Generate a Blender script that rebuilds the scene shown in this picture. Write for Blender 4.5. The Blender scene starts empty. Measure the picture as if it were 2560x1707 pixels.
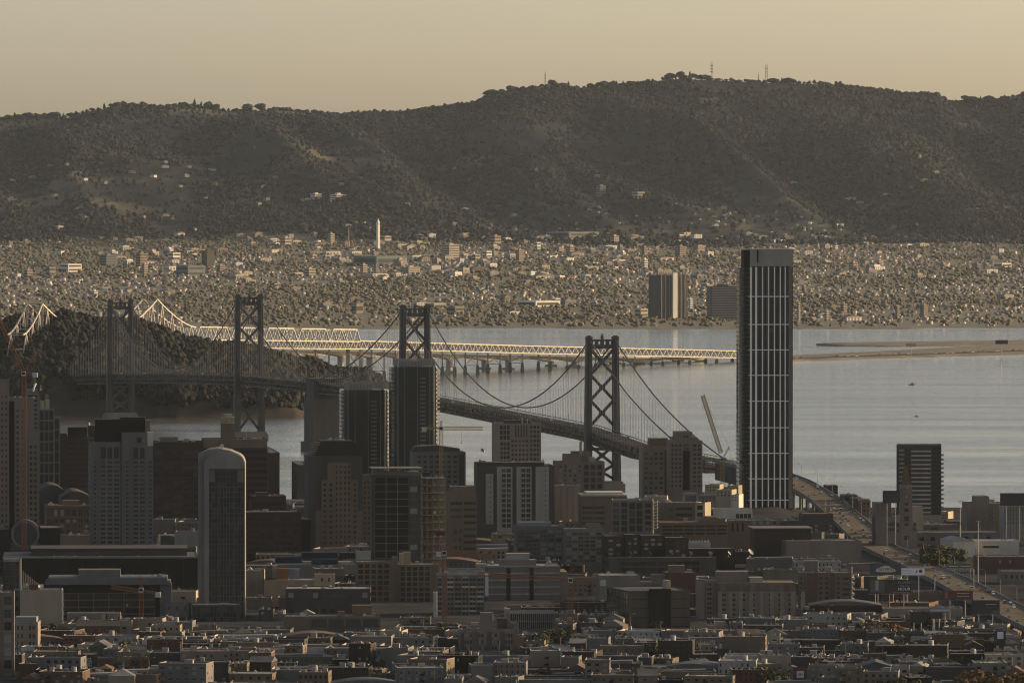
import bpy, math, random
import numpy as np
from math import sin, cos, radians, pi, sqrt, atan2
from mathutils import Vector, Matrix

# ------------------------------------------------------------------ camera
SC = bpy.context.scene
COL = SC.collection
S = 5.053e-5                 # radians per photograph pixel (2560 px wide)
HZ = 441.0                   # photograph row of the horizon
EYE = 280.0                  # eye height above the bay, metres
PITCH = (853.5 - HZ) * S
cam_d = bpy.data.cameras.new('camera')
cam_d.sensor_width = 36.0
cam_d.lens = 18.0 / math.tan(1280 * S)
cam_d.clip_start = 5.0
cam_d.clip_end = 90000.0
cam = bpy.data.objects.new('camera', cam_d)
cam.location = (0, 0, EYE)
cam.rotation_euler = (pi / 2 - PITCH, 0, 0)
COL.objects.link(cam)
SC.camera = cam

# ------------------------------------------------------------------ light
SUN_AZ = radians(74)         # to the right of the view axis
SUN_EL = radians(12.5)
world = bpy.data.worlds.new('World')
SC.world = world
world.use_nodes = True
wn = world.node_tree.nodes
wl = world.node_tree.links
wn.clear()
sky = wn.new('ShaderNodeTexSky')
sky.sky_type = 'NISHITA'
sky.sun_disc = False
sky.sun_elevation = SUN_EL
sky.sun_rotation = SUN_AZ
sky.altitude = 50
sky.air_density = 0.5
sky.dust_density = 2.2
sky.ozone_density = 0.0
bg = wn.new('ShaderNodeBackground')
bg.inputs['Strength'].default_value = 0.15
tint = wn.new('ShaderNodeMix')
tint.data_type = 'RGBA'
tint.blend_type = 'MULTIPLY'
tint.inputs['Factor'].default_value = 1.0
tint.inputs['B'].default_value = (1.03, 0.955, 0.845, 1)
wo = wn.new('ShaderNodeOutputWorld')
wl.new(sky.outputs['Color'], tint.inputs['A'])
wl.new(tint.outputs['Result'], bg.inputs['Color'])
wl.new(bg.outputs[0], wo.inputs['Surface'])

sun_d = bpy.data.lights.new('sun', 'SUN')
sun_d.energy = 4.2
sun_d.angle = radians(0.5)
sun_d.color = (1.0, 0.75, 0.46)
sun = bpy.data.objects.new('sun', sun_d)
sv = Vector((sin(SUN_AZ) * cos(SUN_EL), cos(SUN_AZ) * cos(SUN_EL), sin(SUN_EL)))
sun.rotation_euler = sv.to_track_quat('Z', 'Y').to_euler()
sun.location = (2000, 0, 900)
COL.objects.link(sun)

SC.view_settings.view_transform = 'Standard'
SC.view_settings.look = 'None'
SC.view_settings.gamma = 1.0
SC.view_settings.exposure = 0.7
SC.view_settings.use_curve_mapping = False
SC.cycles.max_bounces = 4
SC.cycles.diffuse_bounces = 2
SC.cycles.glossy_bounces = 2
SC.cycles.transmission_bounces = 2
SC.cycles.transparent_max_bounces = 4
SC.cycles.volume_bounces = 0
SC.cycles.use_denoising = True
SC.cycles.denoising_input_passes = 'RGB_ALBEDO_NORMAL'
SC.cycles.denoising_prefilter = 'ACCURATE'
SC.cycles.denoising_quality = 'HIGH'
SC.cycles.filter_width = 1.1

# ------------------------------------------------------------------ helpers
RND = random.Random(7)
NR = np.random.RandomState(11)

def P(x, y, d):
    """photograph pixel at a known distance d (metres along the view) -> point"""
    a, b = (x - 1280) * S, (853.5 - y) * S
    fy = cos(PITCH) + sin(PITCH) * b
    fz = -sin(PITCH) + cos(PITCH) * b
    k = d / fy
    return Vector((a * k, d, EYE + fz * k))

def PX(x, d):
    return P(x, 853.5, d).x

def PZ(y, d):
    return P(1280, y, d).z

def PD(y, z):
    """distance of a pixel row on the level z"""
    b = (853.5 - y) * S
    fy = cos(PITCH) + sin(PITCH) * b
    fz = -sin(PITCH) + cos(PITCH) * b
    return (z - EYE) / fz * fy

MATS = {}

def newmat(name):
    m = bpy.data.materials.new(name)
    m.use_nodes = True
    b = m.node_tree.nodes['Principled BSDF']
    MATS[name] = m
    return m, m.node_tree.nodes, m.node_tree.links, b

def mat(name, rgb, rough=0.8, var=0.25, scale=0.15, metal=0.0, spec=0.12, streak=False, bump=0.0):
    """painted / stone surface: base colour with uneven dirt and weathering"""
    if name in MATS:
        return MATS[name]
    m, n, l, b = newmat(name)
    b.inputs['Roughness'].default_value = rough
    b.inputs['Metallic'].default_value = metal
    b.inputs['Specular IOR Level'].default_value = spec
    g = n.new('ShaderNodeNewGeometry')
    mp = n.new('ShaderNodeMapping')
    mp.inputs['Scale'].default_value = (1, 1, 0.22) if streak else (1, 1, 1)
    l.new(g.outputs['Position'], mp.inputs['Vector'])
    t = n.new('ShaderNodeTexNoise')
    t.inputs['Scale'].default_value = scale
    t.inputs['Detail'].default_value = 5
    t.inputs['Roughness'].default_value = 0.62
    l.new(mp.outputs[0], t.inputs['Vector'])
    r = n.new('ShaderNodeValToRGB')
    r.color_ramp.elements[0].position = 0.3
    r.color_ramp.elements[1].position = 0.7
    lo = [c * (1 - var) for c in rgb]
    hi = [min(1, c * (1 + var * 0.6)) for c in rgb]
    r.color_ramp.elements[0].color = (*lo, 1)
    r.color_ramp.elements[1].color = (*hi, 1)
    l.new(t.outputs['Fac'], r.inputs['Fac'])
    l.new(r.outputs['Color'], b.inputs['Base Color'])
    if bump:
        bp = n.new('ShaderNodeBump')
        bp.inputs['Strength'].default_value = bump
        bp.inputs['Distance'].default_value = 0.3
        l.new(t.outputs['Fac'], bp.inputs['Height'])
        l.new(bp.outputs[0], b.inputs['Normal'])
    return m

class MB:
    """collects faces of one mesh object"""
    def __init__(self):
        self.v, self.f, self.m = [], [], []

    def add(self, vs, fs, m=0):
        o = len(self.v)
        self.v.extend(vs)
        for f in fs:
            self.f.append([i + o for i in f])
            self.m.append(m)
        return self

    def box(self, x0, x1, y0, y1, z0, z1, m=0):
        return self.add([(x0, y0, z0), (x1, y0, z0), (x1, y1, z0), (x0, y1, z0),
                         (x0, y0, z1), (x1, y0, z1), (x1, y1, z1), (x0, y1, z1)],
                        [(0, 3, 2, 1), (4, 5, 6, 7), (0, 1, 5, 4), (1, 2, 6, 5), (2, 3, 7, 6), (3, 0, 4, 7)], m)

    def beam(self, p, q, w, h=None, m=0, up=(0, 0, 1)):
        """square bar from p to q, w across, h along 'up'"""
        h = h or w
        p, q = Vector(p), Vector(q)
        d = (q - p)
        if d.length < 1e-6:
            return self
        d.normalize()
        u = Vector(up)
        if abs(d.dot(u)) > 0.98:
            u = Vector((0, 1, 0)) if abs(d.y) < 0.9 else Vector((1, 0, 0))
        a = d.cross(u).normalized() * (w / 2)
        b = a.cross(d).normalized() * (h / 2)
        vs = [tuple(c + e) for c in (p, q) for e in (-a - b, a - b, a + b, -a + b)]
        return self.add(vs, [(0, 1, 2, 3), (7, 6, 5, 4), (0, 4, 5, 1), (1, 5, 6, 2), (2, 6, 7, 3), (3, 7, 4, 0)], m)

    def tube(self, pts, r, n=6, m=0):
        """round bar along a polyline; r a number or a list"""
        pts = [Vector(p) for p in pts]
        rr = r if isinstance(r, (list, tuple)) else [r] * len(pts)
        o = len(self.v)
        for i, p in enumerate(pts):
            d = (pts[min(i + 1, len(pts) - 1)] - pts[max(i - 1, 0)]).normalized()
            u = Vector((0, 0, 1)) if abs(d.z) < 0.9 else Vector((1, 0, 0))
            a = d.cross(u).normalized()
            b = a.cross(d).normalized()
            for k in range(n):
                t = 2 * pi * k / n
                self.v.append(tuple(p + (a * cos(t) + b * sin(t)) * rr[i]))
        for i in range(len(pts) - 1):
            for k in range(n):
                k2 = (k + 1) % n
                self.f.append([o + i * n + k, o + i * n + k2, o + (i + 1) * n + k2, o + (i + 1) * n + k])
                self.m.append(m)
        self.f.append([o + k for k in range(n)][::-1]); self.m.append(m)
        e = o + (len(pts) - 1) * n
        self.f.append([e + k for k in range(n)]); self.m.append(m)
        return self

    def prism(self, poly, z0, z1, m=0, cap=True):
        """vertical extrusion of an xy outline"""
        n = len(poly)
        vs = [(x, y, z0) for x, y in poly] + [(x, y, z1) for x, y in poly]
        fs = [(i, (i + 1) % n, n + (i + 1) % n, n + i) for i in range(n)]
        if cap:
            fs += [tuple(range(n))[::-1], tuple(range(n, 2 * n))]
        return self.add(vs, fs, m)

    def xzprism(self, poly, y0, y1, m=0):
        """extrusion along y of an xz outline"""
        n = len(poly)
        vs = [(x, y0, z) for x, z in poly] + [(x, y1, z) for x, z in poly]
        fs = [(i, (i + 1) % n, n + (i + 1) % n, n + i) for i in range(n)]
        fs += [tuple(range(n))[::-1], tuple(range(n, 2 * n))]
        return self.add(vs, fs, m)

    def mesh(self, name, mats):
        me = bpy.data.meshes.new(name)
        me.from_pydata(self.v, [], self.f)
        for mt in (mats if isinstance(mats, (list, tuple)) else [mats]):
            me.materials.append(MATS[mt] if isinstance(mt, str) else mt)
        if any(self.m):
            me.polygons.foreach_set('material_index', self.m)
        me.update()
        return me

    def build(self, name, mats, parent=None, loc=None, rz=0.0):
        return obj(name, self.mesh(name, mats), parent, loc, rz)

def obj(name, data, parent=None, loc=None, rz=0.0, scale=None):
    o = bpy.data.objects.new(name, data)
    COL.objects.link(o)
    if parent is not None:
        o.parent = parent
    if loc is not None:
        o.location = loc
    if rz:
        o.rotation_euler = (0, 0, rz)
    if scale is not None:
        o.scale = scale
    return o

def tag(o, label=None, cat=None, group=None, kind=None):
    if label: o['label'] = label
    if cat: o['category'] = cat
    if group: o['group'] = group
    if kind: o['kind'] = kind
    return o

def thing(name, label, cat, loc, rz=0.0, group=None):
    return tag(obj(name, None, None, loc, rz), label, cat, group)

def copy_tree(o, parent=None):
    c = o.copy()
    COL.objects.link(c)
    c.parent = parent
    for ch in o.children:
        copy_tree(ch, c)
    return c

def npmesh(name, V, F, mats, midx=None, smooth=False):
    """mesh from numpy arrays; F is (n,3) or (n,4)"""
    me = bpy.data.meshes.new(name)
    k = F.shape[1]
    me.vertices.add(len(V))
    me.vertices.foreach_set('co', np.ascontiguousarray(V, dtype=np.float32).ravel())
    me.loops.add(F.size)
    me.loops.foreach_set('vertex_index', np.ascontiguousarray(F, dtype=np.int32).ravel())
    me.polygons.add(len(F))
    me.polygons.foreach_set('loop_start', np.arange(0, F.size, k, dtype=np.int32))
    me.polygons.foreach_set('loop_total', np.full(len(F), k, dtype=np.int32))
    for mt in mats:
        me.materials.append(MATS[mt] if isinstance(mt, str) else mt)
    if midx is not None:
        me.polygons.foreach_set('material_index', np.ascontiguousarray(midx, dtype=np.int32))
    if smooth:
        me.polygons.foreach_set('use_smooth', np.ones(len(F), dtype=bool))
    me.update(calc_edges=True)
    me.validate()
    return me

def scatter(tv, tf, pos, scl, rot, sclz=None):
    """copies of a template (tv, tf) at pos, joined"""
    n = len(pos)
    c, s = np.cos(rot), np.sin(rot)
    sz = scl if sclz is None else sclz
    X = tv[None, :, 0] * scl[:, None]
    Y = tv[None, :, 1] * scl[:, None]
    Z = tv[None, :, 2] * sz[:, None]
    V = np.stack([X * c[:, None] - Y * s[:, None] + pos[:, None, 0],
                  X * s[:, None] + Y * c[:, None] + pos[:, None, 1],
                  Z + pos[:, None, 2]], -1).reshape(-1, 3)
    F = (tf[None] + (np.arange(n) * len(tv))[:, None, None]).reshape(-1, tf.shape[1])
    return V, F

def vnoise(x, y, seed=0):
    """smooth value noise on numpy arrays"""
    xi, yi = np.floor(x).astype(np.int64), np.floor(y).astype(np.int64)
    fx, fy = x - xi, y - yi
    fx, fy = fx * fx * (3 - 2 * fx), fy * fy * (3 - 2 * fy)
    def h(a, b):
        q = (a * 374761393 + b * 668265263 + seed * 974711) & 0x7fffffff
        q = ((q ^ (q >> 13)) * 1274126177) & 0x7fffffff
        return ((q ^ (q >> 16)) & 0xffff) / 65535.0
    return (h(xi, yi) * (1 - fx) + h(xi + 1, yi) * fx) * (1 - fy) + (h(xi, yi + 1) * (1 - fx) + h(xi + 1, yi + 1) * fx) * fy

def fbm(x, y, seed=0, octv=4):
    a, s, t = 0.5, 0.0, 0.0
    for o in range(octv):
        s = s + a * vnoise(x * 2 ** o, y * 2 ** o, seed + o)
        t += a
        a *= 0.5
    return s / t

def smooth(t):
    t = np.clip(t, 0, 1)
    return t * t * (3 - 2 * t)

# ------------------------------------------------------------------ setting: water, land, hills
def water_mat():
    m, n, l, b = newmat('bay_water')
    b.inputs['Base Color'].default_value = (0.10, 0.086, 0.058, 1)
    b.inputs['Roughness'].default_value = 0.07
    b.inputs['IOR'].default_value = 1.33
    b.inputs['Specular Tint'].default_value = (1.0, 0.95, 0.85, 1)
    g = n.new('ShaderNodeNewGeometry')
    mp = n.new('ShaderNodeMapping')
    mp.inputs['Scale'].default_value = (0.6, 1.0, 1)
    l.new(g.outputs['Position'], mp.inputs['Vector'])
    t1 = n.new('ShaderNodeTexNoise')
    t1.inputs['Scale'].default_value = 0.12
    t1.inputs['Detail'].default_value = 6
    l.new(mp.outputs[0], t1.inputs['Vector'])
    # wind lanes: rougher and calmer stretches
    mp2 = n.new('ShaderNodeMapping')
    mp2.inputs['Scale'].default_value = (0.0009, 0.006, 1)
    mp2.inputs['Rotation'].default_value = (0, 0, 0.12)
    l.new(g.outputs['Position'], mp2.inputs['Vector'])
    t2 = n.new('ShaderNodeTexNoise')
    t2.inputs['Scale'].default_value = 1.0
    t2.inputs['Detail'].default_value = 5
    t2.inputs['Roughness'].default_value = 0.65
    l.new(mp2.outputs[0], t2.inputs['Vector'])
    r = n.new('ShaderNodeMapRange')
    r.inputs['From Min'].default_value = 0.32
    r.inputs['From Max'].default_value = 0.68
    r.inputs['To Min'].default_value = 0.06
    r.inputs['To Max'].default_value = 0.75
    l.new(t2.outputs['Fac'], r.inputs['Value'])
    bp = n.new('ShaderNodeBump')
    bp.inputs['Distance'].default_value = 2.2
    l.new(r.outputs[0], bp.inputs['Strength'])
    l.new(t1.outputs['Fac'], bp.inputs['Height'])
    l.new(bp.outputs[0], b.inputs['Normal'])
    return m
water_mat()
V = np.array([(-9000, 5000, 0), (9000, 5000, 0), (9000, 30000, 0), (-9000, 30000, 0)], float)
w = obj('water', npmesh('water', V, np.array([[0, 1, 2, 3]]), ['bay_water']))
tag(w, 'calm grey bay water with faint wind lanes', 'water', kind='structure')

# ---- San Francisco ground
GD = np.array([0, 3600, 4100, 5000, 5700, 6000, 6350, 6580, 6640, 6700], float)
GZ = np.array([8, 10, 12, 15, 17, 19, 13, 4.0, 2.5, -3], float)

def ground_z(x, d):
    z = np.interp(d, GD, GZ)
    hill = 13 * np.exp(-((np.asarray(x) - 185) / 42.0) ** 2 - ((np.asarray(d) - 6040) / 150.0) ** 2)
    return z + hill

mat('city_ground', (0.05, 0.05, 0.05), var=0.5, scale=0.05, rough=1.0, spec=0.0)
gx, gy = np.meshgrid(np.linspace(-1600, 1600, 81), np.concatenate([np.linspace(2500, 5600, 32), np.linspace(5650, 6700, 43)]))
gz = ground_z(gx, gy)
def gridmesh(gx, gy, gz):
    r, c = gx.shape
    V = np.stack([gx, gy, gz], -1).reshape(-1, 3)
    i = (np.arange(r - 1)[:, None] * c + np.arange(c - 1)[None]).ravel()
    return V, np.stack([i, i + 1, i + c + 1, i + c], -1)
V, F = gridmesh(gx, gy, gz)
g = obj('ground', npmesh('ground', V, F, ['city_ground'], smooth=True))
tag(g, 'dark city ground sloping to the waterfront', 'ground', kind='structure')

# ---- east shore: flats, campus slope and the wooded ridge
RXP = np.array([-400, 0, 150, 200, 260, 340, 420, 480, 520, 640, 700, 770, 850, 930, 1000, 1080, 1120, 1200, 1270, 1330,
                1450, 1560, 1640, 1750, 1880, 1960, 2080, 2130, 2160, 2185, 2280, 2352, 2800], float) * 1.0884
RYP = np.array([285, 275, 272, 256, 248, 250, 243, 250, 257, 253, 258, 265, 262, 260, 250, 241, 224, 206, 199, 205,
                196, 181, 184, 190, 193, 201, 217, 217, 224, 238, 232, 222, 230], float) * 1.0884
RD = 24500.0
def ridge_z(x):
    px = 1280 + x / (RD * S)
    py = np.interp(px, RXP, RYP)
    return EYE + (HZ - py) * S * RD

SHORE_D, FOOT_D = 14540.0, 21500.0
def east_z(x, y):
    f = np.clip((y - SHORE_D) / (FOOT_D - SHORE_D), 0, None)
    flat = np.where(y < FOOT_D, 2.0 + 103 * np.clip(f, 0, 1) ** 1.75, 105)
    u = (y - FOOT_D) / (RD - FOOT_D)
    zr = ridge_z(x)
    prof = np.interp(u, [0, 0.25, 0.5, 0.75, 0.93, 1.0, 1.06, 1.5], [0, 0.2, 0.46, 0.72, 0.94, 1.0, 0.985, 0.45])
    up = (zr - 105) * np.where(u > 0, prof, 0)
    env = np.clip(np.sin(pi * np.clip(u, 0, 1)), 0, 1)
    w1 = fbm(x / 620 + y / 2600, y / 1500 - x / 2500, 3, 4) - 0.5
    spur = 1 - np.abs(2 * vnoise(x / 330 + y / 1500 + 7.3, y / 2100, 9) - 1)
    z = flat + up + env * (215 * w1 + 120 * (spur - 0.55))
    lo = np.where(y < FOOT_D, 5 * (fbm(x / 300, y / 500, 5, 3) - .5) * np.clip(f * 3, 0, 1), 0)
    return z + lo

def shore_shift(x):
    return 120 * (fbm(x / 260.0, x * 0 + .3, 21, 3) - .5)

def hill_mat():
    m, n, l, b = newmat('east_land')
    b.inputs['Roughness'].default_value = 0.95
    b.inputs['Specular IOR Level'].default_value = 0.1
    g = n.new('ShaderNodeNewGeometry')
    sx = n.new('ShaderNodeSeparateXYZ')
    l.new(g.outputs['Position'], sx.inputs[0])
    t = n.new('ShaderNodeTexNoise')
    t.inputs['Scale'].default_value = 0.0035
    t.inputs['Detail'].default_value = 8
    t.inputs['Roughness'].default_value = 0.6
    mp = n.new('ShaderNodeMapping')
    mp.inputs['Scale'].default_value = (1, 0.6, 2.0)
    l.new(g.outputs['Position'], mp.inputs['Vector'])
    l.new(mp.outputs[0], t.inputs['Vector'])
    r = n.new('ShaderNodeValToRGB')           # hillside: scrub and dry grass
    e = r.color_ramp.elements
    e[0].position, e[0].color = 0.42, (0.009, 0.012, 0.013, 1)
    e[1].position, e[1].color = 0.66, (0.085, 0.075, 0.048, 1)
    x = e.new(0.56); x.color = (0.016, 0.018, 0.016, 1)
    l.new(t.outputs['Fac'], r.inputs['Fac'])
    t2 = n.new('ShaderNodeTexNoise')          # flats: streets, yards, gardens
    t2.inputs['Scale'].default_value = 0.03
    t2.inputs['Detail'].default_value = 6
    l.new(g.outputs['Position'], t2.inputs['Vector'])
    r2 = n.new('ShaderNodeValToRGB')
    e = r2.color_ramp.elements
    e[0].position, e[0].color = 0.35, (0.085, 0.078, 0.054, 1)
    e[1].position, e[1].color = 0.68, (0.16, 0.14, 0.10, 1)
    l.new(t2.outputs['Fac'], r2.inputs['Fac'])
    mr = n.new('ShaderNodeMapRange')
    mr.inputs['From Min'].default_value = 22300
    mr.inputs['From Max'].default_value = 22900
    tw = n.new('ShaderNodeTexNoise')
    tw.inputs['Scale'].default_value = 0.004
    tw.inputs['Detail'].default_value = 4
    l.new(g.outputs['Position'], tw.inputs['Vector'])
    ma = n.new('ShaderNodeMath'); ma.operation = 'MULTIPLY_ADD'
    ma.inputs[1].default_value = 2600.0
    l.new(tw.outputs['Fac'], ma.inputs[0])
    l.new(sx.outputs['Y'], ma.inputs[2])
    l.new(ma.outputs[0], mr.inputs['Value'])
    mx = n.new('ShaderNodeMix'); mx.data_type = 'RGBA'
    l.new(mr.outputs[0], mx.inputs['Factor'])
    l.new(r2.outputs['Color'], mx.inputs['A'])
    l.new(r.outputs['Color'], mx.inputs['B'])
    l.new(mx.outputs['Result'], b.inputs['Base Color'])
hill_mat()
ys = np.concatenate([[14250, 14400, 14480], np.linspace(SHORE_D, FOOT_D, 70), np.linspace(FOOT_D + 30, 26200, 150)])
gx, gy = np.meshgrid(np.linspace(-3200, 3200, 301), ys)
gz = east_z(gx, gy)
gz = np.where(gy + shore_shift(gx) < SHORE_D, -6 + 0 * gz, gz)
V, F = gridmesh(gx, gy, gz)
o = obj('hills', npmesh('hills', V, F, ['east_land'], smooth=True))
tag(o, 'far shore flats rising to the dark wooded ridge', 'hills', kind='structure')

# ---- foliage materials and tree templates
def leaf_mat(name, lo, hi, scale=0.12):
    m, n, l, b = newmat(name)
    b.inputs['Roughness'].default_value = 0.9
    b.inputs['Specular IOR Level'].default_value = 0.1
    g = n.new('ShaderNodeNewGeometry')
    t = n.new('ShaderNodeTexNoise')
    t.inputs['Scale'].default_value = scale
    t.inputs['Detail'].default_value = 3
    l.new(g.outputs['Position'], t.inputs['Vector'])
    r = n.new('ShaderNodeValToRGB')
    r.color_ramp.elements[0].position = 0.3
    r.color_ramp.elements[1].position = 0.7
    r.color_ramp.elements[0].color = (*lo, 1)
    r.color_ramp.elements[1].color = (*hi, 1)
    l.new(t.outputs['Fac'], r.inputs['Fac'])
    l.new(r.outputs['Color'], b.inputs['Base Color'])
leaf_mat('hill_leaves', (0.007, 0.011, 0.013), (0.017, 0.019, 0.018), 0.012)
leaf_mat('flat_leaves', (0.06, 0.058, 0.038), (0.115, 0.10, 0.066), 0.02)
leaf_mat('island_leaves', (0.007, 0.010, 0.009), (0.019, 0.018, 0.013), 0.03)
leaf_mat('city_leaves', (0.02, 0.03, 0.014), (0.075, 0.075, 0.03), 0.25)
leaf_mat('autumn_leaves', (0.06, 0.035, 0.015), (0.13, 0.08, 0.03), 0.3)
leaf_mat('palm_leaves', (0.025, 0.035, 0.015), (0.07, 0.07, 0.03), 0.3)
mat('bark', (0.07, 0.05, 0.035), var=0.3, scale=0.5)

def blob_template(seed, rings=3, seg=6, squash=1.0, cone=0.0):
    """low crown: jittered dome, base at z=0, height about 1, radius about .5"""
    r = np.random.RandomState(seed)
    v = [(0, 0, 0.02)]
    for i in range(rings):
        t = (i + 0.6) / (rings + 0.2)
        rad = 0.5 * (sin(pi * (0.16 + 0.80 * t)) * (1 - cone) + cone * (1 - t) * 1.1)
        for k in range(seg):
            a = 2 * pi * (k + 0.5 * (i % 2)) / seg
            q = rad * (0.72 + 0.5 * r.rand())
            v.append((q * cos(a), q * sin(a), (t + 0.12 * (r.rand() - .5)) * squash))
    v.append((0.08 * (r.rand() - .5), 0.08 * (r.rand() - .5), 1.0 * squash))
    f = []
    for k in range(seg):
        f.append((0, 1 + (k + 1) % seg, 1 + k))
        f.append((len(v) - 1, 1 + (rings - 1) * seg + k, 1 + (rings - 1) * seg + (k + 1) % seg))
    for i in range(rings - 1):
        for k in range(seg):
            a, b_ = 1 + i * seg + k, 1 + i * seg + (k + 1) % seg
            c, d = a + seg, b_ + seg
            f += [(a, b_, d), (a, d, c)]
    return np.array(v, float), np.array(f, int)

def clumpy_template(seed, n=5, seg=5):
    """several crowns fused into one uneven clump"""
    r = np.random.RandomState(seed)
    VV, FF, o = [], [], 0
    for i in range(n):
        v, f = blob_template(seed * 31 + i, 2, seg)
        s = 0.45 + 0.35 * r.rand()
        v = v * [s * 1.2, s * 1.2, s] + [0.55 * (r.rand() - .5), 0.55 * (r.rand() - .5), 0.45 * r.rand()]
        VV.append(v); FF.append(f + o); o += len(v)
    V = np.concatenate(VV)
    V[:, 2] /= V[:, 2].max()
    return V, np.concatenate(FF)

def forest(name, label, pts, sc, szr, matn, seeds, parent=None):
    VV, FF, o = [], [], 0
    grp = NR.randint(0, len(seeds), len(pts))
    for k, sd in enumerate(seeds):
        w_ = grp == k
        if not w_.any():
            continue
        tv, tf = sd
        v, f = scatter(tv, tf, pts[w_], sc[w_], NR.rand(w_.sum()) * 6.28, sc[w_] * szr[w_])
        VV.append(v); FF.append(f + o); o += len(v)
    ob = obj(name, npmesh(name, np.concatenate(VV), np.concatenate(FF), [matn]), parent)
    tag(ob, label, 'trees', kind='stuff')
    return ob

B = [blob_template(s, 3, 6) for s in range(5)] + [blob_template(s, 3, 5, 1, 0.6) for s in (11, 12)]
CL = [clumpy_template(s, 4, 5) for s in range(4)]

def in_view(x, y, m=1.06):
    return np.abs(x) < 1280 * S * y * m

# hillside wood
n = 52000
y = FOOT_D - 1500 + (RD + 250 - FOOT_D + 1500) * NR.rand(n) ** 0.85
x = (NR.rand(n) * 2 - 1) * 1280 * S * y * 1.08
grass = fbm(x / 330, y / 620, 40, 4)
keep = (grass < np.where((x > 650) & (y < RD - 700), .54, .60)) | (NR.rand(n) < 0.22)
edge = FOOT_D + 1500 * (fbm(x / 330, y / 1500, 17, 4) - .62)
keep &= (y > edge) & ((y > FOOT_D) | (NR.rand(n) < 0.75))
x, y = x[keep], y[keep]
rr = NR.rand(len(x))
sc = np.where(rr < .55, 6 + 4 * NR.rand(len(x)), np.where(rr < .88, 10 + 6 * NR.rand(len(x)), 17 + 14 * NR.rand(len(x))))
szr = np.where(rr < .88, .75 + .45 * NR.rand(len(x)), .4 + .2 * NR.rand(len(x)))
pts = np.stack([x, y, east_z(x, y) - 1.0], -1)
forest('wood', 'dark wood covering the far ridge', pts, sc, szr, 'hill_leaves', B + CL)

# street and garden trees of the flats
n = 17000
y = SHORE_D + 60 + (FOOT_D - SHORE_D) * NR.rand(n) ** 0.8
x = (NR.rand(n) * 2 - 1) * 1280 * S * y * 1.08
keep = (fbm(x / 260, y / 700, 91, 4) < .50) | (NR.rand(n) < .22)
x, y = x[keep], y[keep]
sc = 5 + 13 * NR.rand(len(x)) ** 2.4
pts = np.stack([x, y, east_z(x, y) - 0.6], -1)
forest('garden_trees', 'garden and street trees across the far flats', pts, sc, np.clip(7.5 / sc, .4, 1.0) * (.8 + .4 * NR.rand(len(x))), 'flat_leaves', CL + B[:2])

# skyline trees on the ridge, each its own thing
sky_meshes = {}
def tree_meshes(key, tv, tf, leafm, trunk_h=0.14, trunk_r=0.035):
    cm = npmesh('crown', tv * [1, 1, 1 - trunk_h * .6] + [0, 0, trunk_h * .6], tf, [leafm])
    t = MB().tube([(0, 0, -0.12), (0.01, 0, trunk_h), (0.0, 0.01, trunk_h + .25)], [trunk_r * 1.3, trunk_r, trunk_r * .5], 5)
    t.tube([(0, 0, trunk_h * .8), (0.16, 0.05, trunk_h + .22)], [trunk_r * .6, trunk_r * .25], 4)
    t.tube([(0, 0, trunk_h * .7), (-0.15, -0.04, trunk_h + .2)], [trunk_r * .6, trunk_r * .25], 4)
    return cm, t.mesh('trunk', ['bark'])
def place_tree(name, label, group, meshes, loc, s, sz, rz):
    r = thing(name, label, 'tree', loc, rz, group)
    r.scale = (s, s, sz)
    obj('crown', meshes[0], r)
    obj('trunk', meshes[1], r)
    return r
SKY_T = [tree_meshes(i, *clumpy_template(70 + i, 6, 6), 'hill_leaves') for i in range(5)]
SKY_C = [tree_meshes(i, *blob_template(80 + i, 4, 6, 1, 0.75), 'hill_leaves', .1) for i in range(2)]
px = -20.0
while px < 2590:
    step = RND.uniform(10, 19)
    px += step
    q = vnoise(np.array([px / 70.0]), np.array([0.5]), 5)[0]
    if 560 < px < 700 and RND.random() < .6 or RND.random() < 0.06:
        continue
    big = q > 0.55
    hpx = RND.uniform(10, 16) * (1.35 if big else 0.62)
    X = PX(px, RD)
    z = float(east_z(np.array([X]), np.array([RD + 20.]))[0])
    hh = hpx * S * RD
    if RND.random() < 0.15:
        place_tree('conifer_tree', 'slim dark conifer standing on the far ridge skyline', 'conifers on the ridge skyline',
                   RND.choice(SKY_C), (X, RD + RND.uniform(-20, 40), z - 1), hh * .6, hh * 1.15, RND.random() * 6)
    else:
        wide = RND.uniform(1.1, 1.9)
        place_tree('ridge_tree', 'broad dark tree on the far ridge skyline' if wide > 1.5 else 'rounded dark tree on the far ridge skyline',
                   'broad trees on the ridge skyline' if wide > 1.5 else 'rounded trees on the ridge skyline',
                   RND.choice(SKY_T), (X, RD + RND.uniform(-20, 40), z - 1), hh * wide, hh, RND.random() * 6)

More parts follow.
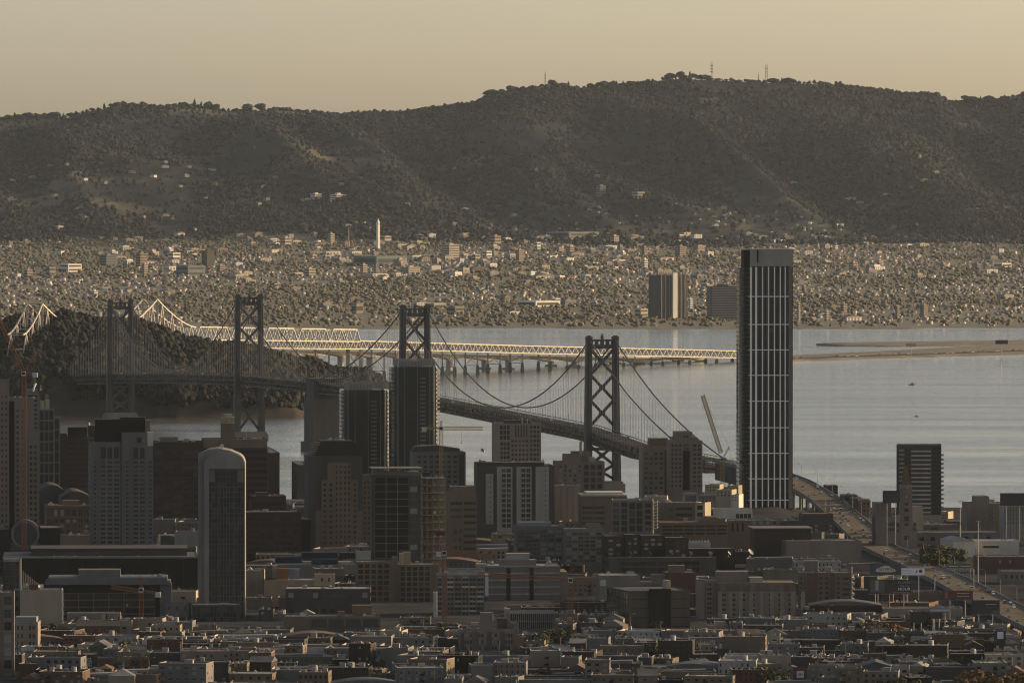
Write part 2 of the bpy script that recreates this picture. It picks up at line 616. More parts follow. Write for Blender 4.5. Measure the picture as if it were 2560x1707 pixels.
# ---- the wooded island
IXP = np.array([-300, 0, 16, 30, 82, 123, 156, 181, 219, 269, 343, 370, 406, 439, 472, 502, 537, 589, 655, 691, 740, 784, 834, 880, 916, 943, 965, 1000], float)
IYP = np.array([815, 804, 792, 787, 784, 787, 772, 777, 791, 794, 794, 805, 819, 830, 842, 843, 854, 853, 871, 879, 897, 899, 918, 924, 920, 940, 962, 985], float) + 23
def island_axis(px):      # distance of the island's crest and of its near shore
    crest = np.interp(px, [0, 700, 760, 980], [9600, 9720, 10000, 10150])
    shore = np.interp(px, [-300, 330, 440, 740, 830, 900, 985], [9300, 9270, 9170, 9170, 9420, 9800, 10030])
    return crest, shore
def island_z(x, y):
    px = 1280 + x / (y * S)
    crest, shore = island_axis(px)
    top = EYE - (np.interp(px, IXP, IYP) - HZ) * S * crest
    t = (y - shore) / (crest - shore)
    front = np.interp(t, [-0.4, -0.02, 0.0, 0.07, 0.3, 0.7, 1.0], [-0.2, -0.05, 0.02, 0.25, 0.52, 0.86, 1.0])
    back = np.interp(t, [1.0, 1.3, 1.9, 2.1], [1.0, 0.9, 0.0, -0.1])
    z = np.where(t <= 1, front, back) * top
    return z + np.where((t > 0.02) & (t < 1), 9 * (fbm(x / 40, y / 60, 33, 4) - .5), 0)
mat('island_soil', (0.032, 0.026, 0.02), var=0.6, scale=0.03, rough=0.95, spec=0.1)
pxs = np.linspace(-200, 1010, 200)
ts = np.concatenate([np.linspace(-0.35, 0.3, 24), np.linspace(0.34, 2.1, 50)])
PXX, TT = np.meshgrid(pxs, ts)
cr, sh = island_axis(PXX)
gy = sh + (cr - sh) * TT
gx = (PXX - 1280) * S * gy
gz = island_z(gx, gy)
V, F = gridmesh(gx, gy, gz)
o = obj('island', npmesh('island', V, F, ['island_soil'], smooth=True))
tag(o, 'steep wooded island between the two bridges', 'island', kind='structure')
# island wood
n = 12000
pxr = NR.rand(n) * 1050 - 60
t = NR.rand(n) ** 0.9 * 1.3 + 0.04
cr, sh = island_axis(pxr)
y = sh + (cr - sh) * t
x = (pxr - 1280) * S * y
bare = fbm(x / 60, y / 60, 77, 4)
keep = ((bare < 0.66) | (t > 0.5)) & ~((t < 0.10) & (NR.rand(n) < 0.2))
x, y, t = x[keep], y[keep], t[keep]
sc = 6 + 8 * NR.rand(len(x)) ** 1.5
z = island_z(x, y)
keep = z > 1.5
x, y, z, sc = x[keep], y[keep], z[keep], sc[keep]
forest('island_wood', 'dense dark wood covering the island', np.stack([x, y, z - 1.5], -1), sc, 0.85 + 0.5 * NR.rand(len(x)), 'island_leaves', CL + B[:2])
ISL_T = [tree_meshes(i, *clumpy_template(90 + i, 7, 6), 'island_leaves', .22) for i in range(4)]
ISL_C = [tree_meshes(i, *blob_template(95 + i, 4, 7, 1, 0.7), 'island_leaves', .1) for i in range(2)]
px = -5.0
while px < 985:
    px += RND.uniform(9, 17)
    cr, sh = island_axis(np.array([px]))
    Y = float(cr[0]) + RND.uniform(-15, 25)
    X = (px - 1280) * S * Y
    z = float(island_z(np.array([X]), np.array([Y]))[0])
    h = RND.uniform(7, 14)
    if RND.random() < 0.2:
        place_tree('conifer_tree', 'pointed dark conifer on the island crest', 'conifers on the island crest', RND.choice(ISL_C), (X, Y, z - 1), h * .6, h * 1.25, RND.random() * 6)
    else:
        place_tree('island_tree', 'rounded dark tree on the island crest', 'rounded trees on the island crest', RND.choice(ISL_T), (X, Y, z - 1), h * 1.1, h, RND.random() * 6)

# ------------------------------------------------------------------ west suspension bridge
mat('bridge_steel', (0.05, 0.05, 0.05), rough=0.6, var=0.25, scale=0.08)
mat('cable_steel', (0.06, 0.06, 0.062), rough=0.6, var=0.15, scale=0.2)
mat('hanger_steel', (0.32, 0.29, 0.25), rough=0.6, var=0.15, scale=0.2)
mat('pier_concrete', (0.12, 0.113, 0.10), var=0.3, scale=0.08, streak=True)
mat('anchorage_concrete', (0.06, 0.057, 0.052), var=0.3, scale=0.08, streak=True)
mat('road_deck', (0.06, 0.056, 0.05), var=0.3, scale=0.1, rough=1.0, spec=0.0)
mat('freeway_concrete', (0.13, 0.11, 0.082), var=0.3, scale=0.07, rough=1.0, spec=0.0)
mat('white_paint', (0.40, 0.39, 0.36), var=0.1, scale=0.3)
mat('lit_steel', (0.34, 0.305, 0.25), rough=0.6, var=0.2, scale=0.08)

# plan of the bridge: distance from the near tower -> pixel column and view distance
BT = np.array([-354, -133, 0, 704, 1058, 1412, 2116, 2400], float)
BD = np.array([6717, 6931, 7060, 7742, 8085, 8428, 9110, 9385], float)
BX = np.array([1790, 1604, 1505.5, 1037, 806, 621.5, 299.5, 172], float)
BZ_T = np.array([-354, -133, 50, 704, 1058, 1412, 1764, 2116, 2400], float)
BZ_Z = np.array([40, 45, 55.5, 68, 70.5, 69, 62.5, 53.5, 45], float)
BXm = (BX - 1280) * S * BD
def bpos(t, off=0.0, z=None):
    """point on the bridge axis at t metres, off metres to the right"""
    x, y = np.interp(t, BT, BXm), np.interp(t, BT, BD)
    e = 4.0
    dx = np.interp(t + e, BT, BXm) - np.interp(t - e, BT, BXm)
    dy = np.interp(t + e, BT, BD) - np.interp(t - e, BT, BD)
    L = sqrt(dx * dx + dy * dy)
    zz = np.interp(t, BZ_T, BZ_Z) if z is None else z
    return Vector((x + dy / L * off, y - dx / L * off, zz))

west = thing('suspension_bridge', 'grey suspension bridge of four cross-braced towers leading to the wooded island', 'bridge', bpos(0, 0, 0))
W0 = bpos(0, 0, 0)
HALF = 12.2           # half the distance between the tower legs
def tower(t, ztop):
    o = bpos(t, 0, 0)
    a, b = bpos(t, -1, 0), bpos(t, 1, 0)
    u = (b - a).normalized()
    ang = atan2(u.y, u.x)
    tw = obj('tower', None, west, o - W0, ang)
    zd = float(np.interp(t, BZ_T, BZ_Z))
    for s in (-1, 1):
        m = MB()
        # tapering cellular leg
        x0, x1 = s * (HALF + 1.2), s * HALF
        secs = [(6, 3.3, 4.6), (zd, 2.75, 3.9), (ztop - 9, 2.35, 3.3), (ztop, 2.35, 3.3)]
        for (za, wa, da), (zb, wb, db) in zip(secs, secs[1:]):
            xa = x0 + (x1 - x0) * (za - 6) / (ztop - 6)
            xb = x0 + (x1 - x0) * (zb - 6) / (ztop - 6)
            vs = [(xa - wa, -da, za), (xa + wa, -da, za), (xa + wa, da, za), (xa - wa, da, za),
                  (xb - wb, -db, zb), (xb + wb, -db, zb), (xb + wb, db, zb), (xb - wb, db, zb)]
            m.add(vs, [(0, 3, 2, 1), (4, 5, 6, 7), (0, 1, 5, 4), (1, 2, 6, 5), (2, 3, 7, 6), (3, 0, 4, 7)])
            m.box(xa - .5, xa + .5, -da - .35, da + .35, za, zb)      # central rib of the leg
        m.box(x1 - 2.7, x1 + 2.7, -3.7, 3.7, ztop, ztop + 1.6)
        m.box(x1 - 1.6, x1 + 1.6, -2.4, 2.4, ztop + 1.6, ztop + 2.8)
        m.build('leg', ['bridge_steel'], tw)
    # top portal with its four openings
    m = MB()
    zl, zh = ztop - 9.0, ztop - 0.6
    xi = HALF - 2.2
    m.box(-xi, xi, -1.9, 1.9, zl, zl + 3.6)
    m.box(-xi, xi, -1.9, 1.9, zh - 1.7, zh)
    n = 4
    wgap = 2.4
    xs = [-xi + (2 * xi) * (k + .5) / n for k in range(n)]
    e = [-xi] + [v for x in xs for v in (x - wgap / 2, x + wgap / 2)] + [xi]
    for k in range(0, len(e), 2):
        m.box(e[k], e[k + 1], -1.7, 1.7, zl + 3.6, zh - 1.7)
    m.box(-1.1, 1.1, -1.2, 1.2, zh, zh + 3.2)
    m.box(-.5, .5, -.5, .5, zh + 3.2, zh + 5.0)
    m.build('portal', ['bridge_steel'], tw)
    # crossed diagonals above and below the deck
    levels = list(np.linspace(zl - 0.5, zd + 4, 4 if ztop > 150 else 4)) + [None] + [zd - 15, 14]
    up = np.linspace(zl - .5, zd + 5, 4)
    for za, zb in list(zip(up, up[1:])) + [(zd - 13, zd - 30), ] + ([(zd - 30, 10)] if zd - 30 > 22 else []):
        m = MB()
        xq = HALF - 1.4
        for s in (-1, 1):
            m.beam((-s * xq, 0, za), (s * xq, 0, zb), 2.2, 3.0, up=(0, 1, 0))
        zc = (za + zb) / 2
        m.prism([(2.6 * cos(k * pi / 3), 2.6 * sin(k * pi / 3)) for k in range(6)], -1.75, 1.75)
        # turn the gusset upright
        for i in range(len(m.v) - 12, len(m.v)):
            x, y, z = m.v[i]
            m.v[i] = (x, z, zc + y)
        m.build('cross_brace', ['bridge_steel'], tw)
    m = MB()
    m.box(-xi, xi, -1.5, 1.5, zd - 17, zd - 14.5)
    m.build('strut', ['bridge_steel'], tw)
    m = MB()
    m.box(-HALF - 7, HALF + 7, -9, 9, -4, 6.0)
    m.box(-HALF - 5.5, HALF + 5.5, -7.5, 7.5, 6.0, 8.0)
    m.build('pier', ['pier_concrete'], tw)
TW = [(0, PZ(839, 7060)), (704, PZ(762, 7742)), (1412, PZ(736, 8428)), (2116, PZ(748, 9110))]
for t, z in TW:
    tower(t, z - 2.6)

# deck with its deep stiffening truss, in one part for each span
def deck(ta, tb):
    m = MB()
    n = max(1, int((tb - ta) / 9))
    ts = np.linspace(ta, tb, n + 1)
    for i, (a, b) in enumerate(zip(ts, ts[1:])):
        pa, pb = bpos(a) - W0, bpos(b) - W0
        for off, kind in ((-9.6, 0), (9.6, 0)):
            A, Bv = bpos(a, off) - W0, bpos(b, off) - W0
            dz = Vector((0, 0, 1))
            m.beam(A - dz * 1.6, Bv - dz * 1.6, .8, 1.0)
            m.beam(A - dz * 11.2, Bv - dz * 11.2, .8, 1.2)
            m.beam(A - dz * 6.4, Bv - dz * 6.4, .6, .9)
            m.beam(A - dz * 1.6, A - dz * 11.2, .5)
            if i % 2:
                m.beam(A - dz * 11.2, Bv - dz * 1.6, .55)
            else:
                m.beam(A - dz * 1.6, Bv - dz * 11.2, .55)
            m.beam(A + dz * .9, Bv + dz * .9, .35, .5)         # rail
            m.beam(A - dz * .6, A + dz * .9, .35)
        L0, R0, L1, R1 = (bpos(a, -9.2) - W0, bpos(a, 9.2) - W0, bpos(b, -9.2) - W0, bpos(b, 9.2) - W0)
        for dz, mi, th in ((-0.9, 1, .9), (-7.2, 1, 1.6), (-11.5, 0, .5)):
            vs = [tuple(p + Vector((0, 0, dz - k * th))) for k in (0, 1) for p in (L0, R0, R1, L1)]
            m.add(vs, [(0, 1, 2, 3), (7, 6, 5, 4), (0, 4, 5, 1), (2, 6, 7, 3), (1, 5, 6, 2), (3, 7, 4, 0)], mi)
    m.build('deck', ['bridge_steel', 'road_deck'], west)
for a, b in ((-354, 0), (0, 704), (704, 1058), (1058, 1412), (1412, 2116), (2116, 2395)):
    deck(a, b)

# main cables and suspenders
def cable_z(t):
    zt = {0: TW[0][1] - 3.2, 704: TW[1][1] - 3.2, 1412: TW[2][1] - 3.2, 2116: TW[3][1] - 3.2}
    def dk(tt): return float(np.interp(tt, BZ_T, BZ_Z))
    def seg(t, a, za, b, zb, sagz):
        f = (t - a) / (b - a)
        mid = (za + zb) / 2 - sagz
        return za + (zb - za) * f - 4 * mid * f * (1 - f)
    if t < 0: return seg(t, -354, dk(-354) - 2, 0, zt[0], (dk(-354) + zt[0]) / 2 - 12)
    if t <= 704: return seg(t, 0, zt[0], 704, zt[704], dk(352) + 3.5)
    if t < 1058: return seg(t, 704, zt[704], 1058, dk(1058) + 1, (dk(1058) + zt[704]) / 2 - 14)
    if t < 1412: return seg(t, 1058, dk(1058) + 1, 1412, zt[1412], (dk(1058) + zt[1412]) / 2 - 14)
    if t <= 2116: return seg(t, 1412, zt[1412], 2116, zt[2116], dk(1764) + 3.5)
    return seg(t, 2116, zt[2116], 2400, dk(2400) - 1, (dk(2400) + zt[2116]) / 2 - 10)
for off in (-HALF + .6, HALF - .6):
    m = MB()
    pts = [bpos(t, off, cable_z(t)) - W0 for t in np.concatenate([np.arange(-354, 2400, 11.0), [2398]])]
    m.tube(pts, .62, 6)
    m.build('cable', ['cable_steel'], west)
    m = MB()
    for t in np.arange(-346, 2390, 9.1):
        if min(abs(t - q) for q, _ in TW) < 5 or abs(t - 1058) < 22:
            continue
        zc = cable_z(t)
        zd = float(np.interp(t, BZ_T, BZ_Z))
        if zc - zd < 1.5:
            continue
        for e in (-.5, .5):
            m.beam(bpos(t + e, off, zd - 1.2) - W0, bpos(t + e, off, zc) - W0, .11)
    tag(m.build('suspenders', ['hanger_steel'], west), kind='stuff')
# centre anchorage
a = obj('anchorage', None, west, bpos(1058, 0, 0) - W0, atan2((bpos(1062) - bpos(1054)).y, (bpos(1062) - bpos(1054)).x))
m = MB()
m.box(-19, 19, -15, 15, -4, 52)
m.box(-17, 17, -13.4, 13.4, 52, 74)
for k in range(-3, 4):
    m.box(-17.6, -17, k * 3.6 - 1.1, k * 3.6 + 1.1, 54, 73)
m.box(-22, 22, -18, 18, -4, 9)
m.build('block', ['anchorage_concrete'], a)
# lamp standards along the deck
lampm = MB().tube([(0, 0, 0), (0, 0, 10.5), (1.0, 0, 11.6), (2.4, 0, 11.9)], [.16, .12, .1, .09], 5)
lampm.box(2.0, 3.1, -.22, .22, 11.75, 12.0)
lamp_mesh = lampm.mesh('lamp_post', ['bridge_steel'])
for t in np.arange(-330, 2380, 46.0):
    p = bpos(t, -8.9)
    o = obj('lamp_post', lamp_mesh, west, p - W0)

# ------------------------------------------------------------------ east truss bridge (old) and the new viaduct
EX = np.array([20, 85, 374, 470, 884, 1300, 1846], float)
ED = np.array([9400, 9530, 9945, 10085, 10830, 11400, 11985], float)
EZ = np.array([76, 76, 75, 73, 55, 36, 15.5], float)      # level of the upper road
EXm = (EX - 1280) * S * ED
ET = np.concatenate([[0], np.cumsum(np.hypot(np.diff(EXm), np.diff(ED)))])
def epos(t, off=0.0, dz=0.0):
    x, y, z = np.interp(t, ET, EXm), np.interp(t, ET, ED), np.interp(t, ET, EZ)
    e = 12.0
    dx = np.interp(t + e, ET, EXm) - np.interp(t - e, ET, EXm)
    dy = np.interp(t + e, ET, ED) - np.interp(t - e, ET, ED)
    L = sqrt(dx * dx + dy * dy)
    return Vector((x + dy / L * off, y - dx / L * off, z + dz))
E0 = epos(ET[3], 0, 0); E0.z = 0
east = thing('truss_bridge', 'sunlit pale steel truss bridge crossing the bay beyond the island', 'bridge', E0)
EHW = 9.5
def ebar(m, ta, za, tb, zb, off, w):
    m.beam(epos(ta, off, za) - E0, epos(tb, off, zb) - E0, w, w)
def eroad(name, ta, tb):
    m = MB()
    n = max(2, int((tb - ta) / 25))
    ts = np.linspace(ta, tb, n + 1)
    for a, b in zip(ts, ts[1:]):
        for dz in (-1.0, -9.5):
            vs = [tuple(epos(t, o, dz - k * 1.1) - E0) for k in (0, 1) for t, o in ((a, -9), (a, 9), (b, 9), (b, -9))]
            m.add(vs, [(0, 1, 2, 3), (7, 6, 5, 4), (0, 4, 5, 1), (2, 6, 7, 3), (1, 5, 6, 2), (3, 7, 4, 0)], 0)
    m.build(name, ['road_deck'], east)

def span(ta, tb, ztop, zbot, panels, top_shape=None, w=1.0, through=False):
    """one truss span: chords, posts and diagonals on both sides"""
    m = MB()
    ts = np.linspace(ta, tb, panels + 1)
    zt = [(top_shape(f) if top_shape else ztop) for f in np.linspace(0, 1, panels + 1)]
    for off in (-EHW, EHW):
        for i in range(panels):
            if not (through and (i == 0 or i == panels - 1)):
                ebar(m, ts[i], zt[i], ts[i + 1], zt[i + 1], off, w * 1.25)
            ebar(m, ts[i], zbot, ts[i + 1], zbot, off, w * 1.25)
            if through:
                if i == 0:
                    ebar(m, ts[0], zbot, ts[1], zt[1], off, w * 1.3)
                elif i == panels - 1:
                    ebar(m, ts[-2], zt[-2], ts[-1], zbot, off, w * 1.3)
                elif i % 2:
                    ebar(m, ts[i], zt[i], ts[i + 1], zbot, off, w)
                else:
                    ebar(m, ts[i], zbot, ts[i + 1], zt[i + 1], off, w)
            else:
                if i % 2:
                    ebar(m, ts[i], zt[i], ts[i + 1], zbot, off, w)
                else:
                    ebar(m, ts[i], zbot, ts[i + 1], zt[i + 1], off, w)
            if i and not (through and i == 0):
                ebar(m, ts[i], zt[i], ts[i], zbot, off, w * .6)
    for i in range(0, panels + 1, 1):
        if through and i in (0, panels):
            continue
        m.beam(epos(ts[i], -EHW, zt[i]) - E0, epos(ts[i], EHW, zt[i]) - E0, w * .7)
        m.beam(epos(ts[i], -EHW, zbot) - E0, epos(ts[i], EHW, zbot) - E0, w * .7)
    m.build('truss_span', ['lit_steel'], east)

def bent(t, zroad_off, zwater=2.0, wide=2.0, braced=True):
    """steel pier: two posts, cross bracing, concrete feet"""
    m = MB()
    ztop = float(np.interp(t, ET, EZ)) + zroad_off
    for off in (-EHW, EHW):
        p = epos(t, off); p.z = ztop
        q = p.copy(); q.z = 11 if ztop > 20 else 4
        m.beam(p - E0, q - E0, wide, wide)
        c = epos(t, off); c.z = -3
        qq = c - E0
        hh = 12 if ztop > 20 else 5
        m.add([(qq.x - 3.2, qq.y - 3.2, -3), (qq.x + 3.2, qq.y - 3.2, -3), (qq.x + 3.2, qq.y + 3.2, -3), (qq.x - 3.2, qq.y + 3.2, -3),
               (qq.x - 1.9, qq.y - 1.9, hh), (qq.x + 1.9, qq.y - 1.9, hh), (qq.x + 1.9, qq.y + 1.9, hh), (qq.x - 1.9, qq.y + 1.9, hh)],
              [(0, 3, 2, 1), (4, 5, 6, 7), (0, 1, 5, 4), (1, 2, 6, 5), (2, 3, 7, 6), (3, 0, 4, 7)], 1)
    if braced and ztop > 22:
        for s in (-1, 1):
            a = epos(t, -s * EHW); a.z = ztop - 2
            b = epos(t, s * EHW); b.z = 13
            m.beam(a - E0, b - E0, .8)
        a = epos(t, -EHW); b = epos(t, EHW); a.z = b.z = 12
        m.beam(a - E0, b - E0, 1.0)
    m.build('pier', ['lit_steel', 'pier_concrete'], east)

t_c0, t_tl, t_tr, t_c1, t_e1, t_end = ET[0], ET[1], ET[2], ET[3], ET[4], ET[6]
# cantilever: humps over the two towers
pk = PZ(748, 9945) - 75
def hump_r(f): return 15 + (pk - 15) * (1 - f) ** 1.55
def hump_l(f): return 15 + (pk - 15) * f ** 1.55
span(t_tr, t_c1, 0, -10, 8, hump_r, 1.3)
span(t_tr - 150, t_tr, 0, -10, 8, hump_l, 1.3)
span(t_tl, t_tl + 150, 0, -10, 8, hump_r, 1.3)
span(t_tl - 100, t_tl, 0, -10, 6, hump_l, 1.3)
span(t_tl + 150, t_tr - 150, 15, -10, 6, None, 1.2)
for t in (t_tl, t_tr):
    m = MB()
    for off in (-EHW, EHW):
        a, b = epos(t, off, pk), epos(t, off); b.z = 2
        m.beam(a - E0, b - E0, 2.2)
    for k in range(5):
        z0, z1 = pk - k * 16, pk - (k + 1) * 16
        for s in (-1, 1):
            m.beam(epos(t, -s * EHW, z0) - E0, epos(t, s * EHW, z1) - E0, .9)
    m.build('tower', ['lit_steel'], east)
for k in range(5):
    a = t_c1 + (t_e1 - t_c1) * k / 5
    b = t_c1 + (t_e1 - t_c1) * (k + 1) / 5
    span(a, b, 15.5, -1.0, 8, None, 1.15, True)
    span(a, b, -1.0, -11.0, 12, None, .9)
    bent(b - 2, -12, wide=2.4)
nsp = 15
for k in range(nsp):
    a = t_e1 + (t_end - t_e1) * k / nsp
    b = t_e1 + (t_end - t_e1) * (k + 1) / nsp
    span(a, b, 0.2, -10.5, 8, None, 1.0)
    bent(b - 1, -11.5, wide=2.0)
bent(t_e1 + 3, -12, wide=5.0)
eroad('roadway', t_c0, t_end)

# new concrete viaduct behind it
mat('new_concrete', (0.34, 0.32, 0.28), var=0.2, scale=0.05, streak=True)
V0 = epos(t_e1, -60, 0); V0.z = 0
via = thing('viaduct', 'low concrete viaduct on thick piers just behind the steel truss bridge', 'bridge', V0)
for lane in (-55, -95):
    m = MB()
    ts = np.linspace(t_c1 + 260, t_end + 150, 60)
    for i, (a, b) in enumerate(zip(ts, ts[1:])):
        f0, f1 = (i % 6) / 6, ((i % 6) + 1) / 6
        d0, d1 = 4.2 + 4.5 * abs(2 * f0 - 1) ** 2, 4.2 + 4.5 * abs(2 * f1 - 1) ** 2
        vs = []
        for t, dd in ((a, d0), (b, d1)):
            zz = max(9, float(np.interp(t, ET, EZ)) - 13)
            for o, z in ((-11, zz), (11, zz), (11, zz - 1), (4.5, zz - dd), (-4.5, zz - dd), (-11, zz - 1)):
                p = epos(t, lane + o) - V0
                vs.append((p.x, p.y, z))
        m.add(vs, [(0, 1, 7, 6), (1, 2, 8, 7), (2, 3, 9, 8), (3, 4, 10, 9), (4, 5, 11, 10), (5, 0, 6, 11)])
    m.build('deck', ['new_concrete'], via)
    for i in range(0, 60, 6):
        p = epos(ts[i], lane) - V0
        z = max(9, float(np.interp(ts[i], ET, EZ)) - 13) - 7
        m = MB()
        m.prism([(p.x + 5 * cos(k * pi / 4 + .39), p.y + 4 * sin(k * pi / 4 + .39)) for k in range(8)], -4, z)
        m.box(p.x - 9, p.x + 9, p.y - 8, p.y + 8, -4, 2.5)
        m.build('pier', ['new_concrete'], via)

# ---- the spit at the far end of the truss bridge
mat('spit_soil', (0.15, 0.128, 0.095), var=0.5, scale=0.02, rough=.95)
def spit(name, label, near, far, z):
    xs = np.linspace(near[0][0], near[-1][0], 60)
    nd = np.interp(xs, [p[0] for p in near], [PD(p[1], 0) for p in near])
    fd = np.interp(xs, [p[0] for p in far], [PD(p[1], 0) for p in far])
    nd = nd + 12 * (fbm(xs / 40, xs * 0, 3, 3) - .5)
    rows = []
    for f, zz in ((0, -2), (.03, 1.0), (.12, z), (.85, z), (.97, 1.0), (1, -2)):
        d = nd + (fd - nd) * f
        rows.append(np.stack([(xs - 1280) * S * d, d, np.full_like(d, zz)], -1))
    A = np.stack(rows)
    V, F = gridmesh(A[..., 0], A[..., 1], A[..., 2])
    o = obj(name, npmesh(name, V, F, ['spit_soil']))
    tag(o, label, 'spit', kind='structure')
spit('spit', 'low sandy spit carrying the toll road', [(1840, 916), (1990, 905), (2200, 897), (2400, 891), (2900, 880)],
     [(1840, 908), (1960, 892), (2200, 880), (2400, 868), (2900, 850)], 3.0)
spit('far_spit', 'narrow dark spit behind the toll road', [(2042, 864), (2100, 866), (2250, 867), (2360, 866), (2900, 858)],
     [(2042, 863), (2100, 859), (2250, 857), (2360, 855), (2900, 848)], 3.0)
m = MB()
pp = [(1852, 905), (1960, 896), (2200, 888), (2420, 881), (2800, 868)]
for (xa, ya), (xb, yb) in zip(pp, pp[1:]):
    a, b = P(xa, ya, PD(ya, 3.5)), P(xb, yb, PD(yb, 3.5))
    for k in (-1, 1):
        o_ = Vector((0, 16 * k, 0))
        vs = [a + o_ - Vector((0, 12, 0)), b + o_ - Vector((0, 12, 0)), b + o_ + Vector((0, 12, 0)), a + o_ + Vector((0, 12, 0))]
        m.add([(v.x, v.y, 3.6) for v in vs], [(0, 1, 2, 3)])
ob = m.build('toll_road', ['freeway_concrete'])
tag(ob, 'pale toll road running along the spit', 'road', kind='structure')

# ------------------------------------------------------------------ city kit
def glass(name, rgb, rough=0.12):
    m, n, l, b = newmat(name)
    b.inputs['Base Color'].default_value = (*rgb, 1)
    b.inputs['Roughness'].default_value = rough
    b.inputs['Specular IOR Level'].default_value = 0.5
glass('glass_dark', (0.012, 0.014, 0.016))
glass('glass_grey', (0.035, 0.038, 0.04), .2)
glass('glass_blind', (0.15, 0.145, 0.13), .45)
glass('glass_teal', (0.012, 0.022, 0.024), .1)
PAL = {
    'white': (0.40, 0.39, 0.37), 'cream': (0.29, 0.255, 0.20), 'beige': (0.22, 0.185, 0.145), 'tan': (0.13, 0.105, 0.08),
    'pale grey': (0.25, 0.245, 0.24), 'grey': (0.135, 0.13, 0.125), 'dark grey': (0.055, 0.054, 0.054), 'blue-grey': (0.15, 0.16, 0.175),
    'slate': (0.115, 0.117, 0.125), 'brown': (0.10, 0.066, 0.045), 'dark brown': (0.036, 0.029, 0.026), 'brick red': (0.08, 0.046, 0.036), 'black': (0.012, 0.012, 0.013),
    'pink-grey': (0.155, 0.135, 0.125), 'green-grey': (0.09, 0.095, 0.08), 'ochre': (0.13, 0.10, 0.065), 'blue': (0.017, 0.026, 0.04),
    'stone': (0.185, 0.178, 0.178), 'orange': (0.20, 0.09, 0.04), 'teal': (0.10, 0.135, 0.135), 'red': (0.07, 0.018, 0.017),
}
for k, v in PAL.items():
    if not k.startswith('blue'): v = (v[0] * .90, v[1] * .85, v[2] * .765)
    mat('wall ' + k, v, var=0.2, scale=0.09, streak=True, rough=0.85)
mat('wall bright', (0.62, 0.6, 0.57), var=.1, scale=.1)
mat('roof tar', (0.09, 0.09, 0.09), var=0.35, scale=0.15, spec=.05)
mat('roof pale', (0.21, 0.2, 0.18), var=0.3, scale=0.12, spec=.05)
mat('roof brown', (0.12, 0.085, 0.065), var=0.3, scale=0.12, spec=.05)
mat('metal', (0.22, 0.215, 0.2), rough=0.45, var=0.2, scale=0.5, spec=.4)
mat('crane_orange', (0.17, 0.065, 0.024), rough=0.5, var=0.2, scale=0.3)
mat('crane_yellow', (0.30, 0.19, 0.055), rough=0.5, var=0.2, scale=0.3)
mat('counterweight', (0.35, 0.34, 0.32), var=.2)

TOPS = []                # (distance, px0, px1, top row) of everything standing
FOOT = []                # footprints already built on: (x0, x1, d0, d1)
WIN = {}
NWIN = [0]
def win_mesh(w, h, g, frame, style=0):
    key = (round(w, 1), round(h, 1), g, frame, style)
    if key not in WIN:
        m = MB()
        m.box(-w / 2, w / 2, -.06, 0.02, 0, h, 0)
        if style == 0:
            m.box(-.05, .05, -.11, -.06, 0, h, 1)
            if h > 2.6:
                m.box(-w / 2, w / 2, -.1, -.06, h * .62, h * .62 + .09, 1)
        elif style == 1:
            for k in range(1, max(2, int(w / 1.6))):
                xx = -w / 2 + w * k / max(2, int(w / 1.6))
                m.box(xx - .04, xx + .04, -.1, -.06, 0, h, 1)
        m.box(-w / 2 - .1, w / 2 + .1, -.16, -.06, -.12, .0, 1)
        WIN[key] = m.mesh('window', [g, 'wall ' + frame])
    return WIN[key]

UNIT = {}
def unit_meshes():
    m = MB().box(-.5, .5, -.5, .5, 0, .8)
    m.prism([(.34 * cos(k * pi / 4), .34 * sin(k * pi / 4)) for k in range(8)], .8, .95)
    m.box(-.42, .42, -.53, -.5, .15, .6)
    UNIT['air_unit'] = m.mesh('air_unit', ['metal'])
    m = MB().tube([(0, 0, 0), (0, 0, .8)], .14, 6)
    m.tube([(0, 0, .8), (0, 0, 1.0)], [.26, .1], 6)
    UNIT['vent'] = m.mesh('vent', ['metal'])
    m = MB().box(-.5, .5, -.5, .5, 0, .9).box(-.56, .56, -.56, .56, .9, 1.0).box(-.2, .15, -.52, -.5, 0, .7)
    UNIT['roof_shed'] = m.mesh('roof_shed', ['wall pale grey'])
    m = MB().xzprism([(-.5, 0), (.5, 0), (.5, .35), (0, 1), (-.5, .35)], -.5, .5)
    m.box(-.3, .3, -.52, -.5, .1, .35)
    UNIT['skylight'] = m.mesh('skylight', ['wall white'])
    m = MB().box(-.5, .5, -.12, .12, .25, .55)
    for k in (-.4, 0, .4):
        m.box(k - .04, k + .04, -.1, .1, 0, .25)
    m.box(.38, .62, -.2, .2, .2, .75)
    UNIT['duct'] = m.mesh('duct', ['metal'])
    m = MB().tube([(0, 0, 0), (0, 0, 1)], [.03, .015], 4)
    m.tube([(-.12, 0, .8), (.12, 0, .8)], .012, 4).tube([(-.08, 0, .65), (.08, 0, .65)], .012, 4)
    UNIT['antenna'] = m.mesh('antenna', ['metal'])
    m = MB().box(-.5, .5, -.5, .5, 0, .82).box(-.6, .6, -.6, .6, .82, .9)
    m.box(-.3, -.05, -.3, .3, .9, 1.0).box(.05, .3, -.3, .3, .9, 1.0)
    UNIT['chimney'] = m.mesh('chimney', ['wall brick red'])
unit_meshes()

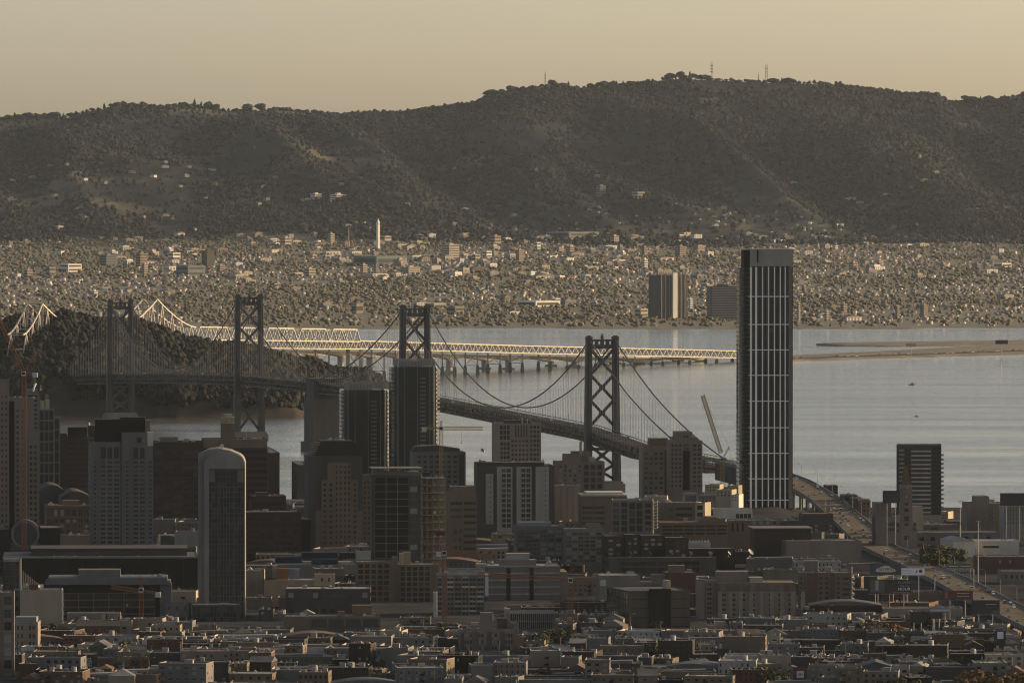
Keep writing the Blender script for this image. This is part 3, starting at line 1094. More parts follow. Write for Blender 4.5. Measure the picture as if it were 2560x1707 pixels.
def strips(m, xa, xb, za, zb, cols, rows, wf, hf, proud, mi=0):
    """piers and spandrels standing proud round a grid of openings; returns openings"""
    cw, ch = (xb - xa) / cols, (zb - za) / rows
    w, h = cw * wf, ch * hf
    for c in range(cols + 1):
        x0 = xa if c == 0 else xa + c * cw - (cw - w) / 2
        x1 = xb if c == cols else xa + c * cw + (cw - w) / 2
        if x1 - x0 > .02:
            m.box(x0, x1, -proud, .05, za, zb, mi)
    for r in range(rows + 1):
        z0 = za if r == 0 else za + r * ch - (ch - h) / 2
        z1 = zb if r == rows else za + r * ch + (ch - h) / 2
        if z1 - z0 > .02:
            m.box(xa + .003, xb - .003, -proud + .06, .05, z0, z1, mi)
    return [(xa + (c + .5) * cw, za + r * ch + (ch - h) / 2) for r in range(rows) for c in range(cols)], w, h

class Bld:
    """one building: an Empty at the middle of its front, x to the right, y back, z up"""
    def __init__(self, name, label, x0, x1, yt, d, depth=25, yaw=4, wall='beige', roof='roof tar', cat='building', group=None, base=None):
        xa, xb = PX(x0, d), PX(x1, d)
        self.rz = radians(yaw)
        self.W = (xb - xa) / cos(self.rz)
        self.xc = (xa + xb) / 2
        self.d = d
        self.D = depth
        self.zg = float(ground_z(self.xc, d)) - 2.0 if base is None else base
        self.H = PZ(yt, d) - self.zg
        self.wall, self.roofm = 'wall ' + wall, roof
        self.root = thing(name, label, cat, (self.xc, d, self.zg), self.rz, group)
        TOPS.append((d, x0, x1, yt))
        self.m = MB()
        self.mats = [self.wall]
        self.wins = []
        self.side = None
        FOOT.append((min(xa, xb) - depth * abs(sin(self.rz)) - 1, max(xa, xb) + 1, d - 2, d + depth + 2))

    def mi(self, wall):
        w = wall if wall in MATS else 'wall ' + wall
        if w not in self.mats:
            self.mats.append(w)
        return self.mats.index(w)

    def lx(self, px):
        return (PX(px, self.d) - self.xc) / cos(self.rz)

    def lz(self, py):
        return PZ(py, self.d) - self.zg

    def body(self, parapet=1.0, xa=None, xb=None, yt=None, y0=0.0, y1=None, wall=None, roof=True):
        """a block of the building (whole width unless xa, xb, yt are given in photo pixels)"""
        x0 = -self.W / 2 if xa is None else self.lx(xa)
        x1 = self.W / 2 if xb is None else self.lx(xb)
        H = self.H if yt is None else self.lz(yt)
        y1 = self.D if y1 is None else y1
        k = self.mi(wall) if wall else 0
        self.m.box(x0, x1, y0, y1, -1, H - parapet, k)
        if parapet > .05:
            t = .35
            self.m.box(x0, x1, y0 - .002, y0 + t, H - parapet, H, k)
            self.m.box(x0, x1, y1 - t, y1, H - parapet, H, k)
            self.m.box(x0, x0 + t, y0 + t, y1 - t, H - parapet, H, k)
            self.m.box(x1 - t, x1, y0 + t, y1 - t, H - parapet, H, k)
        if roof:
            r = MB().box(x0 + .36, x1 - .36, y0 + .36, y1 - .36, H - parapet, H - parapet + .12)
            r.build('roof', [self.roofm], self.root)
        return self

    def grid(self, xa, xb, ya, yb, cols, rows, wf=.6, hf=.6, proud=.35, glassm=('glass_dark',), frame='grey', style=0, wall=None, y0=0.0):
        """windows between photo columns xa..xb and rows ya (top)..yb"""
        n0 = len(self.m.v)
        ops, w, h = strips(self.m, self.lx(xa), self.lx(xb), self.lz(yb), self.lz(ya), cols, rows, wf, hf, proud, self.mi(wall) if wall else 0)
        if y0:
            for i in range(n0, len(self.m.v)):
                x, y, z = self.m.v[i]
                self.m.v[i] = (x, y + y0, z)
        for x, z in ops:
            self.wins.append((x, y0, z, w, h, RND.choice(glassm), frame, style))
        return self

    def bands(self, xa, xb, ya, yb, rows, hf=.5, proud=.3, glassm=('glass_dark',), frame='dark grey', wall=None, cols=1, wf=.985, y0=0.0):
        return self.grid(xa, xb, ya, yb, cols, rows, wf, hf, proud, glassm, frame, 1, wall, y0)

    def box(self, xa, xb, ya, yb, y0=-.3, y1=.05, wall=None):
        """a proud panel on the front, photo pixels"""
        self.m.box(self.lx(xa), self.lx(xb), y0, y1, self.lz(yb), self.lz(ya), self.mi(wall) if wall else 0)
        return self

    def part(self, name, xa, xb, ya, yb, y0, y1, wall, roofed=True):
        m = MB().box(self.lx(xa), self.lx(xb), y0, y1, self.lz(yb), self.lz(ya))
        if roofed:
            h = self.lz(ya)
            m.box(self.lx(xa) - .15, self.lx(xb) + .15, y0 - .15, y1 + .15, h, h + .25)
        return m.build(name, [wall if wall in MATS else 'wall ' + wall], self.root)

    def sides(self, rows, cols=None, wf=.55, hf=.5, ztop=1.5, zbot=4.0, g='glass_dark', left=True, right=True):
        cols = cols or max(2, int(self.D / 4))
        m = MB()
        for sx, on in ((-1, left), (1, right)):
            if not on:
                continue
            x = sx * self.W / 2
            for r in range(rows):
                ch = (self.H - ztop - zbot) / rows
                z0 = zbot + r * ch + ch * (1 - hf) / 2
                for c in range(cols):
                    cw = self.D / cols
                    yy = c * cw + cw * (1 - wf) / 2
                    m.box(min(x, x + sx * .08), max(x, x + sx * .08), yy, yy + cw * wf, z0, z0 + ch * hf)
        tag(m.build('side_windows', [g], self.root), kind='stuff')
        return self

    def units(self, n=4, zpx=None, smin=1.2, smax=3.0, area=(.08, .92, .15, .9), kinds=('air_unit', 'vent', 'roof_shed', 'skylight', 'duct', 'antenna')):
        z = (self.H if zpx is None else self.lz(zpx)) - .95
        for i in range(n):
            k = RND.choice(kinds)
            s = RND.uniform(smin, smax)
            fx, fy = RND.uniform(area[0], area[1]), RND.uniform(area[2], area[3])
            sc = (s * RND.uniform(.8, 1.6), s * RND.uniform(.7, 1.2), s * RND.uniform(.7, 1.1))
            if k == 'antenna': sc = (s, s, s * 1.8)
            if k == 'vent': sc = (s * .6, s * .6, s * .6)
            if k == 'duct': sc = (s * 2.2, s, s * .8)
            obj(k, UNIT[k], self.root, (-self.W / 2 + self.W * fx, self.D * fy, z), 0, sc)
        return self

    def done(self, limit=300):
        self.m.build('wall', self.mats, self.root)
        big = self.wins[:limit] if len(self.wins) > limit else self.wins
        small = len(self.wins) and self.wins[0][3] / (self.d * S) < 5.0
        if small:
            big = []
        for x, y, z, w, h, g, fr, st in big:
            obj('window', win_mesh(w, h, g, fr, st), self.root, (x, y, z))
            NWIN[0] += 1
        rest = self.wins[len(big):]
        if rest:
            by = {}
            for x, y, z, w, h, g, fr, st in rest:
                by.setdefault(g, MB()).box(x - w / 2, x + w / 2, y - .06, y + .02, z, z + h)
            gl = list(by)
            m = MB()
            for i, g in enumerate(gl):
                m.add(by[g].v, by[g].f, i)
            tag(m.build('small_windows', gl, self.root), kind='stuff')
        return self.root

# ------------------------------------------------------------------ freeway path (needed to keep its corridor free)
FWP = [(1790, 1143, 40), (1900, 1170, 36), (1990, 1203, 33), (2062, 1245, 27), (2130, 1303, 22), (2190, 1362, 19), (2290, 1408, 18), (2390, 1455, 18), (2480, 1503, 18), (2610, 1566, 18), (2760, 1640, 18)]
FW = [P(x, y, PD(y, z)) for x, y, z in FWP]
FWd = np.array([p.y for p in FW][::-1]); FWx = np.array([p.x for p in FW][::-1]); FWz = np.array([p.z for p in FW][::-1])
GL = ('glass_dark',) * 5 + ('glass_grey',)
GB = ('glass_dark', 'glass_grey', 'glass_blind')

# ---- tall residential tower of dark glass with white ribs
b = Bld('residential_tower', 'very tall dark glass tower with thin white ribs and plain grey crown', 1878, 1983, 622, 6000, 34, 3, 'pale grey')
d0 = b.d
b.body(0.4, 1862, 1983, 668, wall='black')
b.m.box(b.lx(1876), b.lx(1983), .2, 33, b.lz(668) - .5, b.lz(622), 0)
b.m.box(b.lx(1893), b.lx(1897), -.05, .25, b.lz(657), b.lz(624), b.mi('black'))
b.m.box(b.lx(1861.5), b.lx(1876) - .02, 3, 30, b.lz(668) - .5, b.lz(625), b.mi('black'))
ribs = [1878, 1891, 1907, 1922, 1937, 1951.5, 1964, 1977]
for k, r in enumerate(ribs):
    w = (2.6 if k in (0, 1) else 1.5) if k < 7 else 4.6
    b.m.box(b.lx(r) - w * .3, b.lx(r) + w * .3, -.75, .02, 0, b.lz(668), b.mi('bright') if k < 7 else b.mi('pink-grey'))
lv = [665, 741, 811, 874.5, 938, 1002.6, 1069, 1133, 1196.7, 1250, 1268]
for y in lv[1:-1]:
    b.m.box(b.lx(1872), b.lx(1978), -.7, .02, b.lz(y) - .34, b.lz(y) + .34, b.mi('bright'))
for i in range(7):
    xa, xb = b.lx(ribs[i]), b.lx(ribs[i + 1])
    for j in range(len(lv) - 1):
        for f in range(6):
            z1 = b.lz(lv[j]) - (b.lz(lv[j]) - b.lz(lv[j + 1])) * f / 6
            z0 = b.lz(lv[j]) - (b.lz(lv[j]) - b.lz(lv[j + 1])) * (f + 1) / 6
            b.wins.append(((xa + xb) / 2, -.05, z0 + .25, xb - xa - 1.0, z1 - z0 - .3, RND.choice(('glass_dark',) * 90 + ('glass_grey',)), 'black', 1))
# curved balcony side
m = MB()
fl = 53
for f in range(fl):
    z = b.lz(1262) + (b.lz(672) - b.lz(1262)) * f / (fl - 1)
    xs = [b.lx(1876), b.lx(1868), b.lx(1858), b.lx(1850.5), b.lx(1848)]
    ys = [-.3, -.35, .6, 4.0, 9.0]
    poly = list(zip(xs, ys)) + [(b.lx(1848), 30), (b.lx(1876), 30)]
    m.prism(poly, z, z + .32)
tag(m.build('balcony_slabs', ['wall grey'], b.root), kind='stuff')
m = MB().prism([(b.lx(1876), .4), (b.lx(1866), .8), (b.lx(1856), 2.4), (b.lx(1850.5), 6), (b.lx(1849.5), 10), (b.lx(1849.5), 29), (b.lx(1876), 29)], -1, b.lz(668))
m.build('glass_flank', ['glass_dark'], b.root)
m = MB().beam((b.lx(1918), 15, b.lz(610.5)), (b.lx(1968), 15, b.lz(610.5)), 1.6, 1.5)
m.tube([(b.lx(1929), 15, b.lz(623)), (b.lx(1929), 15, b.lz(611))], .7, 6)
m.box(b.lx(1914), b.lx(1920), 14, 16, b.lz(612), b.lz(608.5))
m.build('roof_boom', ['wall white'], b.root)
b.done()

# ---- pair of rounded glass towers
def glass_pair(label, x0, x1, yc0, yb0, cx0, cx1, d):
    b = Bld('glass_tower', label, x0, x1, yb0, d, 34, 6, 'dark grey')
    W = b.W
    def rr(w, dd, r, oy=0):
        pts = []
        for (sx, sy, a0) in ((-1, -1, pi), (1, -1, 1.5 * pi), (1, 1, 0), (-1, 1, .5 * pi)):
            for k in range(5):
                a = a0 + k * pi / 8
                pts.append((sx * (w / 2 - r) + r * cos(a), oy + dd / 2 + sy * (dd / 2 - r) + r * sin(a)))
        return pts
    b.m.prism(rr(W - 1.0, 33, 7, .5), -1, b.H, b.mi('glass_teal'))
    b.mats[0] = 'glass_teal'
    m = MB()
    nf = int(b.H / 3.25)
    for f in range(1, nf + 1):
        z = b.H - f * 3.25
        m.prism(rr(W - .6, 33.4, 7, .3), z, z + .5)
    tag(m.build('floor_slabs', ['wall black'], b.root), kind='stuff')
    # balconies at right-hand corner and middle bay
    for f in range(1, nf):
        z = b.H - f * 3.25
        mm = UNITB
        obj('balcony', mm, b.root, (W / 2 - 1.0, 5.5, z), .5)
        if f % 1 == 0 and f > 2:
            obj('balcony', BALC2, b.root, (W * .16, -.2, z))
    m = MB()
    for fx, wd in ((-.36, 1.0), (-.22, .7), (.05, .6), (.30, .7), (.43, 1.2)):
        m.box(W * fx - wd / 2, W * fx + wd / 2, -.25, .9, 0, b.H)
    m.build('fins', ['wall slate'], b.root)
    m = MB()
    ca, cb = b.lx(cx0), b.lx(cx1)
    zc = b.lz(yc0)
    n = 26
    for k in range(n):
        xx = ca + (cb - ca) * k / n
        for yy in (3.5, 29):
            m.box(xx, xx + (cb - ca) / n * .72, yy, yy + .4, b.H, zc)
    for k in range(18):
        yy = 4 + 25 * k / 18
        for xx in (ca, cb):
            m.box(xx, xx + .4, yy, yy + .95, b.H, zc)
    m.box(ca - .2, cb + .2, 3.3, 3.8, zc, zc + .35).box(ca - .2, cb + .2, 29, 29.5, zc, zc + .35)
    tag(m.build('crown_screen', ['wall pale grey'], b.root), kind='stuff')
    m = MB().box(ca + 3, cb - 9, 8, 24, b.H, zc - 1.2)
    m.build('plant_room', ['wall dark grey'], b.root)
    b.done()
m_ = MB().box(-1.2, 1.8, -1.6, 1.6, 0, .3).box(-1.2, 1.8, -1.6, -1.5, .3, 1.3).box(1.7, 1.8, -1.5, 1.6, .3, 1.3)
UNITB = m_.mesh('balcony', ['wall pale grey'])
m_ = MB().box(-2.4, 2.4, -1.0, .4, 0, .28).box(-2.4, 2.4, -1.0, -.9, .28, 1.2)
BALC2 = m_.mesh('balcony', ['wall grey'])
glass_pair('shorter of two rounded dark glass towers with pale fenced crown', 853, 975, 957, 975, 866, 959, 6300)
glass_pair('taller of two rounded dark glass towers with pale fenced crown', 978, 1097, 900, 917, 993, 1087, 6240)

# ---- left group of towers
b = Bld('office_tower', 'tan stone tower with narrow paired windows at frame edge by orange crane', -60, 21, 950, 5330, 30, 4, 'pink-grey')
b.body(1.2).grid(-40, 18, 985, 1370, 6, 26, .34, .42, .4, GL).units(6); b.done()
b = Bld('office_tower', 'brown stone tower with recess shade painted as black strip behind orange crane', 20, 96, 995, 5260, 30, 4, 'pink-grey')
b.body(1.2, 20, 83, 995).body(1.0, 83, 96, 1082, y0=.4)
b.m.box(b.lx(21), b.lx(34), -.02, .3, 3, b.lz(1003), b.mi('black'))  # flush black strip paints the shade of a recess
b.grid(36, 60, 1020, 1365, 2, 25, .4, .5, .35, GL).grid(70, 92, 1110, 1365, 2, 18, .5, .5, .5, GL).units(5, 995); b.done()
b = Bld('office_tower', 'dark glass tower gridded by pale frames with stepped top', 94, 148, 1023, 5700, 28, 4, 'grey')
b.body(.8, 94, 133, 1023).body(.8, 133, 148, 1043, y0=.3)
b.grid(97, 132, 1025, 1210, 3, 7, .8, .86, .5, ('glass_dark',), 'dark grey').grid(134, 146, 1046, 1210, 1, 6, .8, .88, .4, ('glass_dark',), 'dark grey')
b.part('roof_lantern', 100, 109.5, 1003.5, 1023, 3, 8, 'cream'); b.part('roof_lantern', 112, 122, 1001, 1023, 3, 8, 'cream'); b.part('plant_room', 112, 121, 990, 1003, 12, 18, 'grey')
b.done()
b = Bld('office_tower', 'grey tower with sloping shoulder half hidden behind brown stone tower', 66, 108, 974, 6020, 26, 4, 'slate')
b.body(.5, 66, 92, 974)
b.m.xzprism([(b.lx(92), -1), (b.lx(104), -1), (b.lx(104), b.lz(1010)), (b.lx(92), b.lz(975))], 0.2, 24)
b.bands(68, 91, 985, 1120, 12, .4).units(4, 974); b.done()
b = Bld('office_tower', 'plain dark brown tower with black rooftop box', 148, 236, 1093, 5820, 32, 4, 'dark brown')
b.body(1.0, 148, 166, 1086, y0=.5).body(1.0, 166, 236, 1096)
b.bands(168, 234, 1102, 1290, 14, .45, .2)
b.part('plant_room', 168, 216, 1070, 1096, 6, 20, 'black').name = 'plant_room'
b.part('lift_head', 218, 236, 1066, 1096, 10, 20, 'dark brown'); b.units(5, 1096); b.done()
# twin-winged hotel
b = Bld('hotel_tower', 'blue-grey hotel tower in two wings with black rooftop block', 222, 381, 1081, 5200, 34, 4, 'slate')
b.body(1.2, 222, 303, 1105).body(1.2, 303, 381, 1081, y0=-.8)
b.part('plant_room', 237, 303, 1051, 1106, 8, 26, 'black'); b.part('plant_room', 300, 362, 1046, 1082, 12, 28, 'black')
b.part('service_block', 362, 374, 1052, 1082, 6, 14, 'tan')
b.m.box(b.lx(367), b.lx(381) + .02, -.95, 7, b.lz(1115), b.lz(1080), b.mi('white'))
b.grid(230, 242, 1150, 1372, 1, 20, .5, .52, .4, GL).grid(248, 298, 1150, 1372, 3, 20, .7, .52, .45, GL)
b.grid(249, 297, 1115, 1149, 3, 1, .72, .85, .5)
b.grid(311, 322, 1150, 1372, 1, 20, .55, .52, .4, GL, y0=-.8).grid(330, 362, 1150, 1372, 2, 20, .7, .52, .45, GL, y0=-.8).grid(368, 380, 1150, 1372, 1, 20, .5, .52, .4, GL, y0=-.8)
b.grid(330, 362, 1117, 1150, 2, 1, .7, .85, .5, y0=-.8).box(340, 352, 1094, 1107, -.95, -.75, 'black')
b.m.box(b.lx(303) - 1.0, b.lx(303) + .6, -.5, .3, 0, b.lz(1106), b.mi('dark grey'))
b.units(5, 1105, area=(.05, .45, .1, .9)); b.sides(20); b.done()
# wide dark office slabs behind
b = Bld('office_block', 'wide dark brown office slab with rooftop lantern tower', 508, 667, 1098, 5920, 34, 5, 'dark brown', 'roof brown')
b.body(1.0).bands(512, 665, 1122, 1400, 17, .55, .35, ('glass_dark',), 'dark brown', cols=4)
b.box(508, 667, 1098, 1120, -.5, .05, 'tan')
lt = b.part('lantern_tower', 553, 587, 1060, 1099, 8, 16, 'tan')
m = MB()
for k in range(5):
    x = b.lx(556 + 28 * k / 4); m.box(x - .4, x + .4, 8.3, 9.1, b.lz(1060), b.lz(1047))
    m.box(x - .4, x + .4, 15, 15.8, b.lz(1060), b.lz(1047))
m.box(b.lx(553), b.lx(587), 8, 16, b.lz(1047), b.lz(1043)).box(b.lx(560), b.lx(580), 10, 14, b.lz(1043), b.lz(1036))
m.build('belfry', ['wall cream'], b.root); b.units(9); b.done()
b = Bld('office_block', 'dark office slab with wide window bays beside blue-grey hotel', 381, 507, 1105, 5880, 34, 5, 'dark brown')
b.body(1.0).bands(383, 506, 1122, 1400, 15, .5, .35, ('glass_dark', 'glass_dark', 'glass_grey'), 'dark brown', cols=5, wf=.86)
b.part('plant_room', 400, 445, 1094, 1106, 6, 16, 'grey'); b.units(7); b.done()
b = Bld('office_block', 'black stepped block in front of open bay water', 628, 714, 1240, 5780, 30, 5, 'dark brown')
b.body(.8).bands(630, 712, 1250, 1380, 7, .45, .2); b.part('plant_room', 640, 668, 1232, 1241, 5, 14, 'dark grey'); b.units(6); b.done()
b = Bld('office_block', 'broad dark brown office block beside arched stone tower', 612, 752, 1280, 5420, 36, 5, 'dark brown')
b.body(.8).grid(618, 748, 1290, 1425, 8, 9, .8, .5, .3, GL, 'dark brown')
b.m.box(b.lx(752), b.lx(776), 3, 30, -1, b.lz(1300), b.mi('black'))
b.units(9, kinds=('air_unit', 'duct', 'vent', 'roof_shed')); b.done()
b = Bld('waterfront_pier_shed', 'dark pier shed jutting into the bay beyond stepped black block', 668, 698, 1132, 6720, 120, 5, 'dark brown', base=-3)
b.body(.5); b.m.box(b.lx(670), b.lx(676), 20, 30, b.lz(1132) - .5, b.lz(1118), b.mi('cream')); b.done()
b = Bld('waterfront_pier_shed', 'low black pier shed against the water beside chamfered-roof tower', 744, 772, 1162, 6700, 90, 5, 'dark grey', base=-3)
b.body(.5); b.units(3); b.done()

# brick building with pale windows, low gabled roofs
b = Bld('brick_building', 'orange-brown brick office with rows of pale windows below hotel', 116, 224, 1263, 5480, 30, 7, 'brown', 'roof brown')
b.body(1.0).grid(130, 222, 1272, 1292, 6, 1, .6, .8, .4, GB, 'cream').grid(130, 222, 1296, 1335, 6, 3, .55, .6, .35, GB, 'cream')
b.box(116, 224, 1263, 1268, -.8, .05, 'tan').box(116, 224, 1291, 1295, -.7, .05, 'tan'); b.part('plant_room', 158, 198, 1253, 1264, 8, 16, 'tan'); b.units(6); b.done()
for (xa, xb, yt, d, lb) in ((96, 160, 1212, 5640, 'dark shallow-vaulted hall roof below pale-framed glass tower'), (150, 226, 1228, 5600, 'dark long vaulted hall roof running behind brick office')):
    b = Bld('market_hall', lb, xa, xb, yt, d, 60, 6, 'dark grey')
    W = b.W
    b.m.box(-W / 2, W / 2, 0, 60, -1, b.H - 4)
    arc = [(-W / 2 + W * k / 10, b.H - 4 + 4 * sin(pi * k / 10)) for k in range(11)]
    m = MB().xzprism(arc + [(W / 2, b.H - 4.4), (-W / 2, b.H - 4.4)], -.6, 60.5); m.build('vaulted_roof', ['wall dark grey'], b.root)
    b.done()
# museum with striped cylinder
b = Bld('museum', 'stepped brick museum with striped slanting cylinder rising from its roof', -30, 150, 1325, 5230, 46, 4, 'dark brown')
b.body(.6, -30, 22, 1323).body(.6, 98, 150, 1320).body(.6, 22, 98, 1345, y0=.5)
m = MB()
cx, cz = b.lx(61), b.lz(1336)
R = b.lx(97) - cx
n = 48
for k in range(n):
    a0 = 2 * pi * k / n; a1 = 2 * pi * (k + .55) / n
    for (r0, r1, y0, y1) in ((R * .80, R, -1.2, -.6),):
        m.add([(cx + r0 * cos(a0), y0, cz + r0 * sin(a0)), (cx + r1 * cos(a0), y0, cz + r1 * sin(a0)), (cx + r1 * cos(a1), y0, cz + r1 * sin(a1)), (cx + r0 * cos(a1), y0, cz + r0 * sin(a1)),
               (cx + r0 * cos(a0), y1, cz + r0 * sin(a0)), (cx + r1 * cos(a0), y1, cz + r1 * sin(a0)), (cx + r1 * cos(a1), y1, cz + r1 * sin(a1)), (cx + r0 * cos(a1), y1, cz + r0 * sin(a1))],
              [(0, 1, 2, 3), (7, 6, 5, 4), (0, 4, 5, 1), (1, 5, 6, 2), (2, 6, 7, 3), (3, 7, 4, 0)])
tag(m.build('radial_stripes', ['wall pale grey'], b.root), kind='stuff')
def disc(m, r, y0, y1, mi=0, seg=32):
    vs = [(cx + r * cos(2 * pi * k / seg), y, cz + r * sin(2 * pi * k / seg)) for y in (y0, y1) for k in range(seg)]
    m.add(vs, [tuple(range(seg)), tuple(range(2 * seg - 1, seg - 1, -1))] + [(k, k + seg, (k + 1) % seg + seg, (k + 1) % seg) for k in range(seg)], mi)
m = MB(); disc(m, R, -.62, 18); m.build('cylinder', ['wall dark grey'], b.root)
m = MB(); disc(m, R * .78, -1.0, -.6); m.build('skylight_disc', ['glass_grey'], b.root)
m = MB()
for k in range(9):
    m.box(b.lx(24), b.lx(97), -.1 - .45, .55, b.lz(1366 + 4 * k - 8), b.lz(1364 + 4 * k - 8))
m.build('stripe_base', ['wall grey'], b.root); b.units(3, 1323, area=(.02, .25, .2, .8)); b.done()
b = Bld('office_block', 'blank pale tan block between museum and hotel', 150, 222, 1338, 5170, 22, 4, 'tan'); b.body(.6, 150, 222, 1338).units(4); b.done()

# convention hall
b = Bld('convention_hall', 'very long low black hall with pale roof edges before the museum', 5, 492, 1392, 4960, 70, 3, 'black', 'roof tar')
b.body(.4).box(5, 492, 1392, 1396, -.9, .05, 'grey')
m = MB().box(b.lx(76), b.lx(466), 18, 60, b.H - 1, b.lz(1377)); m.box(b.lx(74), b.lx(468), 17, 61, b.lz(1377), b.lz(1374)); m.build('upper_roof', ['wall dark grey'], b.root)
for k in range(9):
    b.m.box(b.lx(120 + 42 * k), b.lx(120.8 + 42 * k), -.2, .05, 0, b.lz(1398), b.mi('dark grey'))
b.units(26, 1392, area=(.02, .98, .02, .2), smin=.8, smax=1.6); b.done()

# arched stone tower
b = Bld('arched_tower', 'tall stone-framed tower with curved top around a dark glass front', 494, 611, 1130, 4760, 34, .9, 'stone')
xl, xr, x2 = b.lx(494), b.lx(611), b.lx(511)
def archz(px): return b.lz(np.interp(px, [494, 505, 520, 545, 575, 598, 606, 611], [1137, 1131, 1124, 1121, 1127, 1137, 1144, 1156]))
pts = [(b.lx(p), archz(p)) for p in (494, 500, 505, 512, 520, 532, 545, 560, 575, 588, 598, 606, 611)]
b.m.xzprism([(xl, -1)] + pts[:] + [(xr, -1)], 1.2, 34)
ip = [(b.lx(p), b.lz(y)) for p, y in ((514, 1158), (519, 1149), (528, 1143), (545, 1138), (575, 1139), (595, 1144), (604, 1152), (609, 1163))]
# front arch frame
n = len(ip)
op = [(b.lx(509), -1), (b.lx(509), b.lz(1150))] + [(x + (b.lx(.0) - b.lx(0)), z + 1.6) for x, z in ip] + [(b.lx(611.2), b.lz(1165)), (b.lx(611.2), -1)]
b.m.box(b.lx(509), b.lx(521), -.6, 1.3, -1, b.lz(1158))
b.m.box(b.lx(608), b.lx(611.3), -.6, 1.3, -1, b.lz(1164))
b.m.xzprism([(b.lx(509), b.lz(1158)), (b.lx(509), b.lz(1152))] + [(x, z + 1.5) for x, z in ip] + [(b.lx(611.3), b.lz(1164)), (b.lx(608), b.lz(1172)), (b.lx(521), b.lz(1172))], -.62, 1.28)
for k in range(30):
    z = b.lz(1150 + 13.5 * k)
    b.m.box(b.lx(494.2), b.lx(507), 1.12, 1.25, z, z + .12, b.mi('grey'))
b.grid(521, 608, 1205, 1568, 12, 28, .86, .9, .2, ('glass_teal', 'glass_teal', 'glass_dark', 'glass_grey'), 'dark grey', 2, 'slate', y0=1.0)
b.box(536, 592, 1175, 1206, .2, 1.25, 'dark grey')
b.grid(538, 590, 1178, 1205, 6, 2, .8, .8, .1, ('glass_teal',), 'dark grey', 2, 'dark grey', y0=.2)
for x in (546, 584):
    b.box(x - .8, x + .8, 1206, 1568, -.35, 1.0, 'grey')
b.m.box(b.lx(548), b.lx(556), 14, 16, b.lz(1128), b.lz(1113), b.mi('white'))
b.done()
b = Bld('podium', 'low dark glass podium at foot of arched stone tower', 480, 600, 1512, 4725, 26, 3, 'dark grey')
b.body(.6).grid(482, 598, 1516, 1570, 14, 4, .82, .85, .25, ('glass_teal', 'glass_grey', 'glass_dark'), 'dark grey', 2).units(4); b.done()

# chamfer-roofed brown tower
b = Bld('office_tower', 'brown tower with black chamfered roof and pale louvred slope', 770, 905, 1140, 5500, 36, 6, 'dark grey')
b.body(.2)
x0, x1 = b.lx(782), b.lx(903)
zt, zb = b.lz(1103), b.H - .2
m = MB().add([(x0, .5, zb), (x1, .5, zb), (x1, 34, zb), (x0, 34, zb), (b.lx(802), 6, zt), (b.lx(886), 6, zt), (b.lx(886), 28, zt), (b.lx(802), 28, zt)],
             [(0, 3, 2, 1), (4, 5, 6, 7), (0, 1, 5, 4), (1, 2, 6, 5), (2, 3, 7, 6), (3, 0, 4, 7)])
m.build('chamfered_roof', ['wall black'], b.root)
m = MB()
for k in range(7):
    f = k / 7
    xa = b.lx(779 + 16 * f); z = zb + (zt - zb) * f
    m.box(xa - 1.2, xa + 2.2, .0, 8, z, z + .7)
tag(m.build('louvres', ['wall grey'], b.root), kind='stuff')
b.box(818, 877, 1156, 1390, -.9, .05, 'tan').box(803, 893, 1200, 1395, -.6, .05, 'tan').box(788, 905, 1276, 1400, -.4, .05, 'tan')
b.grid(835, 877, 1160, 1390, 4, 17, .42, .45, .25, GL, 'tan', 0, 'tan', y0=-.9).grid(880, 893, 1205, 1390, 1, 14, .5, .5, .25, GL, 'tan', 0, 'tan', y0=-.6).grid(804, 817, 1205, 1390, 1, 14, .45, .5, .25, GL, 'tan', 0, 'tan', y0=-.6).grid(819, 833, 1205, 1390, 1, 14, .45, .5, .25, GL, 'tan', 0, 'tan', y0=-.9)
b.units(5, 1103, area=(.3, .8, .3, .7)); b.done()
b = Bld('office_tower', 'narrow tan service tower at right of chamfered-roof tower', 905, 926, 1188, 5560, 26, 5, 'tan')
b.body(.8).grid(907, 925, 1200, 1390, 2, 15, .4, .45, .25, GL).units(2); b.done()

# blue-roofed hall and white box
b = Bld('exhibition_hall', 'low hall with dark blue roof monitors before chamfered-roof tower', 690, 895, 1412, 5130, 60, 4, 'grey', 'roof pale')
b.body(.5)
for (xa, xb, ya, yb, y0) in ((692, 760, 1398, 1412, 30), (760, 852, 1388, 1402, 40), (856, 895, 1390, 1404, 42), (780, 846, 1400, 1411, 8)):
    m = MB().xzprism([(b.lx(xa), b.lz(yb)), (b.lx(xb), b.lz(yb)), (b.lx(xb) - .5, b.lz(ya)), (b.lx(xa) + .5, b.lz(ya))], y0, y0 + 12); m.build('roof_monitor', ['wall blue'], b.root)
b.units(8, area=(.3, .95, .05, .4)); b.part('lift_tower', 893, 929, 1382, 1413, 12, 26, 'pale grey'); b.done()

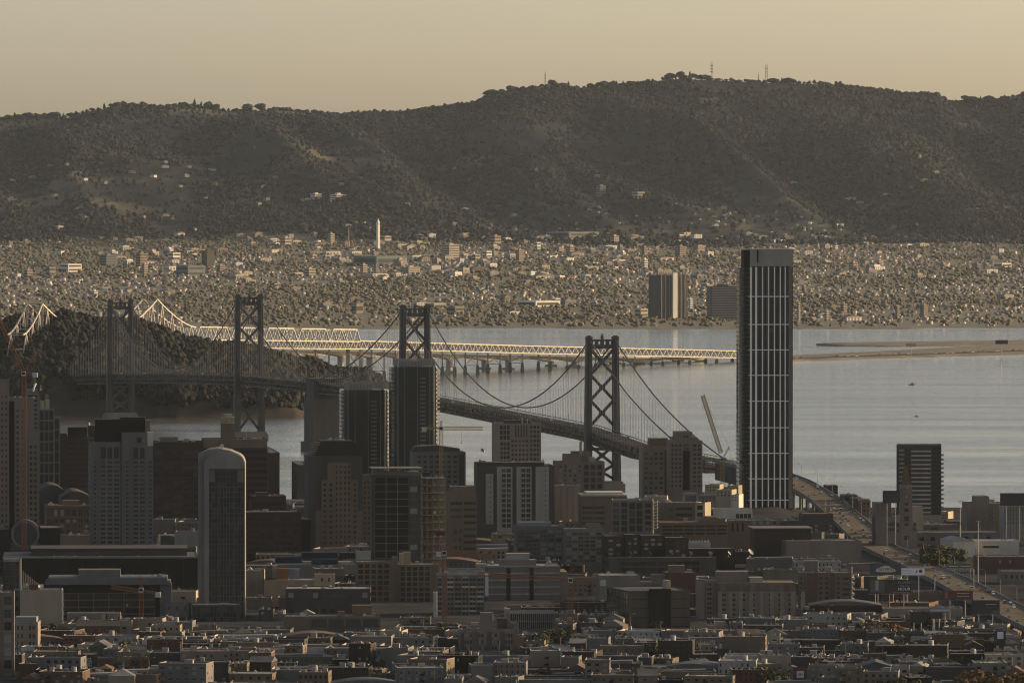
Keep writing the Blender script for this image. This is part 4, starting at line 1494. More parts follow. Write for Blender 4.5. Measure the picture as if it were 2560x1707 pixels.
# ------------------------------------------------------------------ middle of the city
# lattice-fronted and beige low buildings
b = Bld('lattice_building', 'narrow building with pale diamond lattice front beside arched tower', 613, 656, 1426, 4900, 26, -2, 'beige')
b.body(.6)
m = MB()
xa, xb = b.lx(614), b.lx(644)
for k in range(-12, 14):
    z = b.lz(1428) - k * 1.9
    for s in (1, -1):
        if z > b.H or not (0 < z - s * (xb - xa) < b.H): continue
        p, q = (xa, -.25, z), (xb, -.25, z - s * (xb - xa))
        m.beam(p, q, .22, .3, up=(0, 1, 0))
tag(m.build('lattice', ['wall cream'], b.root), kind='stuff')
b.units(6); b.done()
b = Bld('low_building', 'long beige blank-walled building with cluttered roof and orange box', 658, 790, 1450, 4890, 30, 2, 'beige', 'roof pale')
b.body(.7).units(14, smin=1.5, smax=3.5); b.part('roof_box', 680, 692, 1416, 1450, 12, 18, 'cream'); b.part('roof_box', 692, 719, 1424, 1450, 6, 12, 'orange'); b.part('roof_box', 662, 681, 1417, 1450, 14, 22, 'grey')
b.part('roof_box', 721, 748, 1425, 1450, 9, 15, 'blue-grey'); b.done()
b = Bld('beige_penthouse_block', 'small cream block with two square windows above dark grey box building', 787, 837, 1436, 4830, 14, 3, 'cream')
b.body(.5).grid(795, 830, 1440, 1458, 2, 1, .28, .5, .15).units(3); b.done()
b = Bld('office_block', 'dark grey box building with pale window strip under flat lit roof', 713, 925, 1472, 4760, 36, .2, 'dark grey', 'roof pale')
b.body(.7).grid(716, 922, 1480, 1496, 10, 1, .62, .8, .25, ('glass_grey', 'glass_blind', 'glass_grey'), 'grey', 1).grid(716, 840, 1520, 1534, 6, 1, .55, .8, .2, GL, 'dark grey', 1)
b.sides(3, 6); b.units(14, smin=1.0, smax=2.4); b.done()
b = Bld('warehouse', 'long tan warehouse with shallow piers in front of dark grey box building', 714, 950, 1541, 4630, 30, 4, 'tan', 'roof tar')
b.body(.7).grid(775, 946, 1546, 1570, 4, 1, .88, .85, .3, ('glass_grey',), 'tan', 1).part('lift_head', 845, 862, 1532, 1542, 8, 14, 'tan'); b.part('lift_head', 884, 930, 1518, 1541, 14, 24, 'ochre'); b.units(8); b.done()
# fin building in two halves
b = Bld('finned_building', 'beige building in two halves with tall dark bays between vertical fins', 891, 1095, 1407, 4930, 30, 3, 'tan')
b.body(.6, 891, 983, 1405).body(.6, 994, 1095, 1412, y0=.4).body(.5, 983, 994, 1395, y0=1.0)
b.grid(893, 974, 1408, 1560, 5, 11, .72, .72, .5, GL, 'dark grey', 1).grid(999, 1076, 1415, 1545, 5, 10, .72, .72, .5, GL, 'dark grey', 1, y0=.4)
b.part('lift_head', 999, 1010, 1385, 1412, 8, 14, 'cream'); b.part('lift_head', 1010, 1028, 1383, 1412, 10, 16, 'beige')
for k in range(7):
    x = b.lx(900 + 13 * k)
    b.m.box(x - .5, x + .5, -.5, .1, b.lz(1405) - .2, b.lz(1404))
b.units(16, 1408, smin=.8, smax=1.8, area=(.02, .98, .05, .6)); b.done()
b = Bld('low_building', 'pale narrow wall slab between finned and coloured-panel buildings', 1083, 1092, 1481, 4770, 12, 0, 'white'); b.body(.3); b.done()
# coloured panels
b = Bld('panel_apartments', 'apartment block with grid of orange, teal and white balcony panels', 1093, 1211, 1437, 4790, 24, 2, 'slate')
b.body(.6).box(1093, 1212, 1432, 1438, -.3, .05, 'pale grey')
cols = [(1095, 1103)] + [(1118 + 18.6 * k, 1134 + 18.6 * k) for k in range(5)]
for ci, (xa, xb) in enumerate(cols):
    for r in range(11):
        y0 = 1441 + 12.0 * r
        c = RND.choice(['orange', 'teal', 'pale grey', 'pale grey', 'slate', 'white', 'blue-grey', 'pale grey'])
        m = MB().box(b.lx(xa), b.lx(xb), -.35, .02, b.lz(y0 + 4.4), b.lz(y0))
        m.build('colour_panel', ['wall ' + c], b.root)
        b.grid(xa, xb, y0 + 5, y0 + 11.5, 2, 1, .8, .95, .12, GL, 'grey', 2)
b.box(1213, 1221, 1436, 1490, 0, 12, 'white'); b.units(8); b.done()
# parking garage
b = Bld('parking_garage', 'grey garage with long white floor bands and two dark stair slots', 1219, 1401, 1416, 4950, 40, 3, 'grey', 'roof pale')
b.body(.4)
for k in range(8):
    y = 1414 + 17.4 * k
    b.box(1219, 1400, y, y + 3.6, -.7, .05, 'pale grey')
for x in (1266, 1324):
    b.box(x, x + 10, 1420, 1530, -.78, .05, 'black')
b.part('stair_head', 1252, 1342, 1402, 1417, 6, 20, 'grey'); b.part('plant_room', 1268, 1326, 1386, 1403, 8, 18, 'pale grey'); b.box(1192, 1219, 1411, 1419, 3, 20, 'pale grey')
b.m.box(b.lx(1401), b.lx(1419), 1, 38, -1, b.lz(1430), b.mi('pink-grey')); b.units(10, kinds=('air_unit', 'vent', 'duct')); b.done()
b = Bld('finned_office', 'low dark office behind tall closely spaced white fins', 1276, 1386, 1529, 4660, 24, 1, 'dark grey')
b.body(.5).box(1274, 1387, 1527, 1534, -.9, .05, 'pale grey')
for k in range(23):
    x = b.lx(1276 + 109.5 * k / 22)
    b.m.box(x - .15, x + .15, -.85, .05, 0, b.lz(1534), b.mi('pale grey'))
for y in (1552, 1571): b.box(1276, 1386, y, y + 1.2, -.6, .05, 'pale grey')
b.grid(1276, 1386, 1535, 1590, 22, 3, .7, .85, .05, GL, 'black', 2); b.part('lift_head', 1262, 1275, 1523, 1560, 3, 20, 'cream'); b.part('water_tank', 1268, 1302, 1516, 1528, 10, 16, 'green-grey'); b.units(5); b.done()
b = Bld('apartment_block', 'tan stepped apartment block with bay windows and blank top tower', 1152, 1296, 1568, 4450, 26, 4, 'pink-grey')
b.body(.7, 1174, 1284, 1572).body(.6, 1152, 1174, 1580, y0=1.5).body(.6, 1284, 1296, 1560, y0=2)
b.part('top_tower', 1203, 1233, 1534, 1573, 4, 12, 'pink-grey'); b.part('roof_shed', 1246, 1270, 1548, 1573, 5, 12, 'dark grey'); b.part('chimney_stack', 1231, 1236, 1537, 1552, 3, 4, 'cream')
for xa in (1160, 1196, 1229, 1262):
    b.box(xa, xa + 20, 1578, 1650, -1.2, .05)
    b.grid(xa, xa + 20, 1580, 1644, 3, 4, .6, .5, .2, GB, 'pale grey', 2, y0=-1.2)
b.units(6, 1572); b.done()
# tower under construction
b = Bld('unfinished_tower', 'tower under construction with dark glazed half and open lit floors', 930, 1116, 1170, 5150, 30, 5, 'dark grey')
xm = 1050
b.m.box(b.lx(930), b.lx(xm), 0, 30, -1, b.lz(1188), 0)
b.grid(936, xm - 28, 1192, 1395, 3, 11, .93, .90, .35, ('wall black',), 'dark grey', 2, 'grey').grid(xm - 26, xm - 6, 1196, 1395, 1, 11, .9, .72, .3, ('glass_blind', 'glass_grey'), 'dark grey', 1)  # flat black panes paint the dark interior behind the grid
m = MB().box(b.lx(928), b.lx(xm + 6), -.6, 29, b.lz(1172), b.lz(1170)).box(b.lx(934), b.lx(xm), 3, 26, b.lz(1188), b.lz(1180))
for k in range(14):
    x = b.lx(932 + 9 * k); m.box(x - .1, x + .1, -.4, -.2, b.lz(1190), b.lz(1172))
m.build('roof_frame', ['wall grey'], b.root)
fh = (b.lz(1197) - b.lz(1400)) / 11
for f in range(12):
    z = b.lz(1197) - f * fh
    m = MB().box(b.lx(xm), b.lx(1115), -.3, 29, z - .35, z)
    m.build('floor_slab', ['wall dark grey'], b.root)
m = MB()
for k in range(5):
    for j in range(4):
        x, y = b.lx(xm + 3 + 15 * k), .4 + 9 * j
        m.box(x - .35, x + .35, y, y + .7, -1, b.lz(1197) - .4)
for f in range(11):
    for k in range(22):
        x, y = b.lx(xm + 2 + 61 * RND.random()), RND.uniform(.5, 27)
        z = b.lz(1197) - (f + 1) * fh
        if RND.random() < .6:
            m.box(x - .08, x + .08, y, y + .16, z, z + fh - .4)
        else:
            m.box(x - RND.uniform(.3, 1.4), x, y, y + .5, z, z + RND.uniform(.4, 2.2))
m.box(b.lx(xm + 16), b.lx(xm + 40), 20, 24, -1, b.lz(1197))
tag(m.build('columns_and_props', ['wall beige'], b.root), kind='stuff')
b.box(1088, 1113, 1330, 1338, -.5, -.3, 'red'); b.part('tarpaulin', 1058, 1076, 1182, 1192, 4, 9, 'blue'); b.units(14, 1193, smin=.8, smax=2.0, area=(.62, .98, .05, .9)); b.done()
# towers behind
b = Bld('apartment_tower', 'grey apartment tower under dark cap beside the rounded glass towers', 1033, 1164, 1130, 6060, 30, 6, 'grey')
b.body(.8).grid(1040, 1160, 1136, 1260, 8, 10, .55, .5, .3, GL, 'grey', 2); b.box(1147, 1160, 1136, 1260, -.4, .05, 'dark grey')
m = MB().xzprism([(b.lx(1030), b.lz(1130)), (b.lx(1150), b.lz(1130)), (b.lx(1150), b.lz(1122)), (b.lx(1096), b.lz(1114)), (b.lx(1040), b.lz(1116))], 2, 26); m.build('cap', ['wall dark grey'], b.root); b.units(4, 1130, area=(.8, .98, .1, .9)); b.done()
b = Bld('apartment_tower', 'beige and glass apartment tower standing before the bridge deck', 1236, 1353, 1058, 6010, 30, 4, 'beige')
b.body(.8).grid(1249, 1275, 1062, 1100, 3, 3, .8, .8, .3, ('glass_grey', 'glass_dark'), 'grey', 2).grid(1250, 1275, 1104, 1160, 3, 5, .8, .7, .3, ('glass_grey', 'glass_dark'), 'grey', 2)
b.grid(1286, 1320, 1062, 1094, 5, 1, .5, .94, .3, GL, 'grey', 1).grid(1277, 1322, 1097, 1165, 5, 6, .6, .45, .3, GL, 'grey', 2).grid(1324, 1350, 1062, 1165, 3, 9, .7, .6, .25, ('glass_grey', 'glass_dark'), 'grey', 2)
b.part('mast_box', 1306, 1309, 1046, 1059, 6, 7.5, 'white'); b.part('mast_box', 1319, 1321, 1048, 1059, 6, 7.5, 'white'); b.part('plant_room', 1262, 1330, 1052, 1059, 10, 22, 'dark grey'); b.done()
b = Bld('apartment_tower', 'apartment tower of white panels with paired window columns and dark slots', 1192, 1385, 1164, 5620, 32, 4, 'dark grey')
b.body(.8, 1192, 1385, 1164).box(1214, 1233, 1184, 1310, -.7, .05, 'pale grey').box(1242, 1281, 1167, 1330, -.7, .05, 'pale grey').box(1291, 1329, 1167, 1330, -.7, .05, 'pale grey').box(1339, 1372, 1167, 1330, -.7, .05, 'pale grey')
b.grid(1253, 1278, 1170, 1320, 2, 12, .78, .7, .3, GL, 'grey', 0, 'pale grey', y0=-.7).grid(1302, 1327, 1170, 1320, 2, 12, .78, .7, .3, GL, 'grey', 0, 'pale grey', y0=-.7)
b.grid(1362, 1367, 1170, 1320, 1, 12, .5, .25, .2, ('glass_dark',), 'grey', 2, 'pale grey', y0=-.7).grid(1223, 1228, 1187, 1310, 1, 10, .5, .25, .2, ('glass_dark',), 'grey', 2, 'pale grey', y0=-.7)
m = MB().box(b.lx(1192), b.lx(1362), 4, 30, b.lz(1165), b.lz(1157)); m.build('upper_storey', ['wall dark brown'], b.root); b.part('flag_base', 1200, 1203, 1150, 1160, 8, 9, 'dark brown'); b.units(6, 1157, area=(.1, .9, .3, .9)); b.done()
b = Bld('office_block', 'tan office with long horizontal window slots beside unfinished tower', 1118, 1191, 1230, 5380, 30, 5, 'tan')
b.body(.6).body(.6, 1130, 1190, 1217, y0=4).bands(1160, 1189, 1250, 1380, 8, .42, .3, GL, 'tan').bands(1126, 1156, 1250, 1300, 3, .42, .3, GL, 'tan').grid(1133, 1156, 1318, 1380, 2, 3, .5, .5, .35, GL, 'tan')
b.units(8, 1217, smin=.8, smax=1.8); b.done()
b = Bld('apartment_block', 'tan stepped apartment block with chimney below bridge tower', 1391, 1512, 1154, 6030, 28, 5, 'pink-grey')
b.body(.7).body(.6, 1412, 1455, 1136, y0=4, y1=20).body(.6, 1434, 1478, 1130, y0=8, y1=24)
b.grid(1396, 1455, 1160, 1240, 5, 7, .5, .5, .3, GB, 'tan', 2).grid(1458, 1508, 1160, 1240, 3, 5, .7, .75, .35, GL, 'tan', 2)
b.part('chimney_stack', 1451, 1457, 1105, 1140, 6, 8, 'cream'); b.part('roof_box', 1473, 1488, 1144, 1156, 2, 8, 'cream'); b.units(4); b.done()
b = Bld('blank_block', 'windowless pale tan block with shallow vertical seams', 1385, 1451, 1215, 5730, 30, 4, 'beige')
b.body(.6).box(1385, 1451, 1213, 1218, -.4, .05)
for k in range(5): b.box(1387 + 15.5 * k, 1388 + 15.5 * k, 1218, 1315, -.25, .05, 'tan')
b.units(4); b.done()
b = Bld('office_block', 'tan office under bright white roof with dark window slots', 1453, 1568, 1240, 5640, 34, 3, 'tan', 'roof pale')
b.body(.3).bands(1456, 1484, 1262, 1315, 4, .5, .3, GL, 'tan').bands(1486, 1512, 1262, 1315, 4, .5, .3, GL, 'tan')
m = MB().box(b.lx(1452), b.lx(1567), -1.0, 33, b.lz(1240), b.lz(1236)); m.box(b.lx(1466), b.lx(1560), 3, 30, b.lz(1236), b.lz(1231)); m.build('white_roof', ['wall white'], b.root); b.done()
b = Bld('office_block', 'grey modern office of large glazed bays with white lit end stair', 1529, 1632, 1250, 5430, 30, -2, 'grey')
b.body(.7).grid(1530, 1552, 1254, 1330, 1, 5, .75, .8, .3, ('glass_dark', 'glass_grey'), 'grey', 1).grid(1552, 1570, 1254, 1330, 1, 5, .8, .8, .3, GL, 'grey', 1).grid(1572, 1608, 1256, 1330, 2, 4, .8, .85, .35, GL, 'grey', 1).grid(1612, 1630, 1256, 1330, 1, 5, .8, .7, .35, GL, 'grey', 1)
m = MB()
for k in range(9):
    z = b.lz(1258 + 8 * k); m.box(b.lx(1632), b.lx(1645), .5, 9, z, z + .5); m.box(b.lx(1643), b.lx(1645), .5, 9, z, z + 1.4)
m.box(b.lx(1632), b.lx(1634), .5, 9, -1, b.lz(1252)).build('stair_balconies', ['wall white'], b.root); b.units(5); b.done()
b = Bld('low_building', 'sunlit cream penthouse wall behind grey modern office', 1612, 1668, 1240, 5560, 16, -4, 'cream'); b.body(.4).units(3); b.done()
b = Bld('apartment_tower', 'tan apartment tower with many small windows, left of stepped twin', 1607, 1674, 1114, 6080, 28, 5, 'beige')
b.body(.8).grid(1609, 1660, 1128, 1250, 4, 10, .55, .5, .3, GB, 'tan', 2).box(1662, 1672, 1125, 1255, -.3, .05, 'dark grey'); b.part('plant_room', 1626, 1672, 1097, 1115, 5, 18, 'tan'); b.units(5); b.done()
b = Bld('apartment_tower', 'stepped tan apartment tower with dark central slot', 1675, 1757, 1102, 6050, 28, 4, 'beige')
b.body(.6).body(.5, 1683, 1745, 1094, y0=2).body(.5, 1690, 1733, 1080, y0=4)
b.grid(1677, 1706, 1108, 1220, 3, 10, .55, .5, .3, GL, 'tan', 2).grid(1732, 1755, 1108, 1220, 2, 10, .6, .5, .3, GL, 'tan', 2).grid(1710, 1723, 1088, 1104, 2, 1, .7, .85, .2, GL, 'tan', 2, y0=4).box(1708, 1725, 1126, 1225, -.32, .05, 'black').grid(1709, 1724, 1108, 1126, 2, 2, .7, .5, .3, GL, 'tan', 2)
b.units(6, 1080, area=(.25, .65, .3, .7), smin=.8, smax=1.4); b.done()
b = Bld('office_block', 'beige office with lit gridded end bay and dark window bands', 1647, 1740, 1257, 5540, 30, -3, 'tan')
b.body(.6).bands(1690, 1732, 1264, 1310, 3, .45, .25, GL, 'tan').grid(1672, 1684, 1266, 1300, 2, 2, .4, .4, .2, GL, 'tan'); b.units(7); b.done()
b = Bld('lit_end_block', 'cream block with two open bays, coloured as the sunlit end of beige office', 1739, 1763, 1256, 5520, 12, -22, 'cream')  # sunlit end of the office, its light put in as cream colour
b.body(.5).grid(1741, 1761, 1260, 1295, 1, 2, .7, .6, .6, ('glass_dark',), 'cream', 2); b.done()
b = Bld('portal_building', 'white portal-framed building at foot of stepped tan tower', 1709, 1746, 1233, 5820, 20, 2, 'slate')
b.body(.3).box(1708, 1747, 1232, 1238, -1.2, .05, 'pale grey').box(1708, 1714, 1232, 1262, -1.2, .05, 'pale grey').box(1741, 1747, 1232, 1262, -1.2, .05, 'pale grey'); b.done()
for (xa, xb, yt, d, c, lb, yaw) in ((1763, 1800, 1211, 5960, 'cream', 'sunlit cream house cluster beside crane mast', -12), (1790, 1830, 1224, 5900, 'cream', 'sunlit flat-roofed cream house under crane', -15), (1822, 1847, 1214, 5930, 'beige', 'beige house pressed against tall ribbed tower', -12), (1828, 1848, 1236, 5880, 'white', 'white house at foot of tall ribbed tower', -14), (1752, 1792, 1238, 5850, 'grey', 'grey house under the crane mast', 4)):
    b = Bld('house', lb, xa, xb, yt, d, 16, yaw, c, group=None); b.body(.5).grid(xa + 2, xb - 2, yt + 3, yt + 18, 4, 2, .4, .5, .15, GL, 'white', 2).units(3, smin=.8, smax=1.4); b.done()
b = Bld('low_building', 'long white blank wall building below tall ribbed tower', 1784, 1882, 1272, 5820, 24, 2, 'white')
b.body(.4).grid(1840, 1880, 1284, 1296, 4, 1, .85, .9, .2, GL, 'grey', 1).grid(1765, 1784, 1274, 1290, 2, 1, .8, .9, .2, GL, 'grey', 1); b.units(6, smin=.6, smax=1.2); b.done()
b = Bld('parking_garage', 'open-sided tan garage with deep shaded parking decks', 1652, 1822, 1306, 5480, 36, 5, 'tan', 'roof brown')
b.body(.5)
for k in range(3): b.box(1655, 1820, 1313 + 9 * k, 1318.5 + 9 * k, -.05, .02, 'black')  # black strips paint the shade inside the open decks
b.grid(1655, 1820, 1311, 1338, 6, 3, .94, .62, .5, ('glass_dark',), 'tan', 2)  # dark panes fill the deck openings in place of their shade
b.m.xzprism([(b.lx(1746), b.lz(1306)), (b.lx(1822), b.lz(1306)), (b.lx(1790), b.lz(1293)), (b.lx(1770), b.lz(1293))], 4, 22, b.mi('tan')); b.units(6); b.done()
for (xa, xb, yt, d, c, lb, cols, rows) in ((1291, 1409, 1315, 5260, 'slate', 'grey condominium with curved balconies and bluish top storey', 6, 7), (1412, 1508, 1322, 5240, 'grey', 'grey condominium of square gridded windows', 6, 8)):
    b = Bld('condominium', lb, xa, xb, yt, d, 28, 4, c); b.body(.7)
    b.grid(xa + 3, xb - 3, yt + 8, yt + 85, cols, rows, .8, .62, .3, GB, 'pale grey', 1)
    if cols == 6 and c == 'slate':
        b.body(.5, 1300, 1379, 1306, y0=3, wall='blue-grey')
        m = MB()
        for k in range(6):
            z = b.lz(1330 + 10 * k); m.prism([(b.lx(1291), 0), (b.lx(1300), -1.8), (b.lx(1325), -2.4), (b.lx(1346), 0)], z, z + .9)
        tag(m.build('curved_balconies', ['wall slate'], b.root), kind='stuff')
    else:
        b.body(.5, 1470, 1502, 1310, y0=5, y1=16)
    b.units(12, smin=.6, smax=1.4); b.done()
for i, (xa, xb, yt) in enumerate(((1512, 1560, 1340), (1562, 1600, 1336), (1602, 1662, 1338), (1664, 1722, 1344))):
    b = Bld('brick_condominium', ['dark brick condominium with pale window groups next to gridded grey condominium', 'narrow dark brick condominium, second along the brick row', 'broad dark brick condominium with rooftop sheds in the brick row', 'dark brick condominium at the end of brick row by the white tent roof'][i], xa, xb, yt, 5200, 24, 4, 'dark brown')
    b.body(.6).grid(xa + 6, xb - 4, yt + 6, yt + 50, max(2, int((xb - xa) / 18)), 4, .6, .55, .25, GB, 'pale grey', 1).units(5, smin=.7, smax=1.5); b.done()
b = Bld('studio_building', 'long dark low building with row of satellite dishes on its roof', 1522, 1792, 1394, 5180, 40, 6, 'dark grey', 'roof tar')
b.body(.5).body(.4, 1635, 1850, 1376, y0=20, wall='black').grid(1555, 1750, 1403, 1414, 9, 1, .94, .9, .3, ('glass_dark',), 'grey', 2).grid(1555, 1750, 1418, 1432, 9, 1, .94, .9, .3, ('glass_dark',), 'grey', 2)
b.sides(2, 6); b.done()
STUD = b
b = Bld('tent_roof_building', 'small building under scalloped white tent roof', 1718, 1778, 1358, 5260, 16, 2, 'white')
b.body(.2)
m = MB()
for k in range(8):
    x0, x1 = b.lx(1718 + 7.5 * k), b.lx(1718 + 7.5 * (k + 1))
    m.xzprism([(x0, b.H - 1), (x1, b.H - 1), (x1, b.H), ((x0 + x1) / 2, b.H + 1.4), (x0, b.H)], -.6, 17)
tag(m.build('tent_roof', ['wall white'], b.root), kind='stuff'); b.done()
# blank big box by the freeway
b = Bld('warehouse', 'big blank brown-grey warehouse wall beside the freeway', 1966, 2156, 1352, 5400, 34, 6, 'pink-grey', 'roof tar')
b.body(.6).units(6)
m = MB()
for k in range(4):
    m.box(-b.W / 2 - .12, -b.W / 2, 2, 32, b.H - 4 - 5 * k, b.H - 2 - 5 * k)
m.build('side_bands', ['wall tan'], b.root); b.done()
b = Bld('office_block', 'small tan office with slanting pale window bands beside blank warehouse', 1921, 1964, 1344, 5440, 24, 12, 'dark brown')
b.body(.4).bands(1922, 1963, 1346, 1385, 3, .5, .35, ('glass_dark',), 'tan', 'tan').units(3); b.done()
b = Bld('long_building', 'long low dark building under the freeway ramp', 1886, 2088, 1302, 5680, 30, 4, 'dark grey', 'roof brown')
b.body(.5).grid(1890, 2084, 1310, 1330, 16, 2, .5, .5, .2, GB, 'grey', 2).body(.5, 2010, 2086, 1285, y0=3).units(8); b.done()
b = Bld('long_building', 'beige commercial row with lit square windows beside the dark ramp building', 1824, 1950, 1301, 5600, 24, 3, 'tan')
b.body(.5).grid(1826, 1864, 1306, 1330, 3, 1, .4, .9, .2, ('glass_dark',), 'cream', 2).grid(1878, 1946, 1302, 1312, 4, 1, .5, .8, .2, ('glass_blind', 'glass_grey'), 'tan', 2).units(8); b.done()
b = Bld('dark_hall', 'flat dark hall with overhanging roof in front of the beige commercial row', 1888, 2030, 1322, 5420, 34, 4, 'dark brown')
b.body(.3); m = MB().box(b.lx(1882), b.lx(2034), -2, 34, b.H, b.H + .6); m.build('roof_slab', ['wall slate'], b.root); b.units(5); b.done()
# hotel with deep-set windows
b = Bld('hotel', 'wide tan hotel with rows of dark windows between pale piers and mansard top', 1796, 1992, 1479, 4750, 30, 3, 'pink-grey')
b.body(.4)
for k in range(9): b.box(1808 + 26 * k - 20 + 8, 1808 + 26 * k - 20 + 18, 1480, 1546, -.5, .05, 'beige')
b.grid(1797, 1990, 1481, 1542, 8, 5, .5, .5, .35, GL, 'tan', 0)
m = MB().xzprism([(b.lx(1795), b.H), (b.lx(1992), b.H), (b.lx(1990), b.lz(1457)), (b.lx(1797), b.lz(1457))], .6, 28); m.build('mansard_roof', ['wall tan'], b.root)
for k in range(8): b.part('dormer', 1802 + 24.5 * k, 1814 + 24.5 * k, 1464, 1479, .1, 4, 'tan' if k % 3 else 'grey')
b.part('round_turret', 1743, 1763, 1449, 1560, 1, 10, 'pink-grey'); b.m.box(b.lx(1763), b.lx(1796), 2, 24, -1, b.lz(1452)); b.grid(1766, 1784, 1455, 1550, 1, 8, .6, .5, .3, GL, 'tan', 0, y0=2)
b.part('roof_block', 1796, 1874, 1432, 1458, 8, 24, 'pink-grey'); b.part('roof_block', 1878, 1910, 1446, 1458, 6, 18, 'pale grey'); b.units(12, 1457, smin=.8, smax=2.2); b.done()
b = Bld('apartment_block', 'tan apartment block with brown stair bays and sunlit balcony edge', 1996, 2130, 1432, 4850, 28, -3, 'tan')
b.body(.6).grid(2000, 2018, 1440, 1500, 2, 5, .45, .5, .3, GL, 'tan', 0).box(2019, 2045, 1434, 1505, -.4, .05, 'brown').grid(2046, 2076, 1440, 1500, 2, 5, .5, .5, .3, GL, 'tan', 0).box(2077, 2088, 1434, 1505, -.4, .05, 'brown').grid(2089, 2106, 1440, 1500, 1, 5, .4, .5, .3, GL, 'tan', 0).grid(2107, 2128, 1440, 1505, 1, 5, .9, .5, .3, GL, 'tan', 1)
m = MB()
for k in range(5):
    z = b.lz(1448 + 13 * k); m.box(b.lx(2130), b.lx(2137), 0, 8, z - .4, z + 1.0)
m.box(b.lx(2130), b.lx(2132), 0, 8, -1, b.lz(1418)).build('balcony_stack', ['wall white'], b.root); b.part('roof_block', 2012, 2046, 1405, 1432, 8, 18, 'pink-grey'); b.part('roof_block', 2066, 2080, 1419, 1432, 4, 9, 'cream'); b.part('roof_block', 2079, 2087, 1428, 1433, 2, 5, 'white'); b.units(8); b.done()
b = Bld('cube_building', 'dark grey cube building split by a black vertical stripe', 1571, 1727, 1476, 4660, 50, 14, 'dark grey', 'roof tar')
b.body(.6)
b.box(1623, 1678, 1472, 1585, -.6, .05, 'black')
for k in range(5):
    b.box(1582, 1623, 1497 + 23 * k, 1498.5 + 23 * k, -.2, .05, 'black').box(1678, 1722, 1497 + 23 * k, 1498.5 + 23 * k, -.2, .05, 'black')
b.sides(5, 9, .6, .8, right=False); b.part('plant_room', 1690, 1700, 1457, 1477, 20, 30, 'cream'); b.units(26, smin=.5, smax=1.2, area=(.02, .9, .05, .5)); b.done()
b = Bld('office_block', 'pale flat-roofed annex behind dark cube building', 1500, 1600, 1438, 4830, 26, 5, 'grey', 'roof pale'); b.body(.4).units(8); b.done()
b = Bld('brick_building', 'dark brick block with tan rooftop box beside hotel', 1668, 1742, 1432, 4900, 28, 4, 'brick red'); b.body(.5); b.part('roof_box', 1674, 1714, 1415, 1433, 3, 12, 'tan'); b.part('roof_box', 1631, 1665, 1438, 1455, 2, 12, 'pink-grey'); b.units(5); b.done()

# ---- right-hand waterfront
b = Bld('striped_tower', 'dark apartment tower striped by pale balcony bands near the water', 2243, 2355, 1112, 6180, 30, -3, 'dark grey')
b.body(.5)
nb = 17
for k in range(nb):
    y = 1124 + 10.9 * k
    b.box(2250, 2263 if k % 2 else 2262, y, y + 4, -.6, .05, 'pale grey').box(2280, 2329, y + 2, y + 6, -.8, .05, 'white')
    m = MB().box(b.lx(2355), b.lx(2361), 1, 4, b.lz(y + 16), b.lz(y + 11)); 
    m.build('balcony', ['wall cream'], b.root)
b.grid(2264, 2279, 1120, 1300, 2, 17, .8, .7, .2, GL, 'dark grey', 2).grid(2332, 2353, 1116, 1300, 4, 17, .8, .7, .15, ('glass_dark',), 'dark grey', 2).grid(2282, 2328, 1130, 1310, 6, 16, .9, .45, .1, GL, 'dark grey', 2)
m = MB()
for k in range(16): m.box(b.lx(2255 + 4.6 * k), b.lx(2258 + 4.6 * k), 12, 13, b.H - 1, b.lz(1110.5))
tag(m.build('lit_parapet', ['wall white'], b.root), kind='stuff')
b.units(5, kinds=('antenna', 'antenna', 'air_unit')); b.done()
b = Bld('clock_tower_building', 'grey stone building with slender clock tower and dark pointed roof', 2192, 2296, 1330, 5600, 30, 3, 'pink-grey', 'roof tar')
b.body(.6, 2192, 2240, 1292).body(.6, 2240, 2296, 1322).body(.5, 2192, 2232, 1258, y0=6)
tz = b.lz(1222)
m = MB().box(b.lx(2253), b.lx(2282), -.6, 8, -1, tz)
m.box(b.lx(2251), b.lx(2284), -1.1, 8.5, b.lz(1286), b.lz(1283)).box(b.lx(2252), b.lx(2283), -.9, 8.3, b.lz(1224), b.lz(1221)); m.build('clock_tower', ['wall pink-grey'], b.root)
m = MB()
for k in range(7): m.box(b.lx(2254 + 4.1 * k), b.lx(2256.4 + 4.1 * k), -.6, 8, b.lz(1221), b.lz(1215))
m.box(b.lx(2253), b.lx(2282), -.7, 8.1, b.lz(1215), b.lz(1213)); m.build('belfry', ['wall cream'], b.root)
cxm, cym = b.lx(2267.5), 3.7
r0 = b.lx(2280) - cxm
m = MB().add([(cxm - r0, cym - 4, b.lz(1213)), (cxm + r0, cym - 4, b.lz(1213)), (cxm + r0, cym + 4, b.lz(1213)), (cxm - r0, cym + 4, b.lz(1213)), (cxm - .9, cym - .9, b.lz(1166)), (cxm + .9, cym - .9, b.lz(1166)), (cxm + .9, cym + .9, b.lz(1166)), (cxm - .9, cym + .9, b.lz(1166))],
             [(0, 3, 2, 1), (4, 5, 6, 7), (0, 1, 5, 4), (1, 2, 6, 5), (2, 3, 7, 6), (3, 0, 4, 7)]); m.build('pointed_roof', ['wall brown'], b.root)
def facedisc(m, x, z, r, y0, y1, seg=20):
    vs = [(x + r * cos(2 * pi * k / seg), y, z + r * sin(2 * pi * k / seg)) for y in (y0, y1) for k in range(seg)]
    m.add(vs, [tuple(range(seg)), tuple(range(2 * seg - 1, seg - 1, -1))] + [(k, k + seg, (k + 1) % seg + seg, (k + 1) % seg) for k in range(seg)])
zc = b.lz(1242)
m = MB(); facedisc(m, cxm, zc, 1.75, -.75, -.58); clk = m.build('clock_face', ['wall dark grey'], b.root)
m = MB(); facedisc(m, cxm, zc, 1.3, -.85, -.76); m.build('dial', ['wall pale grey'], clk)
